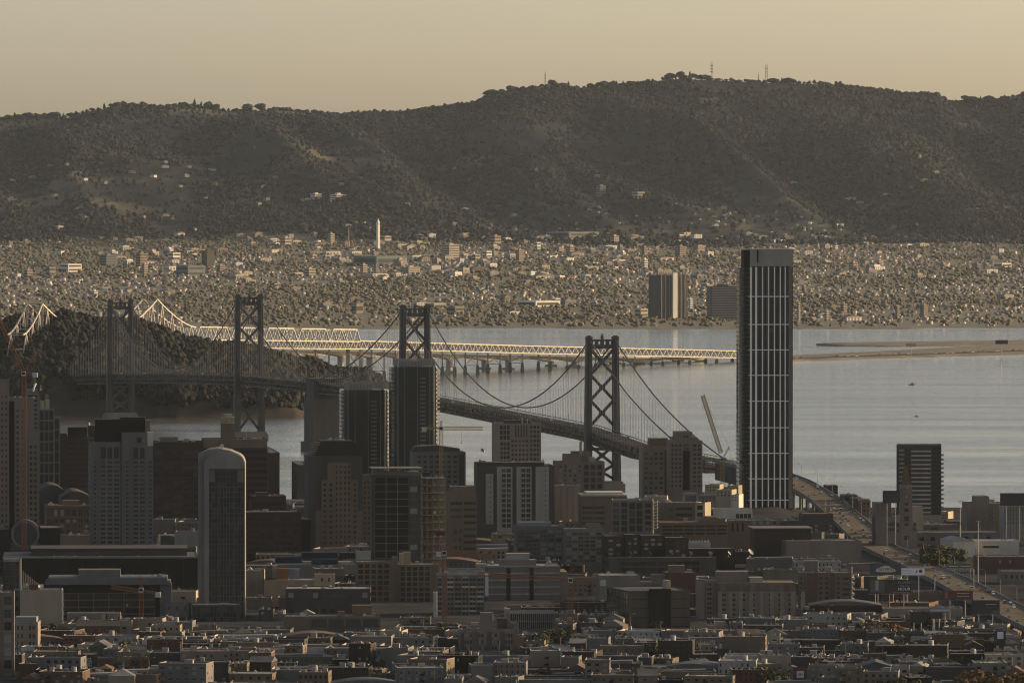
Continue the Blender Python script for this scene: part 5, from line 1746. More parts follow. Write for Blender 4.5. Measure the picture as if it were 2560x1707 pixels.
m = MB().beam((cxm, -.9, zc), (cxm + .55, -.9, zc - .75), .22, .08, up=(0, 1, 0)).beam((cxm, -.9, zc), (cxm - .2, -.9, zc + .95), .16, .08, up=(0, 1, 0)); m.build('clock_hands', ['wall black'], clk)
for (ya, yb) in ((1256, 1264), (1270, 1279), (1290, 1303), (1308, 1315), (1338, 1350)):
    b.grid(2261, 2275, ya, yb, 1, 1, .75, .9, .2, GL, 'pink-grey', 0, y0=-.6)
b.grid(2218, 2238, 1304, 1330, 5, 2, .6, .6, .25, GL, 'grey', 2).grid(2241, 2252, 1306, 1334, 1, 2, .5, .6, .25, GL, 'grey', 2).grid(2284, 2293, 1306, 1330, 1, 2, .5, .6, .25, GL, 'grey', 2); b.units(6); b.done()
b = Bld('low_building', 'cream block tucked behind clock tower', 2284, 2310, 1266, 5700, 22, 3, 'cream'); b.body(.5); b.done()
b = Bld('low_building', 'small sunlit orange-cream building at base of striped tower', 2354, 2372, 1279, 6050, 14, -20, 'cream'); b.body(.4).grid(2356, 2370, 1284, 1300, 2, 2, .5, .5, .2, GL, 'tan', 2); b.done()
b = Bld('apartment_block', 'brown-grey apartment block with two columns of lit window bays by the water', 2419, 2512, 1258, 5760, 28, 4, 'pink-grey')
b.body(.5).body(.5, 2444, 2478, 1242, y0=6); b.grid(2463, 2469, 1262, 1316, 1, 5, .5, .45, .3, ('glass_blind',), 'white', 2).grid(2484, 2491, 1262, 1316, 1, 5, .5, .45, .3, ('glass_blind',), 'white', 2); b.units(6); b.done()
b = Bld('warehouse', 'long low grey warehouse with arched windows beside clock tower', 2297, 2502, 1331, 5640, 30, 3, 'slate', 'roof tar')
b.body(.5)
for k in range(7):
    x = b.lx(2306 + 28 * k); b.m.box(x - 1.6, x + 1.6, -.1, .05, b.lz(1352), b.lz(1342), b.mi('black'))
    facedisc(b.m, x, b.lz(1342), 1.6, -.1, .05, 14)
b.units(8); b.done()
b = Bld('warehouse', 'white gabled warehouse with long pale roof beside high-mast lights', 2385, 2440, 1352, 5480, 40, 10, 'white', 'roof pale')
b.body(.1, roof=False); m = MB().xzprism([(-b.W / 2 - .4, b.H - .1), (b.W / 2 + .4, b.H - .1), (0, b.H + 2.0)], -.5, 40.5); m.build('gable_roof', ['roof pale'], b.root); b.done()
b = Bld('warehouse', 'long white flat-roofed shed right of gabled warehouse', 2441, 2550, 1352, 5500, 30, 2, 'white', 'roof pale'); b.body(.5).bands(2460, 2500, 1362, 1372, 1, .5, .2, GL, 'grey').units(5); b.done()
b = Bld('brick_building', 'wide dark brick building with two small windows beyond the freeway', 2446, 2600, 1392, 5260, 30, 2, 'brick red'); b.body(.5).grid(2490, 2540, 1396, 1412, 2, 1, .16, .45, .15, ('glass_blind',), 'grey', 2).units(4); b.done()
b = Bld('low_building', 'pale ragged low building with rooftop clutter beside the freeway lot', 2508, 2600, 1428, 5130, 24, 4, 'grey'); b.body(.6).grid(2512, 2590, 1434, 1450, 6, 1, .4, .6, .15, GB, 'white', 2).units(12, smin=.6, smax=1.6); b.done()
b = Bld('low_building', 'tan low shop with cream parapet behind arched warehouse', 2300, 2400, 1312, 5860, 26, 3, 'tan'); b.body(.6).box(2330, 2345, 1318, 1330, -.1, .05, 'dark grey').units(5); b.done()
b = Bld('low_building', 'dark low depot with lit roof edge below apartment block', 2372, 2440, 1303, 5930, 30, 3, 'dark grey'); b.body(.5).units(8, smin=.7, smax=1.5); b.done()
b = Bld('scaffolded_building', 'pale scaffold-fronted building under black hoarding by the water', 2512, 2600, 1266, 5720, 30, 3, 'pale grey')
b.body(.4)
m = MB()
for k in range(12): m.box(b.lx(2513 + 7.5 * k), b.lx(2513.6 + 7.5 * k), -1.4, -1.2, -1, b.H + 1)
for k in range(5): m.box(b.lx(2512), b.lx(2600), -1.4, -1.25, b.H - 3 * k, b.H - 3 * k + .25)
tag(m.build('scaffold', ['wall dark grey'], b.root), kind='stuff'); b.done()
b = Bld('beige_row', 'beige waterfront row with pilasters right of brown-grey apartments', 2500, 2600, 1308, 5790, 26, 3, 'tan'); b.body(.5).grid(2504, 2596, 1314, 1340, 10, 2, .4, .6, .2, GL, 'tan', 2).units(6); b.done()
for (xa, xb, yt, d, c, lb) in ((2140, 2162, 1246, 6100, 'brown', 'stepped brown waterfront block nearest the freeway'), (2110, 2146, 1238, 6180, 'dark grey', 'dark waterfront block behind freeway gantry'), (2068, 2096, 1214, 6420, 'dark brown', 'dark box beside upper freeway curve'), (2156, 2178, 1250, 6050, 'tan', 'tan end of the stepped waterfront row')):
    b = Bld('waterfront_block', lb, xa, xb, yt, d, 24, 4, c); b.body(.4).grid(xa + 2, xb - 2, yt + 5, yt + 30, 2, 3, .5, .45, .2, GL, c, 2).units(3); b.done()

# ---- left foreground, traced
b = Bld('apartment_tower', 'tan tower at frame edge with single large window on each floor', -12, 33, 1481, 4230, 22, 3, 'pink-grey')
b.body(.8).grid(5, 29, 1486, 1740, 1, 8, .75, .65, .4, GB, 'grey', 0).units(6, smin=.8, smax=1.8); b.done()
b = Bld('blank_block', 'tall blank beige wall with thin sunlit right edge', 48, 151, 1475, 4700, 26, 1.2, 'cream'); b.body(.5)
m = MB().box(b.W / 2, b.W / 2 + .9, .2, 3, -1, b.H + .3)
for k in range(5): m.box(b.W / 2, b.W / 2 + 1.5, .2, 1, b.H - 4 - 5 * k, b.H - 3.4 - 5 * k)
m.build('lit_edge_strip', ['wall white'], b.root); b.part('roof_shed', 70, 92, 1462, 1476, 4, 9, 'brown'); b.units(3); b.done()  # white strip and stubs added to give the wall its sunlit edge
b = Bld('low_building', 'narrow brown wing with dark windows left of blank beige wall', 33, 47, 1475, 4720, 20, 2, 'tan'); b.body(.4).grid(34, 46, 1485, 1560, 1, 3, .6, .5, .2, GL, 'tan', 2); b.done()
b = Bld('apartment_block', 'cream four-storey block with bluish roof edge at foot of blank beige wall', 35, 92, 1555, 4460, 20, -1, 'beige'); b.body(.5).box(35, 88, 1543, 1556, 1, 15, 'blue-grey').grid(37, 58, 1560, 1620, 2, 3, .4, .55, .25, GL, 'beige', 0).grid(68, 86, 1560, 1620, 2, 3, .55, .55, .25, GL, 'beige', 0); b.done()
b = Bld('glass_hall', 'white-framed glass portal with striped louvres beside the black hall', 5, 49, 1398, 4830, 24, 2, 'dark grey')
b.body(.3).box(5, 49, 1397, 1404, -.8, .05, 'pale grey').box(45, 49, 1397, 1480, -.8, .05, 'pale grey').grid(6, 44, 1405, 1475, 5, 4, .93, .93, .1, ('glass_teal', 'glass_grey'), 'grey', 2)
m = MB()
for k in range(7): m.xzprism([(b.lx(54 + 5.6 * k), -1), (b.lx(57 + 5.6 * k), -1), (b.lx(57 + 5.6 * k), b.lz(1430 + 5 * k)), (b.lx(54 + 5.6 * k), b.lz(1428 + 5 * k))], 1 + k, 2 + k)
tag(m.build('louvres', ['wall pale grey'], b.root), kind='stuff'); b.done()
b = Bld('garage_frame', 'dark open-framed building with thin pale grid and big grey rooftop block', 154, 398, 1462, 4770, 40, 2, 'black', 'roof tar')
b.body(.3).grid(156, 384, 1482, 1570, 6, 5, .95, .87, .3, ('glass_dark',), 'black', 2, 'grey')
m = MB().box(b.lx(110), b.lx(424), -3, 44, b.lz(1461), b.lz(1456)).box(b.lx(118), b.lx(416), -1, 42, b.lz(1456), b.lz(1445)); m.build('roof_slab', ['wall slate'], b.root)
b.part('plant_room', 194, 298, 1427, 1446, 6, 24, 'grey'); b.units(18, 1442, smin=.8, smax=2.0, area=(-.1, 1.05, .0, .8)); b.m.box(b.lx(398), b.lx(427), .3, 30, -1, b.lz(1462), b.mi('slate')); b.done()
b = Bld('low_building', 'tan low commercial building with white roof edge before the dark framed building', 165, 299, 1534, 4640, 22, 2, 'pink-grey', 'roof pale'); b.body(.5).box(165, 298, 1531, 1535, -.3, .05, 'pale grey').box(252, 262, 1536, 1552, -.3, .05, 'pale grey').box(262, 266, 1536, 1560, -.05, .05, 'black').units(9, smin=.6, smax=1.6); b.done()
b = Bld('church', 'red-brown brick church with steep grey roof and five small lit windows', 189, 297, 1565, 4560, 24, 3, 'brown'); b.body(.1, roof=False).grid(200, 292, 1572, 1580, 5, 1, .09, .7, .1, ('glass_blind',), 'cream', 2)
m = MB().add([(-b.W / 2, -.4, b.H), (b.W / 2, -.4, b.H), (b.W / 2, 12, b.H + 3.0), (-b.W / 2, 12, b.H + 3.0), (-b.W / 2, 24.4, b.H), (b.W / 2, 24.4, b.H)], [(0, 1, 2, 3), (3, 2, 5, 4), (0, 3, 4), (1, 5, 2), (0, 4, 5, 1)]); m.build('pitched_roof', ['wall dark grey'], b.root)
for x in (190, 294): b.part('gable_finial', x - 2, x + 2, 1546, 1566, 11, 13, 'brick red')
b.done()
b = Bld('sign_wall_building', 'dark building whose black side wall carries white painted apartment sign', 206, 241, 1636, 4250, 18, 3, 'dark grey'); b.body(.4); SIGNB = b; b.done()
b = Bld('low_building', 'grey-brown building with round-arched niche beside the painted sign wall', 241, 286, 1645, 4262, 18, 3, 'tan'); b.body(.4); facedisc(b.m, b.lx(273), b.lz(1665), 1.0, -.2, .05, 14); b.done()

# ------------------------------------------------------------------ freeway
def fw_pt(d, off=0.0, dz=0.0):
    x, z = float(np.interp(d, FWd, FWx)), float(np.interp(d, FWd, FWz))
    e = 15.0
    dx = float(np.interp(d + e, FWd, FWx) - np.interp(d - e, FWd, FWx))
    L = sqrt(dx * dx + 4 * e * e)
    return Vector((x + 2 * e / L * off, d - dx / L * off, z + dz))
def fw_ang(d):
    a, b = fw_pt(d - 15), fw_pt(d + 15)
    return atan2(b.y - a.y, b.x - a.x)
def ribbon(m, d0, d1, o0, o1, z0, z1, mi=0, step=18.0):
    n = max(2, int((d1 - d0) / step))
    ds = np.linspace(d0, d1, n + 1)
    for a, b_ in zip(ds, ds[1:]):
        vs = [tuple(fw_pt(d, o, z)) for z in (z0, z1) for d, o in ((a, o0), (a, o1), (b_, o1), (b_, o0))]
        m.add(vs, [(0, 3, 2, 1), (4, 5, 6, 7), (0, 1, 5, 4), (1, 2, 6, 5), (2, 3, 7, 6), (3, 0, 4, 7)], mi)
d_lo, d_hi = 4460.0, 6716.0
m = MB(); ribbon(m, d_lo, d_hi, -12.5, 11.5, -1.8, 0)
fw = obj('freeway', m.mesh('freeway', ['freeway_concrete'])); tag(fw, 'elevated concrete freeway curving down to the right', 'freeway', kind='structure')
for off, nm in ((-12.9, 'parapet'), (11.9, 'parapet')):
    m = MB(); ribbon(m, d_lo, d_hi, off - .3, off + .3, -1.9, 1.25); m.build(nm, ['pier_concrete'], fw)
m = MB(); ribbon(m, d_lo, 6300, 12.8, 18.5, -7.5, -5.5); m.build('lower_ramp', ['road_deck'], fw)
m = MB(); ribbon(m, d_lo, 6300, 18.7, 19.2, -7.6, -3.6); m.build('ramp_parapet', ['pier_concrete'], fw)
m = MB()
for off in (-8.4, -4.6, -.8, 3.0, 6.8):
    for d in np.arange(d_lo, 6450, 14.6):
        ribbon(m, d, d + 4.5, off - .07, off + .07, .004, .02, step=10)
ribbon(m, d_lo, 6450, -11.9, -11.7, .004, .02); ribbon(m, d_lo, 6450, 10.6, 10.8, .004, .02)
tag(m.build('lane_markings', ['white_paint'], fw), kind='stuff')
for d in np.arange(4500, 6700, 42):
    p = fw_pt(d); zg = float(ground_z(p.x, d)) - 1
    m = MB()
    for o in (-9, 8):
        q = fw_pt(d, o)
        m.prism([(q.x + 1.1 * cos(k * pi / 4), q.y + 1.1 * sin(k * pi / 4)) for k in range(8)], zg, p.z - 2.6)
    a, c = fw_pt(d, -11.5, -2.4), fw_pt(d, 11, -2.4)
    m.beam(a, c, 2.0, 1.3)
    m.build('bent', ['pier_concrete'], fw)
# approach wall under the bridge end
m = MB(); ribbon(m, 6420, 6716, -13.3, -13.0, -16, -1.9); ribbon(m, 6420, 6716, 12.3, 12.6, -16, -1.9); m.build('abutment_wall', ['road_deck'], fw)

def lamp(loc, rz, label, grp, s=1.0):
    o = obj('street_lamp', None, None, loc, rz); tag(o, label, 'street lamp', grp); o.scale = (s, s, s)
    obj('pole', SL_POLE, o); obj('lamp_head', SL_HEAD, o)
SL_POLE = MB().tube([(0, 0, -1), (0, 0, 10.5), (.9, 0, 11.6), (2.2, 0, 11.9)], [.17, .12, .1, .08], 6).mesh('pole', ['metal'])
SL_HEAD = MB().box(1.9, 3.1, -.25, .25, 11.75, 12.05).box(2.0, 2.9, -.2, .2, 11.68, 11.75).mesh('lamp_head', ['metal'])
for i, d in enumerate(np.arange(4560, 6560, 95)):
    lamp(fw_pt(d, 12.0, 0), fw_ang(d) + pi / 2, 'tall curved-arm lamp on the freeway right-hand parapet', 'lamps along the freeway')
    if d > 5900:
        lamp(fw_pt(d + 40, -12.6, 0), fw_ang(d) - pi / 2, 'tall curved-arm lamp on the freeway left-hand parapet', 'lamps on the left parapet')

# ------------------------------------------------------------------ cars
def paint(name, rgb):
    m, n, l, b_ = newmat(name)
    b_.inputs['Base Color'].default_value = (*rgb, 1); b_.inputs['Roughness'].default_value = .3
    b_.inputs['Coat Weight'].default_value = .6
CARC = {'white': (.7, .7, .68), 'silver': (.4, .4, .4), 'black': (.015, .015, .017), 'dark grey': (.07, .07, .075), 'red': (.25, .02, .02), 'blue': (.03, .06, .16), 'tan': (.3, .25, .18)}
for k, v in CARC.items(): paint('paint ' + k, v)
mat('tyre', (.015, .015, .015), var=.2)
def body_mesh(c, van):
    L, h = (2.25, 1.05) if not van else (2.5, 1.3)
    m = MB()
    prof = [(-L, .35), (L, .35), (L, .75), (L * .92, .9), (L * .42, .98), (-L * .78, .98), (-L, .85)] if not van else [(-L, .35), (L, .35), (L, .85), (L * .8, 1.15), (L * .6, 1.2), (-L, 1.2)]
    for y0, y1 in ((-.88, .88),):
        m.xzprism(prof, y0, y1)
    top = [(L * .16, 1.46), (-L * .5, 1.46)] if not van else [(L * .42, 2.0), (-L * .97, 2.0)]
    base = [(-L * .74, .98), (L * .40, .98)] if not van else [(-L, 1.2), (L * .62, 1.2)]
    o = len(m.v)
    m.xzprism([base[0], base[1], (top[0][0], top[0][1] - .1), top[0], top[1]], -.72, .72)
    m.xzprism([(top[1][0], top[1][1]), (top[0][0], top[0][1]), (top[0][0] - .1, top[0][1] + .06), (top[1][0] + .1, top[1][1] + .06)], -.68, .68)
    return m.mesh('body', ['paint ' + c])
def glaz_mesh(van):
    m = MB()
    if not van:
        for s in (-1, 1):
            m.add([(-1.45, s * .735, 1.0), (.75, s * .735, 1.0), (.3, s * .735, 1.4), (-1.05, s * .735, 1.4)], [(0, 1, 2, 3)])
        m.add([(.95, -.66, 1.0), (.95, .66, 1.0), (.42, .62, 1.42), (.42, -.62, 1.42)], [(0, 1, 2, 3)])
        m.add([(-1.70, -.66, 1.0), (-1.70, .66, 1.0), (-1.16, .62, 1.44), (-1.16, -.62, 1.44)], [(0, 1, 2, 3)])
    else:
        for s in (-1, 1):
            m.add([(-2.2, s * .735, 1.25), (1.3, s * .735, 1.25), (1.0, s * .735, 1.85), (-2.2, s * .735, 1.85)], [(0, 1, 2, 3)])
        m.add([(1.60, -.66, 1.25), (1.60, .66, 1.25), (1.1, .62, 1.92), (1.1, -.62, 1.92)], [(0, 1, 2, 3)])
        m.add([(-2.51, -.6, 1.3), (-2.51, .6, 1.3), (-2.46, .6, 1.85), (-2.46, -.6, 1.85)], [(0, 1, 2, 3)])
    return m.mesh('windows', ['glass_dark'])
WH = MB().tube([(0, -.12, 0), (0, .12, 0)], .33, 10).mesh('wheel', ['tyre'])
GLZ = {False: glaz_mesh(False), True: glaz_mesh(True)}
BODY = {(c, v): body_mesh(c, v) for c in CARC for v in (False, True)}
LIGHT = MB().box(-.05, .05, -.2, .2, -.08, .08).mesh('headlight', ['glass_blind'])
def car(loc, rz, label_place, grp, c=None, van=None, simple=False):
    c = c or RND.choice(['white', 'white', 'silver', 'silver', 'black', 'dark grey', 'dark grey', 'red', 'blue', 'tan'])
    van = (RND.random() < .28) if van is None else van
    kind = 'van' if van else 'car'
    r = thing('van' if van else 'car', f'{c} {kind} {label_place}', kind, loc, rz, f'{c} {kind}s {grp}')
    obj('body', BODY[(c, van)], r); obj('windows', GLZ[van], r)
    if not simple:
        L = 1.4 if not van else 1.55
        for sx in (-L, L):
            for sy in (-.8, .8):
                obj('wheel', WH, r, (sx, sy, .33))
        for sy in (-.6, .6):
            obj('headlight', LIGHT, r, (2.25 if not van else 2.5, sy, .65))
for i in range(120):
    d = RND.uniform(4560, 6480)
    o = RND.choice([-10.2, -6.5, -2.7, 1.1, 4.9, 8.7])
    car(fw_pt(d, o, .02), fw_ang(d) + pi, 'driving on the elevated freeway', 'on the freeway')
for i in range(34):
    t = RND.uniform(-330, 2300); o = RND.choice([-7, -3.5, 0, 3.5, 7])
    a, c_ = bpos(t - 4), bpos(t + 4)
    car(bpos(t, o) - Vector((0, 0, .85)), atan2(c_.y - a.y, c_.x - a.x) + pi, 'crossing the suspension bridge', 'on the suspension bridge', simple=True)
for i in range(46):
    px = RND.uniform(1870, 2555)
    k = RND.choice([-1, 1])
    y = np.interp(px, [p[0] for p in pp], [p[1] for p in pp])
    q = P(px, y, PD(y, 3.6))
    car((q.x, q.y + 16 * k + RND.uniform(-9, 9), 3.62), .4 + (0 if k > 0 else pi), 'on the toll road along the spit', 'on the toll road', simple=True)
# car park beside the freeway
lot = P(2535, 1485, 4880)
m = MB().box(-34, 40, -95, 95, -.3, .02)
o = m.build('car_park', ['freeway_concrete'], None, (P(2560, 1490, 4820).x + 12, 4800, float(ground_z(330, 4800)) + .35))
tag(o, 'pale open car park right of the freeway', 'car park', kind='structure')
cp = o.location
for r in range(5):
    for k in range(9):
        if RND.random() < .72:
            car((cp.x - 28 + 6.8 * k, cp.y - 40 + 24 * r + RND.uniform(-1, 1), cp.z + .03), pi / 2 + RND.choice([0, pi]) + RND.uniform(-.05, .05), 'parked in the open car park', 'in the car park')

# ------------------------------------------------------------------ cranes
def lattice(m, a, b_, w, h, n, r=.14, tri=False):
    """four-chord lattice boom from a to b"""
    a, b_ = Vector(a), Vector(b_)
    d = (b_ - a).normalized()
    u = Vector((0, 0, 1)) if abs(d.z) < .9 else Vector((0, 1, 0))
    s = d.cross(u).normalized() * w / 2
    v = s.cross(d).normalized() * h / 2
    cs = [-s - v, s - v, s + v, -s + v]
    for c in cs:
        m.beam(a + c, b_ + c, r * 2)
    for i in range(n):
        p, q = a + (b_ - a) * i / n, a + (b_ - a) * (i + 1) / n
        for k in range(4):
            c0, c1 = cs[k], cs[(k + 1) % 4]
            if (i + k) % 2: c0, c1 = c1, c0
            m.beam(p + c0, q + c1, r * 1.2)
            m.beam(p + cs[k], p + cs[(k + 1) % 4], r)
def crane(label, mx, ymast, ybase, d, jib, counter, apex, color='crane_orange', luff=False, w=2.2, jw=1.6, jr=.18):
    """all points given as photo pixels in the plane of the mast"""
    def L(px, py): q = P(px, py, d); return Vector((q.x - base.x, 0, q.z - base.z))
    base = P(mx, ybase, d); base.z = float(ground_z(base.x, d)) - 1
    r = thing('tower_crane', label, 'crane', base)
    top = L(mx, ymast)
    m = MB(); lattice(m, (0, 0, 0), top, w, w, max(6, int(top.z / 2.8)), .18); m.build('mast', [color], r)
    m = MB(); lattice(m, L(*jib[0]), L(*jib[1]), jw, jw * 1.2, max(8, int((L(*jib[1]) - L(*jib[0])).length / 2.0)), jr); m.build('jib', [color], r)
    m = MB(); lattice(m, top, L(*counter), 1.6, 1.0, 6, .12); m.build('counter_jib', [color], r)
    c = L(*counter)
    m = MB().box(c.x - 1.6, c.x + 1.6, -1.4, 1.4, c.z - 2.4, c.z + .6); m.build('counterweight', ['counterweight'], r)
    m = MB().box(top.x - 1.5, top.x + 1.2, -1.6, 1.2, top.z - 1.2, top.z + 1.6); m.box(top.x - 1.2, top.x + .9, -1.7, -1.6, top.z - .4, top.z + 1.2, 1); m.build('cab', ['counterweight', 'glass_dark'], r)
    ap = L(*apex)
    m = MB(); lattice(m, top, ap, 1.0, 1.0, 5, .12); m.beam(ap, L(*counter), .16); m.beam(ap, L(*jib[0]) + (L(*jib[1]) - L(*jib[0])) * (.95 if luff else .62), .14); m.build('apex_and_ties', [color], r)
    tip = L(*jib[0]) + (L(*jib[1]) - L(*jib[0])) * (1.0 if luff else .45)
    m = MB().beam(tip, tip - Vector((0, 0, 9)), .1); m.box(tip.x - .4, tip.x + .4, -.4, .4, tip.z - 10, tip.z - 9); m.build('hook', ['metal'], r)
crane('orange luffing crane with raised boom among the left-hand towers', 58, 935, 1330, 5120, ((56, 925), (-16, 778)), (86, 934), (83, 889), 'crane_orange', True, 2.6)
crane('yellow luffing crane with raised boom beside tall ribbed tower', 1806, 1150, 1262, 6005, ((1803, 1132), (1757, 988)), (1830, 1152), (1824, 1117), 'crane_yellow', True, 3.0, 2.6, .3)
crane('orange crane with level yellow jib rising from the unfinished tower', 1103, 1072, 1400, 5186, ((1109, 1071), (1207, 1071)), (1060, 1070), (1103, 1052), 'crane_yellow')
crane('orange crane with slightly drooping jib in front of coloured-panel apartments', 1111, 1384, 1575, 4720, ((1115, 1378), (1240, 1392)), (1096, 1382), (1111, 1372))
crane('orange crane with long jib across the white-banded garage', 1427, 1452, 1590, 4600, ((1419, 1450), (1194, 1434)), (1508, 1454), (1426, 1414))
crane('small orange crane over the dark open-framed building', 352, 1476, 1560, 4700, ((348, 1478), (276, 1467)), (394, 1483), (352, 1444))

# ------------------------------------------------------------------ signs
def text_mesh(s, size, matn):
    cu = bpy.data.curves.new('lettering', 'FONT'); cu.body = s; cu.size = size; cu.align_x = 'CENTER'; cu.align_y = 'CENTER'; cu.extrude = .03; cu.resolution_u = 2
    cu.space_line = .92
    t = bpy.data.objects.new('lettering_tmp', cu); COL.objects.link(t)
    bpy.context.view_layer.update()
    me = bpy.data.meshes.new_from_object(t.evaluated_get(bpy.context.evaluated_depsgraph_get()))
    bpy.data.objects.remove(t); bpy.data.curves.remove(cu)
    me.materials.clear(); me.materials.append(MATS[matn])
    return me
def flatmat(name, rgb):
    if name not in MATS:
        m, n, l, b_ = newmat(name); b_.inputs['Base Color'].default_value = (*rgb, 1); b_.inputs['Roughness'].default_value = .6
    return name
for nm, c in (('ink white', (.55, .55, .55)), ('ink red', (.35, .03, .03)), ('ink blue', (.02, .033, .05)), ('ink black', (.01, .01, .01)), ('ink grey', (.2, .2, .2)), ('ink yellow', (.4, .28, .05)), ('ink green', (.03, .07, .045)), ('ink rust', (.2, .06, .03)), ('ink cream', (.42, .36, .26))): flatmat(nm, c)
def billboard(name, label, x0, x1, ya, yb, d, face, yaw=3, legs=2, cat='billboard', ledge=True, back='wall dark grey', zb=None):
    a, b_ = P(x0, yb, d), P(x1, ya, d)
    zg = float(ground_z((a.x + b_.x) / 2, d)) if zb is None else zb
    r = thing(name, label, cat, ((a.x + b_.x) / 2, d, zg), radians(yaw))
    w = (b_.x - a.x) / cos(radians(yaw)); z0, z1 = a.z - zg, b_.z - zg
    m = MB().box(-w / 2, w / 2, 0, .5, z0, z1, 0); m.box(-w / 2 - .15, w / 2 + .15, -.06, .0, z0 - .15, z0, 0).box(-w / 2 - .15, w / 2 + .15, -.06, 0, z1, z1 + .15, 0); m.build('frame', [back], r)
    MB().box(-w / 2 + .05, w / 2 - .05, -.05, -.004, z0 + .05, z1 - .05).build('poster', [face], r)
    for k in range(legs):
        x = -w / 2 + w * (k + .5) / legs
        MB().tube([(x, .8, -.5), (x, .8, z1 - .5)], .28, 8).build('leg', ['metal'], r)
    if ledge:
        m = MB().box(-w / 2, w / 2, -1.2, -.1, z0 - .45, z0 - .3)
        m.build('catwalk', ['metal'], r)
        for k in range(3):
            x = -w / 2 + w * (k + .5) / 3
            MB().beam((x, -.05, z0 - .35), (x, -1.9, z0 - .2), .1).box(x - .3, x + .3, -2.1, -1.8, z0 - .3, z0 - .1).build('flood_light', ['metal'], r)
    return r, w, z0, z1
def letters(r, s, x, z, size, matn, y=-.06, name='lettering'):
    o = obj(name, text_mesh(s, size, matn), r, (x, y, z)); o.rotation_euler = (pi / 2, 0, 0)
    return o
def lines(r, x0, x1, z0, z1, n, matn):
    """illegible small print as short strokes"""
    m = MB()
    for k in range(n):
        z = z1 - (z1 - z0) * (k + .5) / n
        x = x0
        while x < x1:
            w_ = RND.uniform(.25, .8); m.box(x, min(x1, x + w_), -.09, -.05, z - .11, z + .11); x += w_ + .18
    tag(m.build('small_print', [matn], r), kind='stuff')
r, w, z0, z1 = billboard('billboard', 'blue billboard with car-shaped bubble reading 50 MPG', 2177, 2254, 1409, 1436, 4900, 'ink blue')
h = z1 - z0; zc = (z0 + z1) / 2
out = [(-.33, -.18), (-.30, .02), (-.2, .14), (-.02, .27), (.1, .24), (.2, .08), (.31, -.02), (.33, -.18), (.2, -.24), (-.2, -.24)]
MB().xzprism([(x * w * .98, zc + z * h * 1.15) for x, z in out], -.10, -.05).build('car_bubble', ['ink white'], r)
MB().xzprism([(x * w * .93, zc + z * h * 1.02) for x, z in out], -.12, -.101).build('bubble_fill', ['ink cream'], r)
letters(r, '50', -w * .15, zc - h * .03, h * .5, 'ink blue', -.14); letters(r, 'MPG', w * .12, zc - h * .05, h * .42, 'ink red', -.14); lines(r, w * .33, w * .45, z1 - 1.4, z1 - .6, 1, 'ink red')
r, w, z0, z1 = billboard('billboard', 'white billboard with red figures beside the blue one', 2254.5, 2313, 1420, 1438, 4885, 'ink white')
lines(r, -w * .46, -w * .05, z0 + 1.0, z1 - .8, 3, 'ink grey')
MB().xzprism([(w * .1, z0 + 1), (w * .18, z0 + 1.8), (w * .2, z1 - 1), (w * .14, z1 - 1.6)], -.1, -.05).build('red_mark', ['ink rust'], r)
o = MB(); facedisc(o, w * .33, (z0 + z1) / 2 + .3, 1.1, -.1, -.05, 14); o.build('red_disc', ['ink red'], r)
r, w, z0, z1 = billboard('billboard', 'black billboard with mural panel and lettering POWER YOUR RUSH HOUR', 2172, 2279, 1449, 1483, 4790, 'ink black', 3, 3)
h = z1 - z0; zc = (z0 + z1) / 2
MB().box(-w * .46, -w * .12, -.09, -.05, z0 + .6, z1 - .3).build('mural_panel', ['wall green-grey'], r)
MB().box(-w * .34, -w * .26, -.12, -.09, z0 + 1.8, z1 - .6).build('mural_figure', ['ink grey'], r)
letters(r, 'POWER', w * .34, zc + h * .27, h * .27, 'ink grey'); letters(r, 'YOUR RUSH', w * .34, zc + h * .03, h * .15, 'ink grey'); letters(r, 'HOUR', w * .34, zc - h * .2, h * .32, 'ink white'); lines(r, w * .05, w * .46, z0 + .2, z0 + .9, 1, 'ink grey')
r, w, z0, z1 = billboard('billboard', 'dark red billboard with two lines of white print beside the freeway', 2357, 2434, 1477, 1500, 4720, 'ink red')
MATS['ink red'].node_tree.nodes['Principled BSDF'].inputs['Base Color'].default_value = (.075, .014, .014, 1)
lines(r, -w * .02, w * .38, z0 + 1.2, z1 - .5, 2, 'ink white'); MB().box(-w * .42, -w * .32, -.09, -.05, z0 + 1, z1 - .6).build('red_emblem', ['ink rust'], r)
r, w, z0, z1 = billboard('billboard', 'black billboard with one line of white print lowest along the freeway', 2431, 2501, 1501, 1535, 4650, 'ink black')
lines(r, 0, w * .38, z0 + 4.6, z1 - 1.4, 1, 'ink white'); lines(r, w * .26, w * .46, z0 + .8, z0 + 2.2, 2, 'ink grey'); lines(r, w * .0, w * .3, z0 + 3.6, z0 + 4.6, 1, 'ink red')
r, w, z0, z1 = billboard('billboard', 'small white shop sign on posts above black hoarding', 2325, 2377, 1520, 1531, 4560, 'ink grey', 3, 2, 'sign', False); lines(r, -w * .45, w * .45, z0 + .3, z1 - .3, 1, 'ink white')
billboard('billboard', 'plain black hoarding left of the small white shop sign', 2277, 2314, 1530, 1556, 4540, 'ink black', 3, 2, 'billboard', False)
billboard('billboard', 'small black hoarding below the white shop sign', 2327, 2357, 1531, 1546, 4550, 'ink black', 3, 2, 'billboard', False)
billboard('billboard', 'black hoarding on roof beside clock tower', 2208, 2251, 1227, 1257, 5590, 'ink black', 2, 2, 'billboard', False)
billboard('billboard', 'wide black hoarding above the scaffolded building', 2502, 2600, 1233, 1264, 5700, 'ink black', 2, 3, 'billboard', False)
r, w, z0, z1 = billboard('billboard', 'tall black wall banner with white notice beside pale block', 2487, 2516, 1578, 1625, 4330, 'ink black', 3, 2, 'sign', False)
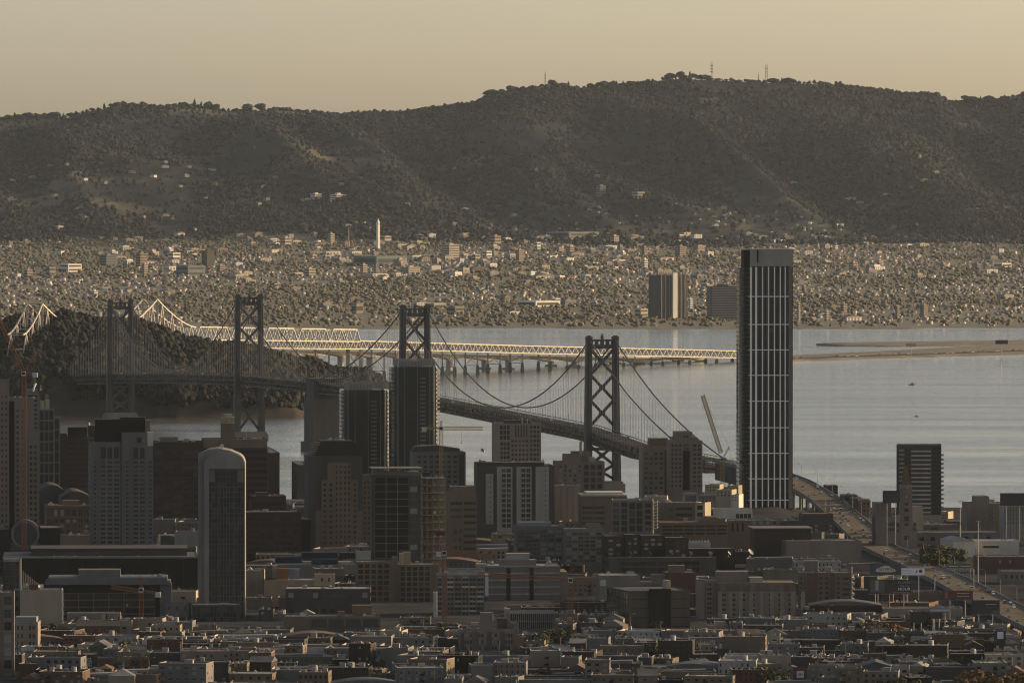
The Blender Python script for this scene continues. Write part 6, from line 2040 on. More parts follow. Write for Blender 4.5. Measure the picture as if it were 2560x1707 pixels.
MB().box(-w * .22, w * .3, -.09, -.05, z0 + 6.2, z1 - .3).build('white_notice', ['ink white'], r); lines(r, -w * .15, w * .25, z0 + 6.6, z1 - .9, 3, 'ink grey')
r, w, z0, z1 = billboard('billboard', 'red wall with white framed fish emblem near the bottom trees', 1984, 2018, 1668, 1702, 4160, 'ink red', 3, 2, 'sign', False)
MB().box(-w * .25, w * .28, -.09, -.05, z0 + 1.6, z0 + 5.2).build('emblem_panel', ['ink white'], r); MB().xzprism([(-w * .2, z0 + 3.4), (0, z0 + 2.6), (w * .22, z0 + 3.4), (0, z0 + 4.2)], -.12, -.09).build('fish_emblem', ['ink grey'], r)
r, w, z0, z1 = billboard('billboard', 'small black poster wall among low houses', 1794, 1824, 1622, 1640, 4300, 'ink black', 3, 2, 'sign', False)
# painted apartment sign on its black wall
sb = SIGNB
MB().box(sb.lx(208), sb.lx(240), -.08, -.005, sb.lz(1672), sb.lz(1637)).build('black_panel', ['ink black'], sb.root)
for k, wd in enumerate(('LIVE', 'LOVE', 'LOFT', 'APTS')):
    letters(sb.root, wd, sb.lx(219), sb.lz(1647 + 6.2 * k), 1.55, 'ink white', -.10)
# overhead sign gantries
def gantry(label, x0, x1, ya, yb, d, signs):
    a, b_ = P(x0, yb, d), P(x1, ya, d)
    zg = float(ground_z(a.x, d))
    r = thing('sign_gantry', label, 'gantry', ((a.x + b_.x) / 2, d, zg), radians(2))
    w = b_.x - a.x; z0, z1 = a.z - zg, b_.z - zg
    m = MB(); lattice(m, (-w / 2, 0, (z0 + z1) / 2), (w / 2, 0, (z0 + z1) / 2), 1.2, z1 - z0, int(w / 2.2), .1); m.build('truss', ['metal'], r)
    for s in (-1, 1): MB().tube([(s * w / 2, 0, -1), (s * w / 2, 0, z1)], .3, 8).build('post', ['metal'], r)
    for (fa, fb, za, zb) in signs:
        s = MB().box(w * fa, w * fb, -.9, -.75, z1 + za, z1 + zb).build('sign_panel', ['ink green'], r)
        MB().box(w * fa + .4, w * fb - .8, -.95, -.9, z1 + (za + zb) / 2 - .15, z1 + (za + zb) / 2 + .15).build('legend', ['ink white'], s)
gantry('latticed sign gantry over the freeway with two green panels', 2338, 2436, 1422, 1436, 5020, ((-.15, .13, .4, 3.2), (.15, .42, .4, 3.2)))
gantry('latticed sign gantry over the upper freeway curve', 2020, 2122, 1236, 1245, 6250, ())
# high masts
for (x, yt, yb, lb) in ((2402, 1254, 1392, 'taller high-mast floodlight beside white gabled warehouse'), (2447, 1303, 1456, 'high-mast floodlight rising beside the freeway car park')):
    d = 5500 if x < 2420 else 5160
    a = P(x, yb, d); zg = float(ground_z(a.x, d)); top = PZ(yt, d) - zg
    r = thing('high_mast_light', lb, 'floodlight mast', (a.x, d, zg))
    MB().tube([(0, 0, -1), (0, 0, top)], [.42, .22], 8).build('mast', ['metal'], r)
    for k in range(6):
        t = 2 * pi * k / 6
        MB().beam((0, 0, top - .3), (1.2 * cos(t), 1.2 * sin(t), top), .1).box(1.2 * cos(t) - .35, 1.2 * cos(t) + .35, 1.2 * sin(t) - .35, 1.2 * sin(t) + .35, top - .1, top + .25).build('lamp_head', ['metal'], r)

# satellite dishes on the studio roof
def dish(px, py, d, dia, tilt, label):
    c = P(px, py, d)
    r = thing('satellite_dish', label, 'satellite dish', c, tilt, None)
    m = MB(); n = 14
    R = dia / 2
    rings = [(0, 0)] + [(R * k / 4, .35 * R * (k / 4) ** 2) for k in range(1, 5)]
    vs = [(0.0, 0.0, 0.0)]
    for rr_, q in rings[1:]:
        for k in range(n):
            vs.append((q, rr_ * cos(2 * pi * k / n), rr_ * sin(2 * pi * k / n)))
    fs = [(0, 1 + k, 1 + (k + 1) % n) for k in range(n)]
    for j in range(3):
        for k in range(n):
            a, b2 = 1 + j * n + k, 1 + j * n + (k + 1) % n
            fs.append((a, a + n, b2 + n, b2))
    m.add(vs, fs)
    # tilt the bowl upwards
    ca, sa = cos(radians(-38)), sin(radians(-38))
    m.v = [(x * ca + z * sa, y, -x * sa + z * ca) for x, y, z in m.v]
    m.build('bowl', ['wall white'], r)
    MB().tube([(0, 0, 0), (-.3, 0, -R * .9), (-.3, 0, -R * 1.25)], .16, 6).box(-.9, .4, -.6, .6, -R * 1.3, -R * 1.18).build('mount', ['metal'], r)
    MB().beam((.2 * R, 0, .1 * R), (R * .95, 0, R * .75), .09).box(R * .9, R * 1.05, -.12, .12, R * .68, R * .85).build('feed_arm', ['metal'], r)
DL = ['small dish at the end of the dish row, beside brick condominiums', 'second dish along the studio roof row', 'third dish along the studio roof row', 'fourth dish along the studio roof row', 'fifth dish along the studio roof row, seen edge-on', 'sixth dish along the studio roof row', 'largest white dish closing the studio roof row']
for k, (x, dia, tl) in enumerate(((1577, 3.2, .2), (1626, 3.8, .1), (1678, 3.4, .5), (1727, 3.4, .6), (1776, 3.2, 1.2), (1823, 3.4, -.3), (1876, 4.6, -.5))):
    dish(x, 1384 if k < 6 else 1381, 5200, dia, tl, DL[k])

# flags
def flag(px, ytop, ybase, d, label):
    a = P(px, ybase, d); h = PZ(ytop, d) - a.z
    r = thing('flag', label, 'flag', a)
    MB().tube([(0, 0, -3), (0, 0, h)], [.12, .06], 6).build('pole', ['metal'], r)
    m = MB(); W, Hh, nx, ny = 3.4, 2.2, 8, 7
    for j in range(ny):
        for i in range(nx):
            def q(i, j): return (W * i / nx * .85, .35 * sin(i * .9), h - .1 - Hh * j / ny - .22 * i * .7)
            o = len(m.v)
            m.add([q(i, j), q(i + 1, j), q(i + 1, j + 1), q(i, j + 1)], [(0, 1, 2, 3)], 2 if (i < 3 and j < 4) else j % 2)
    m.build('cloth', ['ink red', 'ink white', 'ink blue'], r)
flag(1203, 1120, 1160, 5640, 'striped flag flying over white-panelled apartment tower')
flag(214, 1052, 1072, 5830, 'red and white flag on plain dark brown tower')
# rooftop steam
mat('steam_white', (.62, .6, .56), var=.2, scale=.6)
def steam(px, py, d, h, label):
    c = P(px, py, d)
    VV, FF, o = [], [], 0
    for k in range(14):
        v, f = blob_template(300 + k, 3, 7)
        s = h * (.16 + .14 * k / 14)
        v = v * s + [h * .022 * k + RND.uniform(-.1, .1) * h * .5, RND.uniform(-.4, .4), h * k / 15 - s * .3]
        VV.append(v); FF.append(f + o); o += len(v)
    ob = obj('steam', npmesh('steam', np.concatenate(VV), np.concatenate(FF), ['steam_white'], smooth=True), None, c)
    tag(ob, label, 'steam', kind='stuff')
steam(81, 978, 5700, 5.5, 'white steam drifting from a roof beside the orange crane')

# ------------------------------------------------------------------ low-rise streets
def blocked(x0, x1, d0, d1):
    for a, b_, c, e in FOOT:
        if x0 < b_ and x1 > a and d0 < e and d1 > c:
            return True
    fx = float(np.interp((d0 + d1) / 2, FWd, FWx))
    if d1 > 4440 and x1 > fx - 19 and x0 < fx + 26:
        return True
    if d0 < cp.y + 97 and d1 > cp.y - 97 and x1 > cp.x - 36:
        return True
    return False
NUM = {1: 'single', 2: 'two', 3: 'three', 4: 'four', 5: 'five'}
HW = ['white', 'cream', 'beige', 'beige', 'tan', 'tan', 'tan', 'pale grey', 'grey', 'grey', 'grey', 'dark grey', 'dark grey', 'dark grey', 'slate', 'slate', 'slate', 'brown', 'dark brown', 'dark brown', 'brick red', 'pink-grey', 'pink-grey', 'pink-grey', 'green-grey', 'brown', 'dark brown', 'black']
CNT = {}
def low_rise(x0, x1, d, depth, h, kind, yaw):
    c = RND.choice(HW)
    w = x1 - x0
    st = max(1, min(5, int(round(h / 3.3))))
    xc = (x0 + x1) / 2
    zg = float(ground_z(xc, d)) - 1.5
    H = h + 1.5
    feat = RND.choice(['flat', 'flat', 'bay', 'shed', 'cornice', 'gable', 'hip', 'deck'] if kind == 'house' else ['flat', 'shed', 'cornice', 'bay', 'tank', 'deck'] if kind == 'apartment' else ['flat', 'flat', 'flat', 'vault', 'monitor', 'monitor'] + (['gable'] if w < 24 else []))
    roofm = RND.choice(['roof tar', 'roof tar', 'roof pale', 'roof brown'])
    if feat == 'vault' or w > 24: roofm = RND.choice(['roof tar', 'roof tar', 'roof brown'])
    rn = {'roof tar': 'dark', 'roof pale': 'pale', 'roof brown': 'brown'}[roofm]
    ft = {'flat': f'plain flat {rn} roof', 'bay': 'stacked bay windows', 'shed': f'white shed on its {rn} roof', 'cornice': f'heavy cornice and {rn} roof', 'gable': f'{rn} gabled roof', 'hip': f'{rn} hipped roof',
          'deck': f'railed deck on its {rn} roof', 'tank': f'round tank on its {rn} roof', 'vault': f'curved {rn} roof', 'monitor': f'raised {rn} roof monitor'}[feat]
    nm = {'house': 'house', 'apartment': 'apartment_block', 'warehouse': 'warehouse'}[kind]
    size = 'narrow ' if w < 9 else 'broad ' if (kind == 'house' and w > 10.5) or w > 26 else ''
    lb = f'{size}{c} {NUM[st]}-storey {nm.replace("_", " ")} with {ft}'
    r = thing(nm, lb, 'house' if kind == 'house' else 'building', (xc, d, zg), yaw, 'low-rise: ' + lb)
    m = MB(); hw = w / 2
    pitched = feat in ('gable', 'hip', 'vault')
    par = 0.0 if pitched else RND.uniform(.5, 1.1)
    m.box(-hw, hw, 0, depth, -1, H - par)
    if par:
        t = .3
        m.box(-hw, hw, 0, t, H - par, H).box(-hw, hw, depth - t, depth, H - par, H).box(-hw, -hw + t, t, depth - t, H - par, H).box(hw - t, hw, t, depth - t, H - par, H)
    if feat == 'cornice':
        m.box(-hw - .5, hw + .5, -.7, .0, H - .6, H + .15).box(-hw - .2, hw + .2, -.35, 0, H - 1.3, H - .6)
    cols = max(2, int(w / RND.uniform(2.4, 4.2)))
    rows = st
    wn_ = MB(); fr_ = MB()
    plain = RND.random() < (.5 if kind == 'house' else .34) or (kind == 'warehouse' and RND.random() < .45)
    fh = (h - .8) / rows
    wf, hf = RND.uniform(.25, .5), RND.uniform(.36, .55)
    if not plain:
        for rr_ in range(rows):
            for cc in range(cols):
                if RND.random() < .08: continue
                cw = w / cols
                x = -hw + cw * (cc + .5); z = 1.5 + rr_ * fh + fh * .28
                bw = cw * wf; bh = fh * hf
                y = 0
                if feat == 'bay' and cc % 2 == 0: y = -.9
                wn_.box(x - bw / 2, x + bw / 2, y - .05, y + .02, z, z + bh, 1 if RND.random() < .25 else 0)
                fr_.box(x - bw / 2 - .12, x + bw / 2 + .12, y - .14, y, z - .16, z - .01); fr_.box(x - bw / 2 - .12, x + bw / 2 + .12, y - .1, y, z + bh + .01, z + bh + .14)
    if feat == 'bay':
        for cc in range(0, cols, 2):
            cw = w / cols; x = -hw + cw * (cc + .5); q = cw * .42
            m.add([(x - q, 0, 3.0), (x - q * .7, -.9, 3.0), (x + q * .7, -.9, 3.0), (x + q, 0, 3.0), (x - q, 0, H - 1.2), (x - q * .7, -.9, H - 1.2), (x + q * .7, -.9, H - 1.2), (x + q, 0, H - 1.2)], [(0, 1, 5, 4), (1, 2, 6, 5), (2, 3, 7, 6), (4, 5, 6, 7), (0, 3, 2, 1)])
    for k in range(RND.randint(1, max(2, int(depth / 6)))):       # side windows
        for rr_ in range(rows):
            yy = RND.uniform(1, depth - 3); z = 1.5 + rr_ * fh + fh * .3
            for s in (-1, 1):
                wn_.box(min(s * hw, s * (hw + .05)), max(s * hw, s * (hw + .05)), yy, yy + 1.2, z, z + fh * .45)
    capm = MB()
    if par and RND.random() < .55:  # copings coloured pale to draw the lit line along roof edges
        capm.box(-hw - .08, hw + .08, -.08, .36, H + .003, H + .14).box(hw - .36, hw + .08, .36, depth, H + .003, H + .14).box(-hw - .08, -hw + .36, .36, depth, H + .003, H + .14)
        capm.build('lit_line_coping', ['wall ' + RND.choice(['pale grey', 'white', 'cream'])], r)
    if kind != 'warehouse' and RND.random() < .3:      # fire escape or stair bay
        x = RND.uniform(-hw * .7, hw * .7)
        q = MB()
        for k in range(1, st):
            q.box(x - 1.2, x + 1.2, -1.0, -.05, 1.5 + k * fh, 1.62 + k * fh).box(x - 1.2, x + 1.2, -1.0, -.94, 1.62 + k * fh, 2.5 + k * fh)
            q.beam((x - 1.0, -.7, 1.5 + (k - 1) * fh), (x + 1.0, -.7, 1.5 + k * fh), .14)
        if q.v: q.build('fire_escape', ['wall black'], r)
    m.build('wall', ['wall ' + c], r)
    if wn_.v: tag(wn_.build('windows', [RND.choice(['glass_dark', 'glass_grey']), RND.choice(['glass_grey', 'glass_blind'])], r), kind='stuff')
    if fr_.v: tag(fr_.build('window_trim', ['wall ' + RND.choice(['grey', 'pale grey', c, c, c])], r), kind='stuff')
    if kind == 'house' and not plain:
        x = RND.choice([-1, 1]) * hw * .5
        MB().box(x - .55, x + .55, -.08, .02, 1.4, 3.6).build('door', ['wall ' + RND.choice(['brown', 'dark grey', 'red', 'white'])], r)
    rf = MB()
    if feat == 'gable':
        ph = w * RND.uniform(.22, .34) if w < 14 else w * .14
        if RND.random() < .6:
            rf.xzprism([(-hw - .3, H - .15), (hw + .3, H - .15), (hw + .3, H), (0, H + ph), (-hw - .3, H)], -.3, depth + .3)
        else:
            ph = depth * .16
            rf.add([(-hw - .3, -.4, H), (hw + .3, -.4, H), (hw + .3, depth / 2, H + ph), (-hw - .3, depth / 2, H + ph), (-hw - .3, depth + .4, H), (hw + .3, depth + .4, H)], [(0, 1, 2, 3), (3, 2, 5, 4), (0, 3, 4), (1, 5, 2), (0, 4, 5, 1)])
    elif feat == 'hip':
        ph = min(w, depth) * .25; k = min(w, depth) * .4
        rf.add([(-hw - .3, -.3, H), (hw + .3, -.3, H), (hw + .3, depth + .3, H), (-hw - .3, depth + .3, H), (-hw + k * .9 if w > depth else 0, depth / 2 if w > depth else k, H + ph), (hw - k * .9 if w > depth else 0, depth / 2 if w > depth else depth - k, H + ph)],
               [(0, 3, 2, 1), (0, 1, 5, 4), (2, 3, 4, 5), (1, 2, 5), (3, 0, 4)] if w > depth else [(0, 3, 2, 1), (0, 1, 4), (1, 2, 5, 4), (2, 3, 5), (3, 0, 4, 5)])
    elif feat == 'vault':
        arc = [(-hw + w * k / 9, H + w * .06 * sin(pi * k / 9)) for k in range(10)]
        rf.xzprism(arc + [(hw, H - .2), (-hw, H - .2)], -.2, depth + .2)
    else:
        rf.box(-hw + .31, hw - .31, .31, depth - .31, H - par, H - par + .1)
    rf.build('roof', [roofm], r)
    zt = H - par if not pitched else H
    if feat == 'monitor':
        MB().xzprism([(-hw * .7, zt), (hw * .7, zt), (hw * .7, zt + 1.8), (-hw * .7, zt + 1.2)], depth * .3, depth * .6).build('roof_monitor', ['wall ' + RND.choice(['grey', 'pale grey', 'slate'])], r)
    if feat == 'tank':
        x = RND.uniform(-hw * .5, hw * .5)
        MB().prism([(x + 1.5 * cos(k * pi / 5), depth * .4 + 1.5 * sin(k * pi / 5)) for k in range(10)], zt, zt + 3.0).build('tank', ['metal'], r)
    if feat == 'deck':
        q = MB()
        for k in range(8):
            x = -hw * .6 + hw * 1.2 * k / 7; q.box(x - .05, x + .05, depth * .2, depth * .2 + .1, zt, zt + 2.0)
        q.box(-hw * .6, hw * .6, depth * .2, depth * .2 + .1, zt + 1.9, zt + 2.0).box(-hw * .6, hw * .6, depth * .2, depth * .6, zt + .1, zt + .3)
        tag(q.build('deck_rail', ['wall white'], r), kind='stuff')
    if feat == 'shed':
        s = RND.uniform(2.2, 4)
        obj('roof_shed', UNIT['roof_shed'], r, (RND.uniform(-hw * .5, hw * .5), depth * RND.uniform(.3, .6), zt), 0, (s, s, RND.uniform(2.2, 3)))
    if feat in ('gable', 'hip') and kind == 'house':
        obj('chimney', UNIT['chimney'], r, (RND.uniform(-.3, .3) * w, depth * .6, H), 0, (.9, .7, RND.uniform(2, 3.2)))
    elif not pitched:
        for k in range(RND.randint(3, 7 if kind == 'house' else 12)):
            u = RND.choice(['vent', 'vent', 'air_unit', 'skylight', 'chimney', 'duct', 'antenna', 'roof_shed'])
            s = RND.uniform(.7, 1.6)
            sc = {'vent': (s, s, s * 1.1), 'chimney': (.8, .7, s * 1.4), 'antenna': (2, 2, 3.2), 'duct': (s * 2.5, s, s), 'roof_shed': (s * 1.8, s * 1.6, 2.2)}.get(u, (s * 1.3, s, s))
            obj(u, UNIT[u], r, (RND.uniform(-hw + 1, hw - 1), RND.uniform(1, depth - 1), zt), 0, sc)

CLEAR = [(206, 241, 1673, 4250), (241, 286, 1673, 4262), (1152, 1296, 1640, 4450), (1571, 1727, 1578, 4660), (1745, 1992, 1546, 4750), (1276, 1386, 1588, 4660), (1093, 1221, 1564, 4790), (713, 925, 1536, 4760),
         (714, 950, 1576, 4630), (494, 611, 1568, 4725), (154, 398, 1548, 4770), (165, 299, 1553, 4640), (189, 297, 1590, 4560), (48, 151, 1578, 4700), (35, 92, 1618, 4460), (-12, 33, 1720, 4230), (1996, 2137, 1512, 4850),
         (2172, 2279, 1490, 4790), (2177, 2313, 1442, 4880), (2357, 2434, 1506, 4720), (2431, 2501, 1540, 4650), (2325, 2377, 1548, 4560), (2277, 2314, 1558, 4540), (2487, 2516, 1627, 4330), (1984, 2018, 1704, 4160),
         (891, 1095, 1545, 4930), (1219, 1401, 1520, 4950), (658, 790, 1495, 4890), (5, 492, 1445, 4960), (1522, 1792, 1436, 5180), (1966, 2156, 1398, 5400), (1291, 1508, 1392, 5240), (930, 1116, 1395, 5150), (1794, 1824, 1640, 4300)]
CLEAR += [(px, px + 20, 1385 + (px - 2180) * .48, 6400) for px in range(2180, 2600, 20)]
def capped(x0, x1, d, h):
    """height kept low enough not to hide what the photograph shows behind"""
    p0, p1 = 1280 + x0 / (S * d), 1280 + x1 / (S * d)
    for a, b_, yb, dd in CLEAR:
        if d < dd and p0 < b_ and p1 > a:
            zmax = EYE - (yb - HZ) * S * d
            h = min(h, zmax - float(ground_z((x0 + x1) / 2, d)))
    return h
def shows(x0, x1, d, h):
    """does anything of a block this high show over what stands nearer?"""
    zt = float(ground_z((x0 + x1) / 2, d)) + h
    yt = HZ + (EYE - zt) / (S * d)
    p0, p1 = 1280 + x0 / (S * d), 1280 + x1 / (S * d)
    vis = False
    for f in (.1, .3, .5, .7, .9):
        p = p0 + (p1 - p0) * f
        if all(not (e[1] <= p <= e[2]) or yt < e[3] - 2 for e in TOPS if e[0] < d):
            vis = True
    if vis: TOPS.append((d, p0, p1, yt))
    return vis
def row(d, wmin, wmax, hmin, hmax, kinds, margin=1.1, gap=0.0):
    x = -1280 * S * d * margin
    end = -x
    while x < end:
        kind = RND.choice(kinds)
        w = {'house': RND.uniform(7.5, 14), 'apartment': RND.uniform(12, 27), 'warehouse': RND.uniform(22, 46)}[kind] * wmin
        h = {'house': RND.uniform(6, 12.5), 'apartment': RND.uniform(8.5, 17), 'warehouse': RND.uniform(5, 10)}[kind] * hmin
        dep = {'house': RND.uniform(13, 20), 'apartment': RND.uniform(16, 24), 'warehouse': RND.uniform(22, 32)}[kind]
        dd = d + RND.uniform(-12, 14)
        if x > 205 and dd > 4560: h *= .55
        elif 4400 < dd < 4800: h *= .68
        elif 4800 <= dd < 5300: h *= .85
        h = capped(x, x + w, dd, h)
        if h > 3.6 and not blocked(x, x + w, dd, dd + dep) and shows(x, x + w, dd, h):
            low_rise(x, x + w - .3, dd, dep, h, kind, radians(RND.gauss(-3, 5)))
        x += w + (0 if RND.random() < .8 else RND.uniform(1, 14))
K1 = ['house'] * 5 + ['apartment'] * 4 + ['warehouse'] * 2
d = 4090.0
while d < 4740:
    row(d, 1, 1, .92, 1, K1); d += RND.choice([34, 40, 58])
K2 = ['apartment'] * 4 + ['warehouse'] * 3
while d < 6400:
    row(d, 1.15, 1, 1.0 if d < 5600 else .9, 1, K2); d += RND.choice([60, 75, 88])

# ------------------------------------------------------------------ city trees
def leafy(seed, n=420, wide=1.0, shape='round'):
    r = np.random.RandomState(seed)
    cl = []
    for k in range(11):
        a, q = r.rand() * 6.28, r.rand() ** .6
        cl.append((q * .33 * wide * cos(a), q * .33 * wide * sin(a), .45 + .4 * r.rand(), .14 + .12 * r.rand()))
    V, F = [], []
    for i in range(n):
        cx_, cy_, cz_, cr_ = cl[r.randint(len(cl))]
        v = r.randn(3); v /= np.linalg.norm(v)
        p = np.array([cx_, cy_, cz_]) + v * cr_ * (.7 + .3 * r.rand())
        e1 = np.cross(v, r.randn(3)); e1 /= np.linalg.norm(e1); e2 = np.cross(v, e1)
        e1 = e1 + v * r.randn() * .4
        s = .045 + .04 * r.rand(); o = len(V)
        V += [p - e1 * s, p + e2 * s, p + e1 * s, p - e2 * s]; F.append((o, o + 1, o + 2, o + 3))
    return np.array(V), np.array(F)
def tree_set(seed, leafm, wide=1.0):
    V, F = leafy(seed, 460, wide)
    cm = npmesh('crown', V, F, [leafm])
    t = MB().tube([(0, 0, -.1), (.01, 0, .25), (0, .01, .5)], [.04, .03, .018], 6)
    for k in range(5):
        a = k * 1.3
        t.tube([(0, 0, .22 + .05 * k), (.2 * cos(a), .2 * sin(a), .5 + .05 * k)], [.018, .006], 4)
    return cm, t.mesh('trunk', ['bark'])
TS = [tree_set(s, 'city_leaves', 1.0 + .25 * (s % 3)) for s in range(5)]
TA = [tree_set(20 + s, 'autumn_leaves', 1.1) for s in range(3)]
def palm_set():
    m = MB()
    for k in range(22):
        a = k * 2.4; el = RND.uniform(-.3, .9); L = .22
        p0 = Vector((0, 0, .86)); dirv = Vector((cos(a) * cos(el), sin(a) * cos(el), sin(el)))
        p1 = p0 + dirv * L * .6 + Vector((0, 0, .03)); p2 = p0 + dirv * L - Vector((0, 0, .06))
        s = Vector((-sin(a), cos(a), 0)) * .03
        m.add([tuple(p0), tuple(p1 - s), tuple(p1 + s), tuple(p2)], [(0, 1, 2), (1, 3, 2)])
    t = MB().tube([(0, 0, -.05), (.01, 0, .4), (0, 0, .87)], [.03, .022, .02], 6)
    return m.mesh('fronds', ['palm_leaves']), t.mesh('trunk', ['bark'])
PALM = palm_set()
def city_tree(px, py, d, h, wide, kind, label, grp):
    X = PX(px, d); zg = float(ground_z(X, d)) - .5
    if kind == 'palm':
        r = thing('palm_tree', label, 'tree', (X, d, zg), RND.random() * 6, grp); r.scale = (h, h, h)
        obj('fronds', PALM[0], r); obj('trunk', PALM[1], r); return
    r = thing('street_tree', label, 'tree', (X, d, zg), RND.random() * 6, grp); r.scale = (h * wide, h * wide, h)
    cm, tm = RND.choice(TA if kind == 'autumn' else TS)
    obj('crown', cm, r); obj('trunk', tm, r)
def clump(x0, x1, d0, d1, n, hmin, hmax, kind, label, grp, wide=(1.0, 1.5)):
    for k in range(n):
        d = RND.uniform(d0, d1)
        city_tree(RND.uniform(x0, x1), 0, d, RND.uniform(hmin, hmax), RND.uniform(*wide), kind, label, grp)
clump(2120, 2340, 4085, 4110, 10, 8.5, 11, 'green', 'rounded green tree in the bottom park row', 'rounded trees of the bottom park row', (1.2, 1.7))
clump(2400, 2560, 4070, 4110, 9, 9, 13, 'autumn', 'brown-leaved tree in the bottom corner row', 'brown trees of the bottom corner row')
clump(2310, 2390, 5330, 5440, 11, 9, 13, 'green', 'dark bushy tree between warehouse and freeway', 'trees between warehouse and freeway', (1.2, 1.7))
clump(1620, 1740, 4330, 4400, 9, 8, 11, 'green', 'dark street tree before the cube building', 'street trees before the cube building')
clump(1340, 1480, 4420, 4500, 6, 9, 12, 'green', 'bushy tree in yard beside the finned office', 'trees beside the finned office')
clump(1350, 1470, 4400, 4440, 6, 12, 15, 'palm', 'tall palm in yard beside the finned office', 'palms beside the finned office')
clump(560, 580, 4130, 4150, 1, 13, 14, 'palm', 'single palm before an arcaded white building', None)
clump(1860, 1960, 4110, 4150, 5, 9, 12, 'green', 'round-crowned dark tree near the red emblem wall', 'round trees near the red emblem wall', (1.3, 1.7))
clump(2180, 2250, 4520, 4580, 5, 8, 11, 'autumn', 'russet tree below the freeway billboards', 'russet trees below the billboards', (1.3, 1.6))
clump(2285, 2312, 4600, 4640, 3, 10, 13, 'green', 'dark upright tree between two billboards', 'dark trees between billboards')
clump(2010, 2080, 4790, 4830, 5, 6, 8, 'green', 'low dark tree at foot of tan apartment block', 'low trees at the tan apartment block', (1.4, 1.8))
clump(1690, 1760, 5840, 5890, 6, 9, 12, 'green', 'dark tree at foot of the stepped tan tower', 'dark trees at the stepped tan tower', (1.2, 1.6))
clump(1560, 1650, 4120, 4180, 3, 8, 10, 'green', 'single dark garden tree among bottom houses', 'garden trees among bottom houses', (1.3, 1.6))
clump(0, 2560, 4100, 4700, 45, 5, 9, 'green', 'small green street tree between low houses', 'small street trees between houses', (.9, 1.4))
clump(1890, 2100, 4800, 5600, 12, 6, 9, 'green', 'small dark tree between low blocks', 'small dark trees between blocks')
# small boats
def boat(px, py, label, L=9):
    d = PD(py, 0); c = P(px, py, d); c.z = 0
    r = thing('boat', label, 'boat', c, .3)
    q = L / 22
    MB().add([(-L / 2, -2.6 * q, 0), (L * .35, -2.6 * q, 0), (L / 2, 0, 0.3), (L * .35, 2.6 * q, 0), (-L / 2, 2.6 * q, 0), (-L / 2, -3 * q, 2.2 * q), (L * .35, -3 * q, 2.4 * q), (L / 2 + q, 0, 3 * q), (L * .35, 3 * q, 2.4 * q), (-L / 2, 3 * q, 2.2 * q)],
             [(0, 1, 6, 5), (1, 2, 7, 6), (2, 3, 8, 7), (3, 4, 9, 8), (4, 0, 5, 9), (5, 6, 7, 8, 9)]).build('hull', ['wall black'], r)
    MB().box(-L * .1, L * .2, -2 * q, 2 * q, 2.2 * q, 5.2 * q).box(-L * .02, L * .14, -1.6 * q, 1.6 * q, 5.2 * q, 7 * q).build('cabin', ['wall grey'], r)
    MB().tube([(0, 0, 7 * q), (0, 0, 11 * q)], .12, 5).build('mast', ['metal'], r)
boat(2281, 962, 'small dark tugboat alone on the open bay')
boat(2292, 1041, 'tiny workboat on the bay before the striped tower', 5)

# poles along the low streets
for k in range(46):
    d = RND.uniform(4100, 4700); X = RND.uniform(-1, 1) * 1280 * S * d
    if blocked(X - 1, X + 1, d - 1, d + 1): continue
    lamp((X, d, float(ground_z(X, d))), RND.choice([0, pi]), 'grey curved-arm lamp standing between low houses', 'lamps between the low houses', 1.0)

# ------------------------------------------------------------------ far shore town
def far_d(px, py):
    """distance at which the far shore ground shows at pixel row py"""
    ds = np.linspace(14600, 24300, 600)
    x = (px - 1280) * S * ds
    yy = HZ + (EYE - east_z(x, ds)) / (S * ds)
    i = np.where(yy <= py)[0]
    return float(ds[i[0]]) if len(i) else 24000.0
YAW_B = radians(38)
for nm, c in (('far white', (.56, .51, .43)), ('far cream', (.33, .28, .21)), ('far pink', (.26, .20, .15)), ('far teal', (.12, .145, .14)), ('far grey', (.17, .16, .145)), ('far dark', (.06, .055, .05)), ('far roof', (.16, .12, .1)), ('far tan', (.22, .18, .135))):
    mat(nm, c, var=.15, scale=.03)
def far_block(x0, x1, yt, yb, matn, label, floors=4, cols=5, yaw=YAW_B, cat='building', name='campus_building', ratio=1.0, crown=True, win='far dark'):
    d = far_d((x0 + x1) / 2, yb)
    wpx = (x1 - x0) * S * d
    W = wpx / (abs(cos(yaw)) + ratio * abs(sin(yaw))); D = W * ratio
    X = PX((x0 + x1) / 2, d); zg = float(east_z(np.array([X]), np.array([d]))[0]) - 3
    H = PZ(yt, d) - zg
    r = thing(name, label, cat, (X, d, zg), yaw)
    MB().box(-W / 2, W / 2, -D / 2, D / 2, 0, H).build('wall', [matn], r)
    m = MB().box(-W / 2 - .5, W / 2 + .5, -D / 2 - .5, D / 2 + .5, H, H + .8)
    if crown: m.box(-W * .2, W * .15, -D * .2, D * .2, H + .8, H + 4.5)
    m.build('roof', [matn], r)
    fh = (H - 3) / floors
    for f in range(floors):
        z = 3 + f * fh + fh * .3
        m = MB().box(-W / 2 + W * .06, W / 2 - W * .06, -D / 2 - .25, -D / 2 - .02, z, z + fh * .42)
        m.box(-W / 2 - .25, -W / 2 - .02, -D / 2 + D * .06, D / 2 - D * .06, z, z + fh * .42)
        m.box(W / 2 + .02, W / 2 + .25, -D / 2 + D * .06, D / 2 - D * .06, z, z + fh * .42)
        tag(m.build('window_band', [win], r), kind='stuff')
    return r, W, D, H
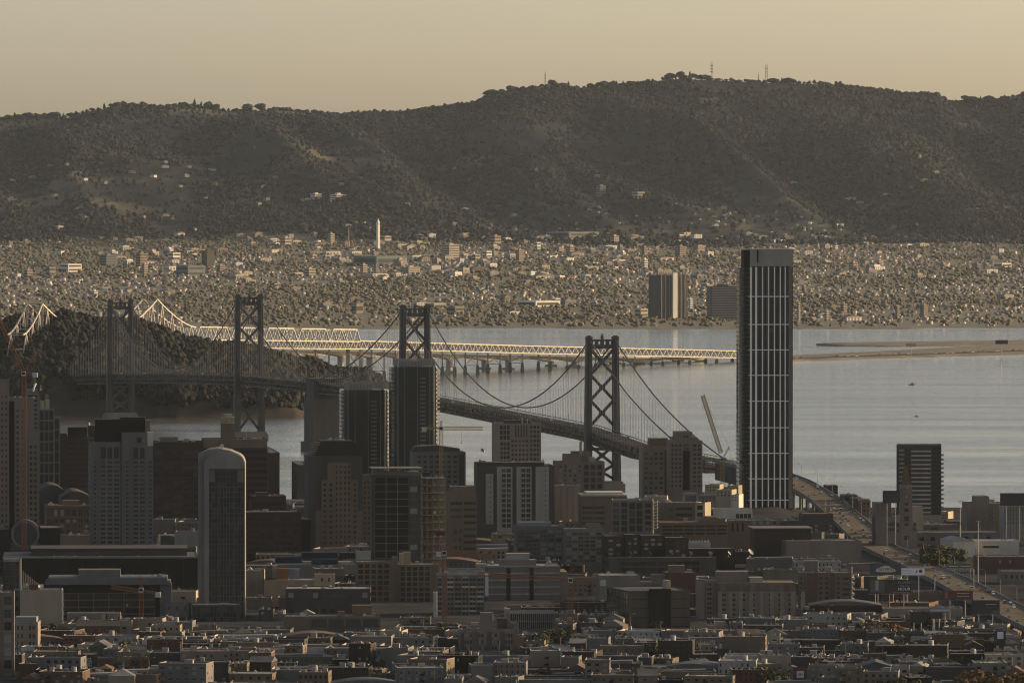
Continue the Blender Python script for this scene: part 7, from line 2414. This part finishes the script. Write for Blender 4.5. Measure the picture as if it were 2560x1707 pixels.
FB = [
 (247, 291, 638, 664, 'far teal', 'teal-glass office slab with bright white top among far flats', 4), (146, 203, 660, 679, 'far white', 'long white two-deck building on the far flats', 2), (58, 80, 675, 699, 'far pink', 'pinkish apartment block at the far left flats', 4),
 (338, 367, 634, 668, 'far tan', 'tan mid-rise beside a taller pale one on the far flats', 5), (353, 369, 660, 688, 'far cream', 'slim cream block just below the tan mid-rise', 5), (419, 450, 632, 650, 'far white', 'dazzling white low building on the far flats', 2),
 (503, 535, 627, 664, 'far dark', 'dark slab standing alone on the far flats', 7), (439, 512, 664, 690, 'far teal', 'wide teal-grey hall with bright roofs on the far flats', 2), (700, 728, 594, 616, 'far cream', 'cream campus block with wide windows near the wood edge', 3),
 (664, 692, 596, 606, 'far white', 'row of white campus roofs by the wood edge', 2), (819, 836, 584, 613, 'far cream', 'slim pale campus tower with vertical ribs', 6), (775, 804, 485, 499, 'far white', 'white laboratory low on the wooded slope', 3), (824, 865, 486, 502, 'far white', 'longer white laboratory beside its twin on the wooded slope', 3),
 (949, 978, 590, 608, 'far cream', 'cream library beside the campus bell tower', 2), (1104, 1148, 612, 648, 'far cream', 'large cream campus block with many floors', 6), (1225, 1252, 590, 614, 'far pink', 'pinkish campus hall on rising ground', 3), (1289, 1309, 625, 656, 'far pink', 'narrow pink apartment block on the far flats', 6),
 (1365, 1497, 580, 592, 'far grey', 'very long low stadium wall at the wood edge', 1), (1526, 1548, 590, 612, 'far cream', 'bright stepped apartment house at the wood edge', 4), (1490, 1515, 464, 490, 'far teal', 'bluish block alone on the wooded slope', 4), (1581, 1612, 480, 496, 'far cream', 'cream hillside institute on the wooded slope', 2),
 (883, 1018, 640, 662, 'far teal', 'broad grey sports hall with two curved roofs', 1), (983, 1016, 648, 664, 'far cream', 'cream block in front of the sports hall', 3), (1416, 1436, 616, 638, 'far pink', 'square pinkish block below the stadium wall', 4), (1604, 1620, 618, 640, 'far tan', 'small tan tower on the far flats', 5), (1688, 1716, 616, 642, 'far tan', 'twin-topped tan block near the ribbed tower', 5),
 (1605, 1620, 648, 672, 'far white', 'thin white slab above the shore high-rises', 4), (1292, 1400, 752, 766, 'far white', 'very long white shed with square end block near the shore', 1), (1062, 1114, 758, 772, 'far cream', 'long pale shed with stepped roofs near the shore', 1), (1120, 1160, 766, 780, 'far tan', 'low tan depot beside the pale shed', 1),
 (878, 908, 758, 784, 'far tan', 'gabled tan hangar-like building at the shore', 1), (1380, 1401, 746, 764, 'far white', 'square white block closing the long shed', 2), (1588, 1620, 772, 792, 'far cream', 'bright low flats at foot of shore high-rise', 2), (1722, 1732, 748, 780, 'far white', 'striped white apartment slab right of shore high-rises', 6),
 (1994, 2002, 760, 806, 'far cream', 'slender sunlit shore tower beside the ribbed tower', 10), (2062, 2074, 778, 802, 'far cream', 'pale shore block with slotted windows', 4), (2102, 2119, 760, 784, 'far tan', 'tan shore block with sloping top', 4), (2301, 2322, 763, 794, 'far tan', 'clustered tan shore tower on the right-hand flats', 6), (2240, 2250, 766, 798, 'far tan', 'thin tan shore tower beside the cluster', 7),
 (2124, 2146, 656, 674, 'far pink', 'pink institute on the right-hand flats', 3), (2190, 2210, 651, 664, 'far cream', 'notched cream hotel on the right-hand flats', 3), (2084, 2096, 614, 624, 'far white', 'round-looking white house on the right-hand slope', 2), (2486, 2530, 658, 668, 'far white', 'pale long building on the far right flats', 1), (228, 243, 728, 742, 'far white', 'small white block above the bridge tower', 3),
 (112, 138, 668, 690, 'far tan', 'tan warehouse on the far left flats', 2), (540, 562, 664, 680, 'far pink', 'pink low block right of the dark slab', 3), (760, 788, 672, 692, 'far cream', 'cream block with arched top on the flats', 3), (900, 918, 662, 684, 'far cream', 'cream cube on flats below the sports hall', 4), (935, 945, 664, 682, 'far grey', 'grey cube beside the cream cube', 4),
 (1180, 1200, 636, 652, 'far cream', 'small cream gabled hall on campus edge', 2), (1000, 1050, 668, 684, 'far cream', 'bright stepped terrace on the central flats', 3), (1206, 1230, 628, 644, 'far white', 'white low institute on the central flats', 2), (1336, 1352, 606, 622, 'far white', 'white hillside house group below the stadium', 2),
]
for (xa, xb, yt, yb, mt, lb, fl) in FB:
    far_block(xa, xb, yt, yb, mt, lb, fl, crown=fl > 2)
# bell tower
d = far_d(945, 625); X = PX(945, d); zg = float(east_z(np.array([X]), np.array([d]))[0]) - 3
H = PZ(562, d) - zg
r = thing('bell_tower', 'slender pale campus bell tower with pointed spire', 'bell tower', (X, d, zg), YAW_B)
MB().box(-3.6, 3.6, -3.6, 3.6, 0, H).build('shaft', ['far white'], r)
m = MB()
for k in range(4):
    m.box(-3.4 + 1.9 * k, -2.4 + 1.9 * k, -3.4, 3.4, H, H + 5)
m.box(-3.8, 3.8, -3.8, 3.8, H + 5, H + 6).build('belfry', ['far white'], r)
zt = PZ(546, d) - zg
MB().add([(-3.4, -3.4, H + 6), (3.4, -3.4, H + 6), (3.4, 3.4, H + 6), (-3.4, 3.4, H + 6), (0, 0, zt)], [(0, 1, 4), (1, 2, 4), (2, 3, 4), (3, 0, 4), (0, 3, 2, 1)]).build('spire', ['far white'], r)
# thin chimney
d = far_d(871, 618); X = PX(871, d); zg = float(east_z(np.array([X]), np.array([d]))[0]) - 3
r = thing('chimney', 'thin brick chimney left of the campus bell tower', 'chimney', (X, d, zg)); MB().tube([(0, 0, 0), (0, 0, PZ(567, d) - zg)], [2.0, 1.2], 8).build('stack', ['far pink'], r)
# shore high-rises
r, W, D, H = far_block(1622, 1719, 688, 796, 'far dark', 'pair-like dark shore high-rise with one brilliant sunlit rib', 1, 1, radians(30), name='high_rise', ratio=.7, crown=False)
m = MB()
for k in range(7):
    x = -W / 2 + W * (k + .3) / 7; m.box(x - .8, x + .8, -D / 2 - 1.2, -D / 2 - .3, 0, H)
m.build('vertical_ribs', ['far grey'], r)
MB().box(-W * .08, W * .08, -D / 2 - 6, -D / 2 - .5, 0, H + 5).build('sunlit_strip', ['far white'], r)  # white strip standing in for the sunlit face between the dark fronts
far_block(1768, 1850, 716, 800, 'far dark', 'broad dark shore office block left of the tall ribbed tower', 14, 4, radians(12), name='high_rise', ratio=.5, crown=True, win='far grey')

# houses of the flats: the largest ones as things, the rest as one mass
hv = np.array([(-.5, -.5, 0), (.5, -.5, 0), (.5, .5, 0), (-.5, .5, 0), (-.5, -.5, .55), (.5, -.5, .55), (.5, .5, .55), (-.5, .5, .55), (-.5, 0, .85), (.5, 0, .85)], float)
hf_ = np.array([(0, 1, 5), (0, 5, 4), (1, 2, 6), (1, 6, 5), (2, 3, 7), (2, 7, 6), (3, 0, 4), (3, 4, 7), (1, 5, 9), (5, 6, 9), (4, 8, 7), (4, 5, 9), (4, 9, 8), (6, 7, 8), (6, 8, 9)], int)
bv = np.array([(-.5, -.5, 0), (.5, -.5, 0), (.5, .5, 0), (-.5, .5, 0), (-.5, -.5, .7), (.5, -.5, .7), (.5, .5, .7), (-.5, .5, .7)], float)
bf = np.array([(0, 1, 5), (0, 5, 4), (1, 2, 6), (1, 6, 5), (2, 3, 7), (2, 7, 6), (3, 0, 4), (3, 4, 7), (4, 5, 6), (4, 6, 7)], int)
n = 9500
y = SHORE_D + 80 + (FOOT_D + 500 - SHORE_D) * NR.rand(n) ** .72
x = (NR.rand(n) * 2 - 1) * 1280 * S * y * 1.08
dens = fbm(x / 260, y / 700, 91, 4)
keep = ((dens > .49) | (NR.rand(n) < .12)) & ((y < FOOT_D - 300) | (NR.rand(n) < .35))
# fewer up the hill at the right, more along the old town
x, y = x[keep], y[keep]
z = east_z(x, y) - .8
VV, FF, MI, o = [], [], [], 0
grp = NR.randint(0, 10, len(x))
mats_h = ['far white', 'far cream', 'far pink', 'far tan', 'far grey', 'far roof']
for k in range(10):
    w_ = grp == k
    box = k % 3 == 0
    tv, tf = (bv, bf) if box else (hv, hf_)
    s = 5 + 5 * NR.rand(w_.sum()) ** 2
    v, f = scatter(tv, tf, np.stack([x[w_], y[w_], z[w_]], -1), s, YAW_B + NR.randn(w_.sum()) * .12, s * (.75 + .4 * NR.rand(w_.sum())))
    wall = [1, 1, 3, 4, 4, 0, 2, 3, 3, 4][k]
    mi = np.full(len(tf), wall)
    if not box: mi[11:] = 5
    else: mi[8:] = 4
    VV.append(v); FF.append(f + o); MI.append(np.tile(mi, w_.sum())); o += len(v)
ob = obj('far_houses', npmesh('far_houses', np.concatenate(VV), np.concatenate(FF), mats_h, np.concatenate(MI)))
tag(ob, 'countless small pale houses spread over the far flats', 'houses', kind='stuff')
# larger blocks, each a thing
MESH_L = {}
def lit_mesh(kind, c):
    if (kind, c) not in MESH_L:
        m = MB(); mr = MB()
        if kind == 'gabled':
            m.box(-.5, .5, -.5, .5, 0, .62); mr.xzprism([(-.54, .62), (.54, .62), (0, .95)], -.54, .54)
        elif kind == 'stepped':
            m.box(-.5, .5, -.5, .5, 0, .6).box(-.5, .1, -.4, .5, .6, .92); mr.box(-.52, .52, -.52, .52, .58, .64).box(-.2, 0, 0, .2, .92, 1.1)
        else:
            m.box(-.5, .5, -.5, .5, 0, .8); mr.box(-.53, .53, -.53, .53, .8, .85).box(-.15, .2, -.2, .2, .85, 1.0)
        wn_ = MB()
        for f in range(3):
            za = .12 + .2 * f if kind == 'flat-roofed' else .1 + .16 * f
            for q in range(4):
                xa = -.42 + .22 * q
                wn_.box(xa, xa + .12, -.515, -.5, za, za + .09).box(.5, .515, xa, xa + .12, za, za + .09).box(-.515, -.5, xa, xa + .12, za, za + .09)
        MESH_L[(kind, c)] = (m.mesh('wall', ['far ' + c]), mr.mesh('roof', ['far roof' if kind == 'gabled' else 'far grey']), wn_.mesh('windows', ['far dark']))
    return MESH_L[(kind, c)]
for k in range(270):
    py = RND.choice([RND.uniform(588, 700)] * 3 + [RND.uniform(590, 815)])
    px = RND.uniform(-15, 2575) if RND.random() < .6 else RND.gauss(1250, 380)
    d = far_d(px, py)
    X = PX(px, d)
    kind = RND.choice(['gabled', 'flat-roofed', 'flat-roofed', 'stepped']); c = RND.choice(['white', 'white', 'cream', 'cream', 'pink', 'tan', 'grey'])
    s = RND.uniform(13, 27); asp = RND.uniform(.6, 1.9); hh = RND.uniform(8, 16)
    shp = 'long' if asp > 1.4 else 'compact'
    where = 'near the far shoreline' if py > 740 else 'on the middle of the far flats' if py > 660 else 'at the upper edge of the far town'
    tall = 'tall' if hh > 12.5 else 'low'
    cn = {'white': 'white', 'cream': 'cream', 'pink': 'pink', 'tan': 'tan', 'grey': 'grey'}[c]
    lb = f'{tall} {shp} {cn} {kind} building {where}'
    r = thing('town_building', lb, 'building', (X, d, float(east_z(np.array([X]), np.array([d]))[0]) - 1), YAW_B + RND.gauss(0, .1), 'far town: ' + lb)
    r.scale = (s * asp, s, hh)
    wm, rm, gm = lit_mesh(kind, c)
    obj('wall', wm, r); obj('roof', rm, r); tag(obj('windows', gm, r), kind='stuff')
# hillside houses among the wood
for k in range(60):
    py = RND.uniform(390, 585); px = RND.uniform(0, 2560) if RND.random() < .5 else RND.uniform(0, 900)
    d = far_d(px, py); X = PX(px, d)
    kind = RND.choice(['gabled', 'flat-roofed']); c = RND.choice(['white', 'cream', 'grey', 'tan'])
    lb = f'{c} {kind} house half hidden in the ridge wood'
    r = thing('hillside_house', lb, 'house', (X, d, float(east_z(np.array([X]), np.array([d]))[0]) + 2), YAW_B + RND.gauss(0, .3), 'ridge: ' + lb)
    s = RND.uniform(9, 17); r.scale = (s * RND.uniform(.8, 1.6), s, RND.uniform(8, 11))
    wm, rm, gm = lit_mesh(kind, c); obj('wall', wm, r); obj('roof', rm, r); tag(obj('windows', gm, r), kind='stuff')
# masts on the ridge
def rmast(px, yt, yb, w, label, twin=False):
    d = RD - 20; c = P(px, yb + 10, d); h = PZ(yt, d) - c.z
    r = thing('radio_mast', label, 'mast', c)
    for o_ in ((-3, 3) if twin else (0,)):
        m = MB(); lattice(m, (o_, 0, 0), (o_, 0, h), w, w, max(5, int(h / 6)), .22); m.build('lattice_mast', ['wall dark grey'], r)
    MB().tube([(0, 0, h), (0, 0, h + 5)], .25, 5).build('aerial', ['wall dark grey'], r)
    for k in range(3):
        MB().box(-w, w * .9, -1, 1, h * (.45 + .17 * k), h * (.45 + .17 * k) + 2.2).build('antenna_panel', ['wall grey'], r)
rmast(1363, 180, 214, 2.2, 'thin lone lattice mast on the ridge left of the peak'); rmast(1780, 156, 190, 4.2, 'thick antenna-laden mast beside the peak'); rmast(1897, 184, 204, 1.8, 'short mast beside the twin lattice mast'); rmast(1917, 162, 200, 2.0, 'tall twin lattice mast right of the peak', True)
# hoardings on the spit
def spitsign(x0, x1, ya, yb, matn, label):
    d = PD(889, 3); a, b_ = P(x0, yb, d), P(x1, ya, d)
    r = thing('billboard', label, 'billboard', ((a.x + b_.x) / 2, d, 2.5), .2)
    w = b_.x - a.x
    MB().box(-w / 2, w / 2, 0, 1.2, a.z - 2.5, b_.z - 2.5).build('panel', [matn], r)
    MB().tube([(0, .6, 0), (0, .6, a.z - 2.5)], .7, 6).build('post', ['metal'], r)
spitsign(2266, 2291, 859, 867, 'far pink', 'red and white billboard above the toll road on the spit'); spitsign(2490, 2522, 850, 860, 'wall blue', 'blue billboard above the toll road at the far right')

# ------------------------------------------------------------------ haze
def haze():
    m = bpy.data.materials.new('haze_air')
    m.use_nodes = True
    n, l = m.node_tree.nodes, m.node_tree.links
    n.clear()
    out = n.new('ShaderNodeOutputMaterial')
    v = n.new('ShaderNodeVolumePrincipled')
    v.inputs['Color'].default_value = (0.74, 0.84, 0.94, 1)
    v.inputs['Density'].default_value = HAZE
    v.inputs['Anisotropy'].default_value = 0.35
    l.new(v.outputs[0], out.inputs['Volume'])
    MATS['haze_air'] = m
    b = MB().box(-8950, 8950, -300, 29900, -7.0, 760)
    o = b.build('haze', ['haze_air'])
    tag(o, 'thin warm haze filling the air over the bay', 'haze', kind='stuff')
HAZE = 3.4e-6
haze()
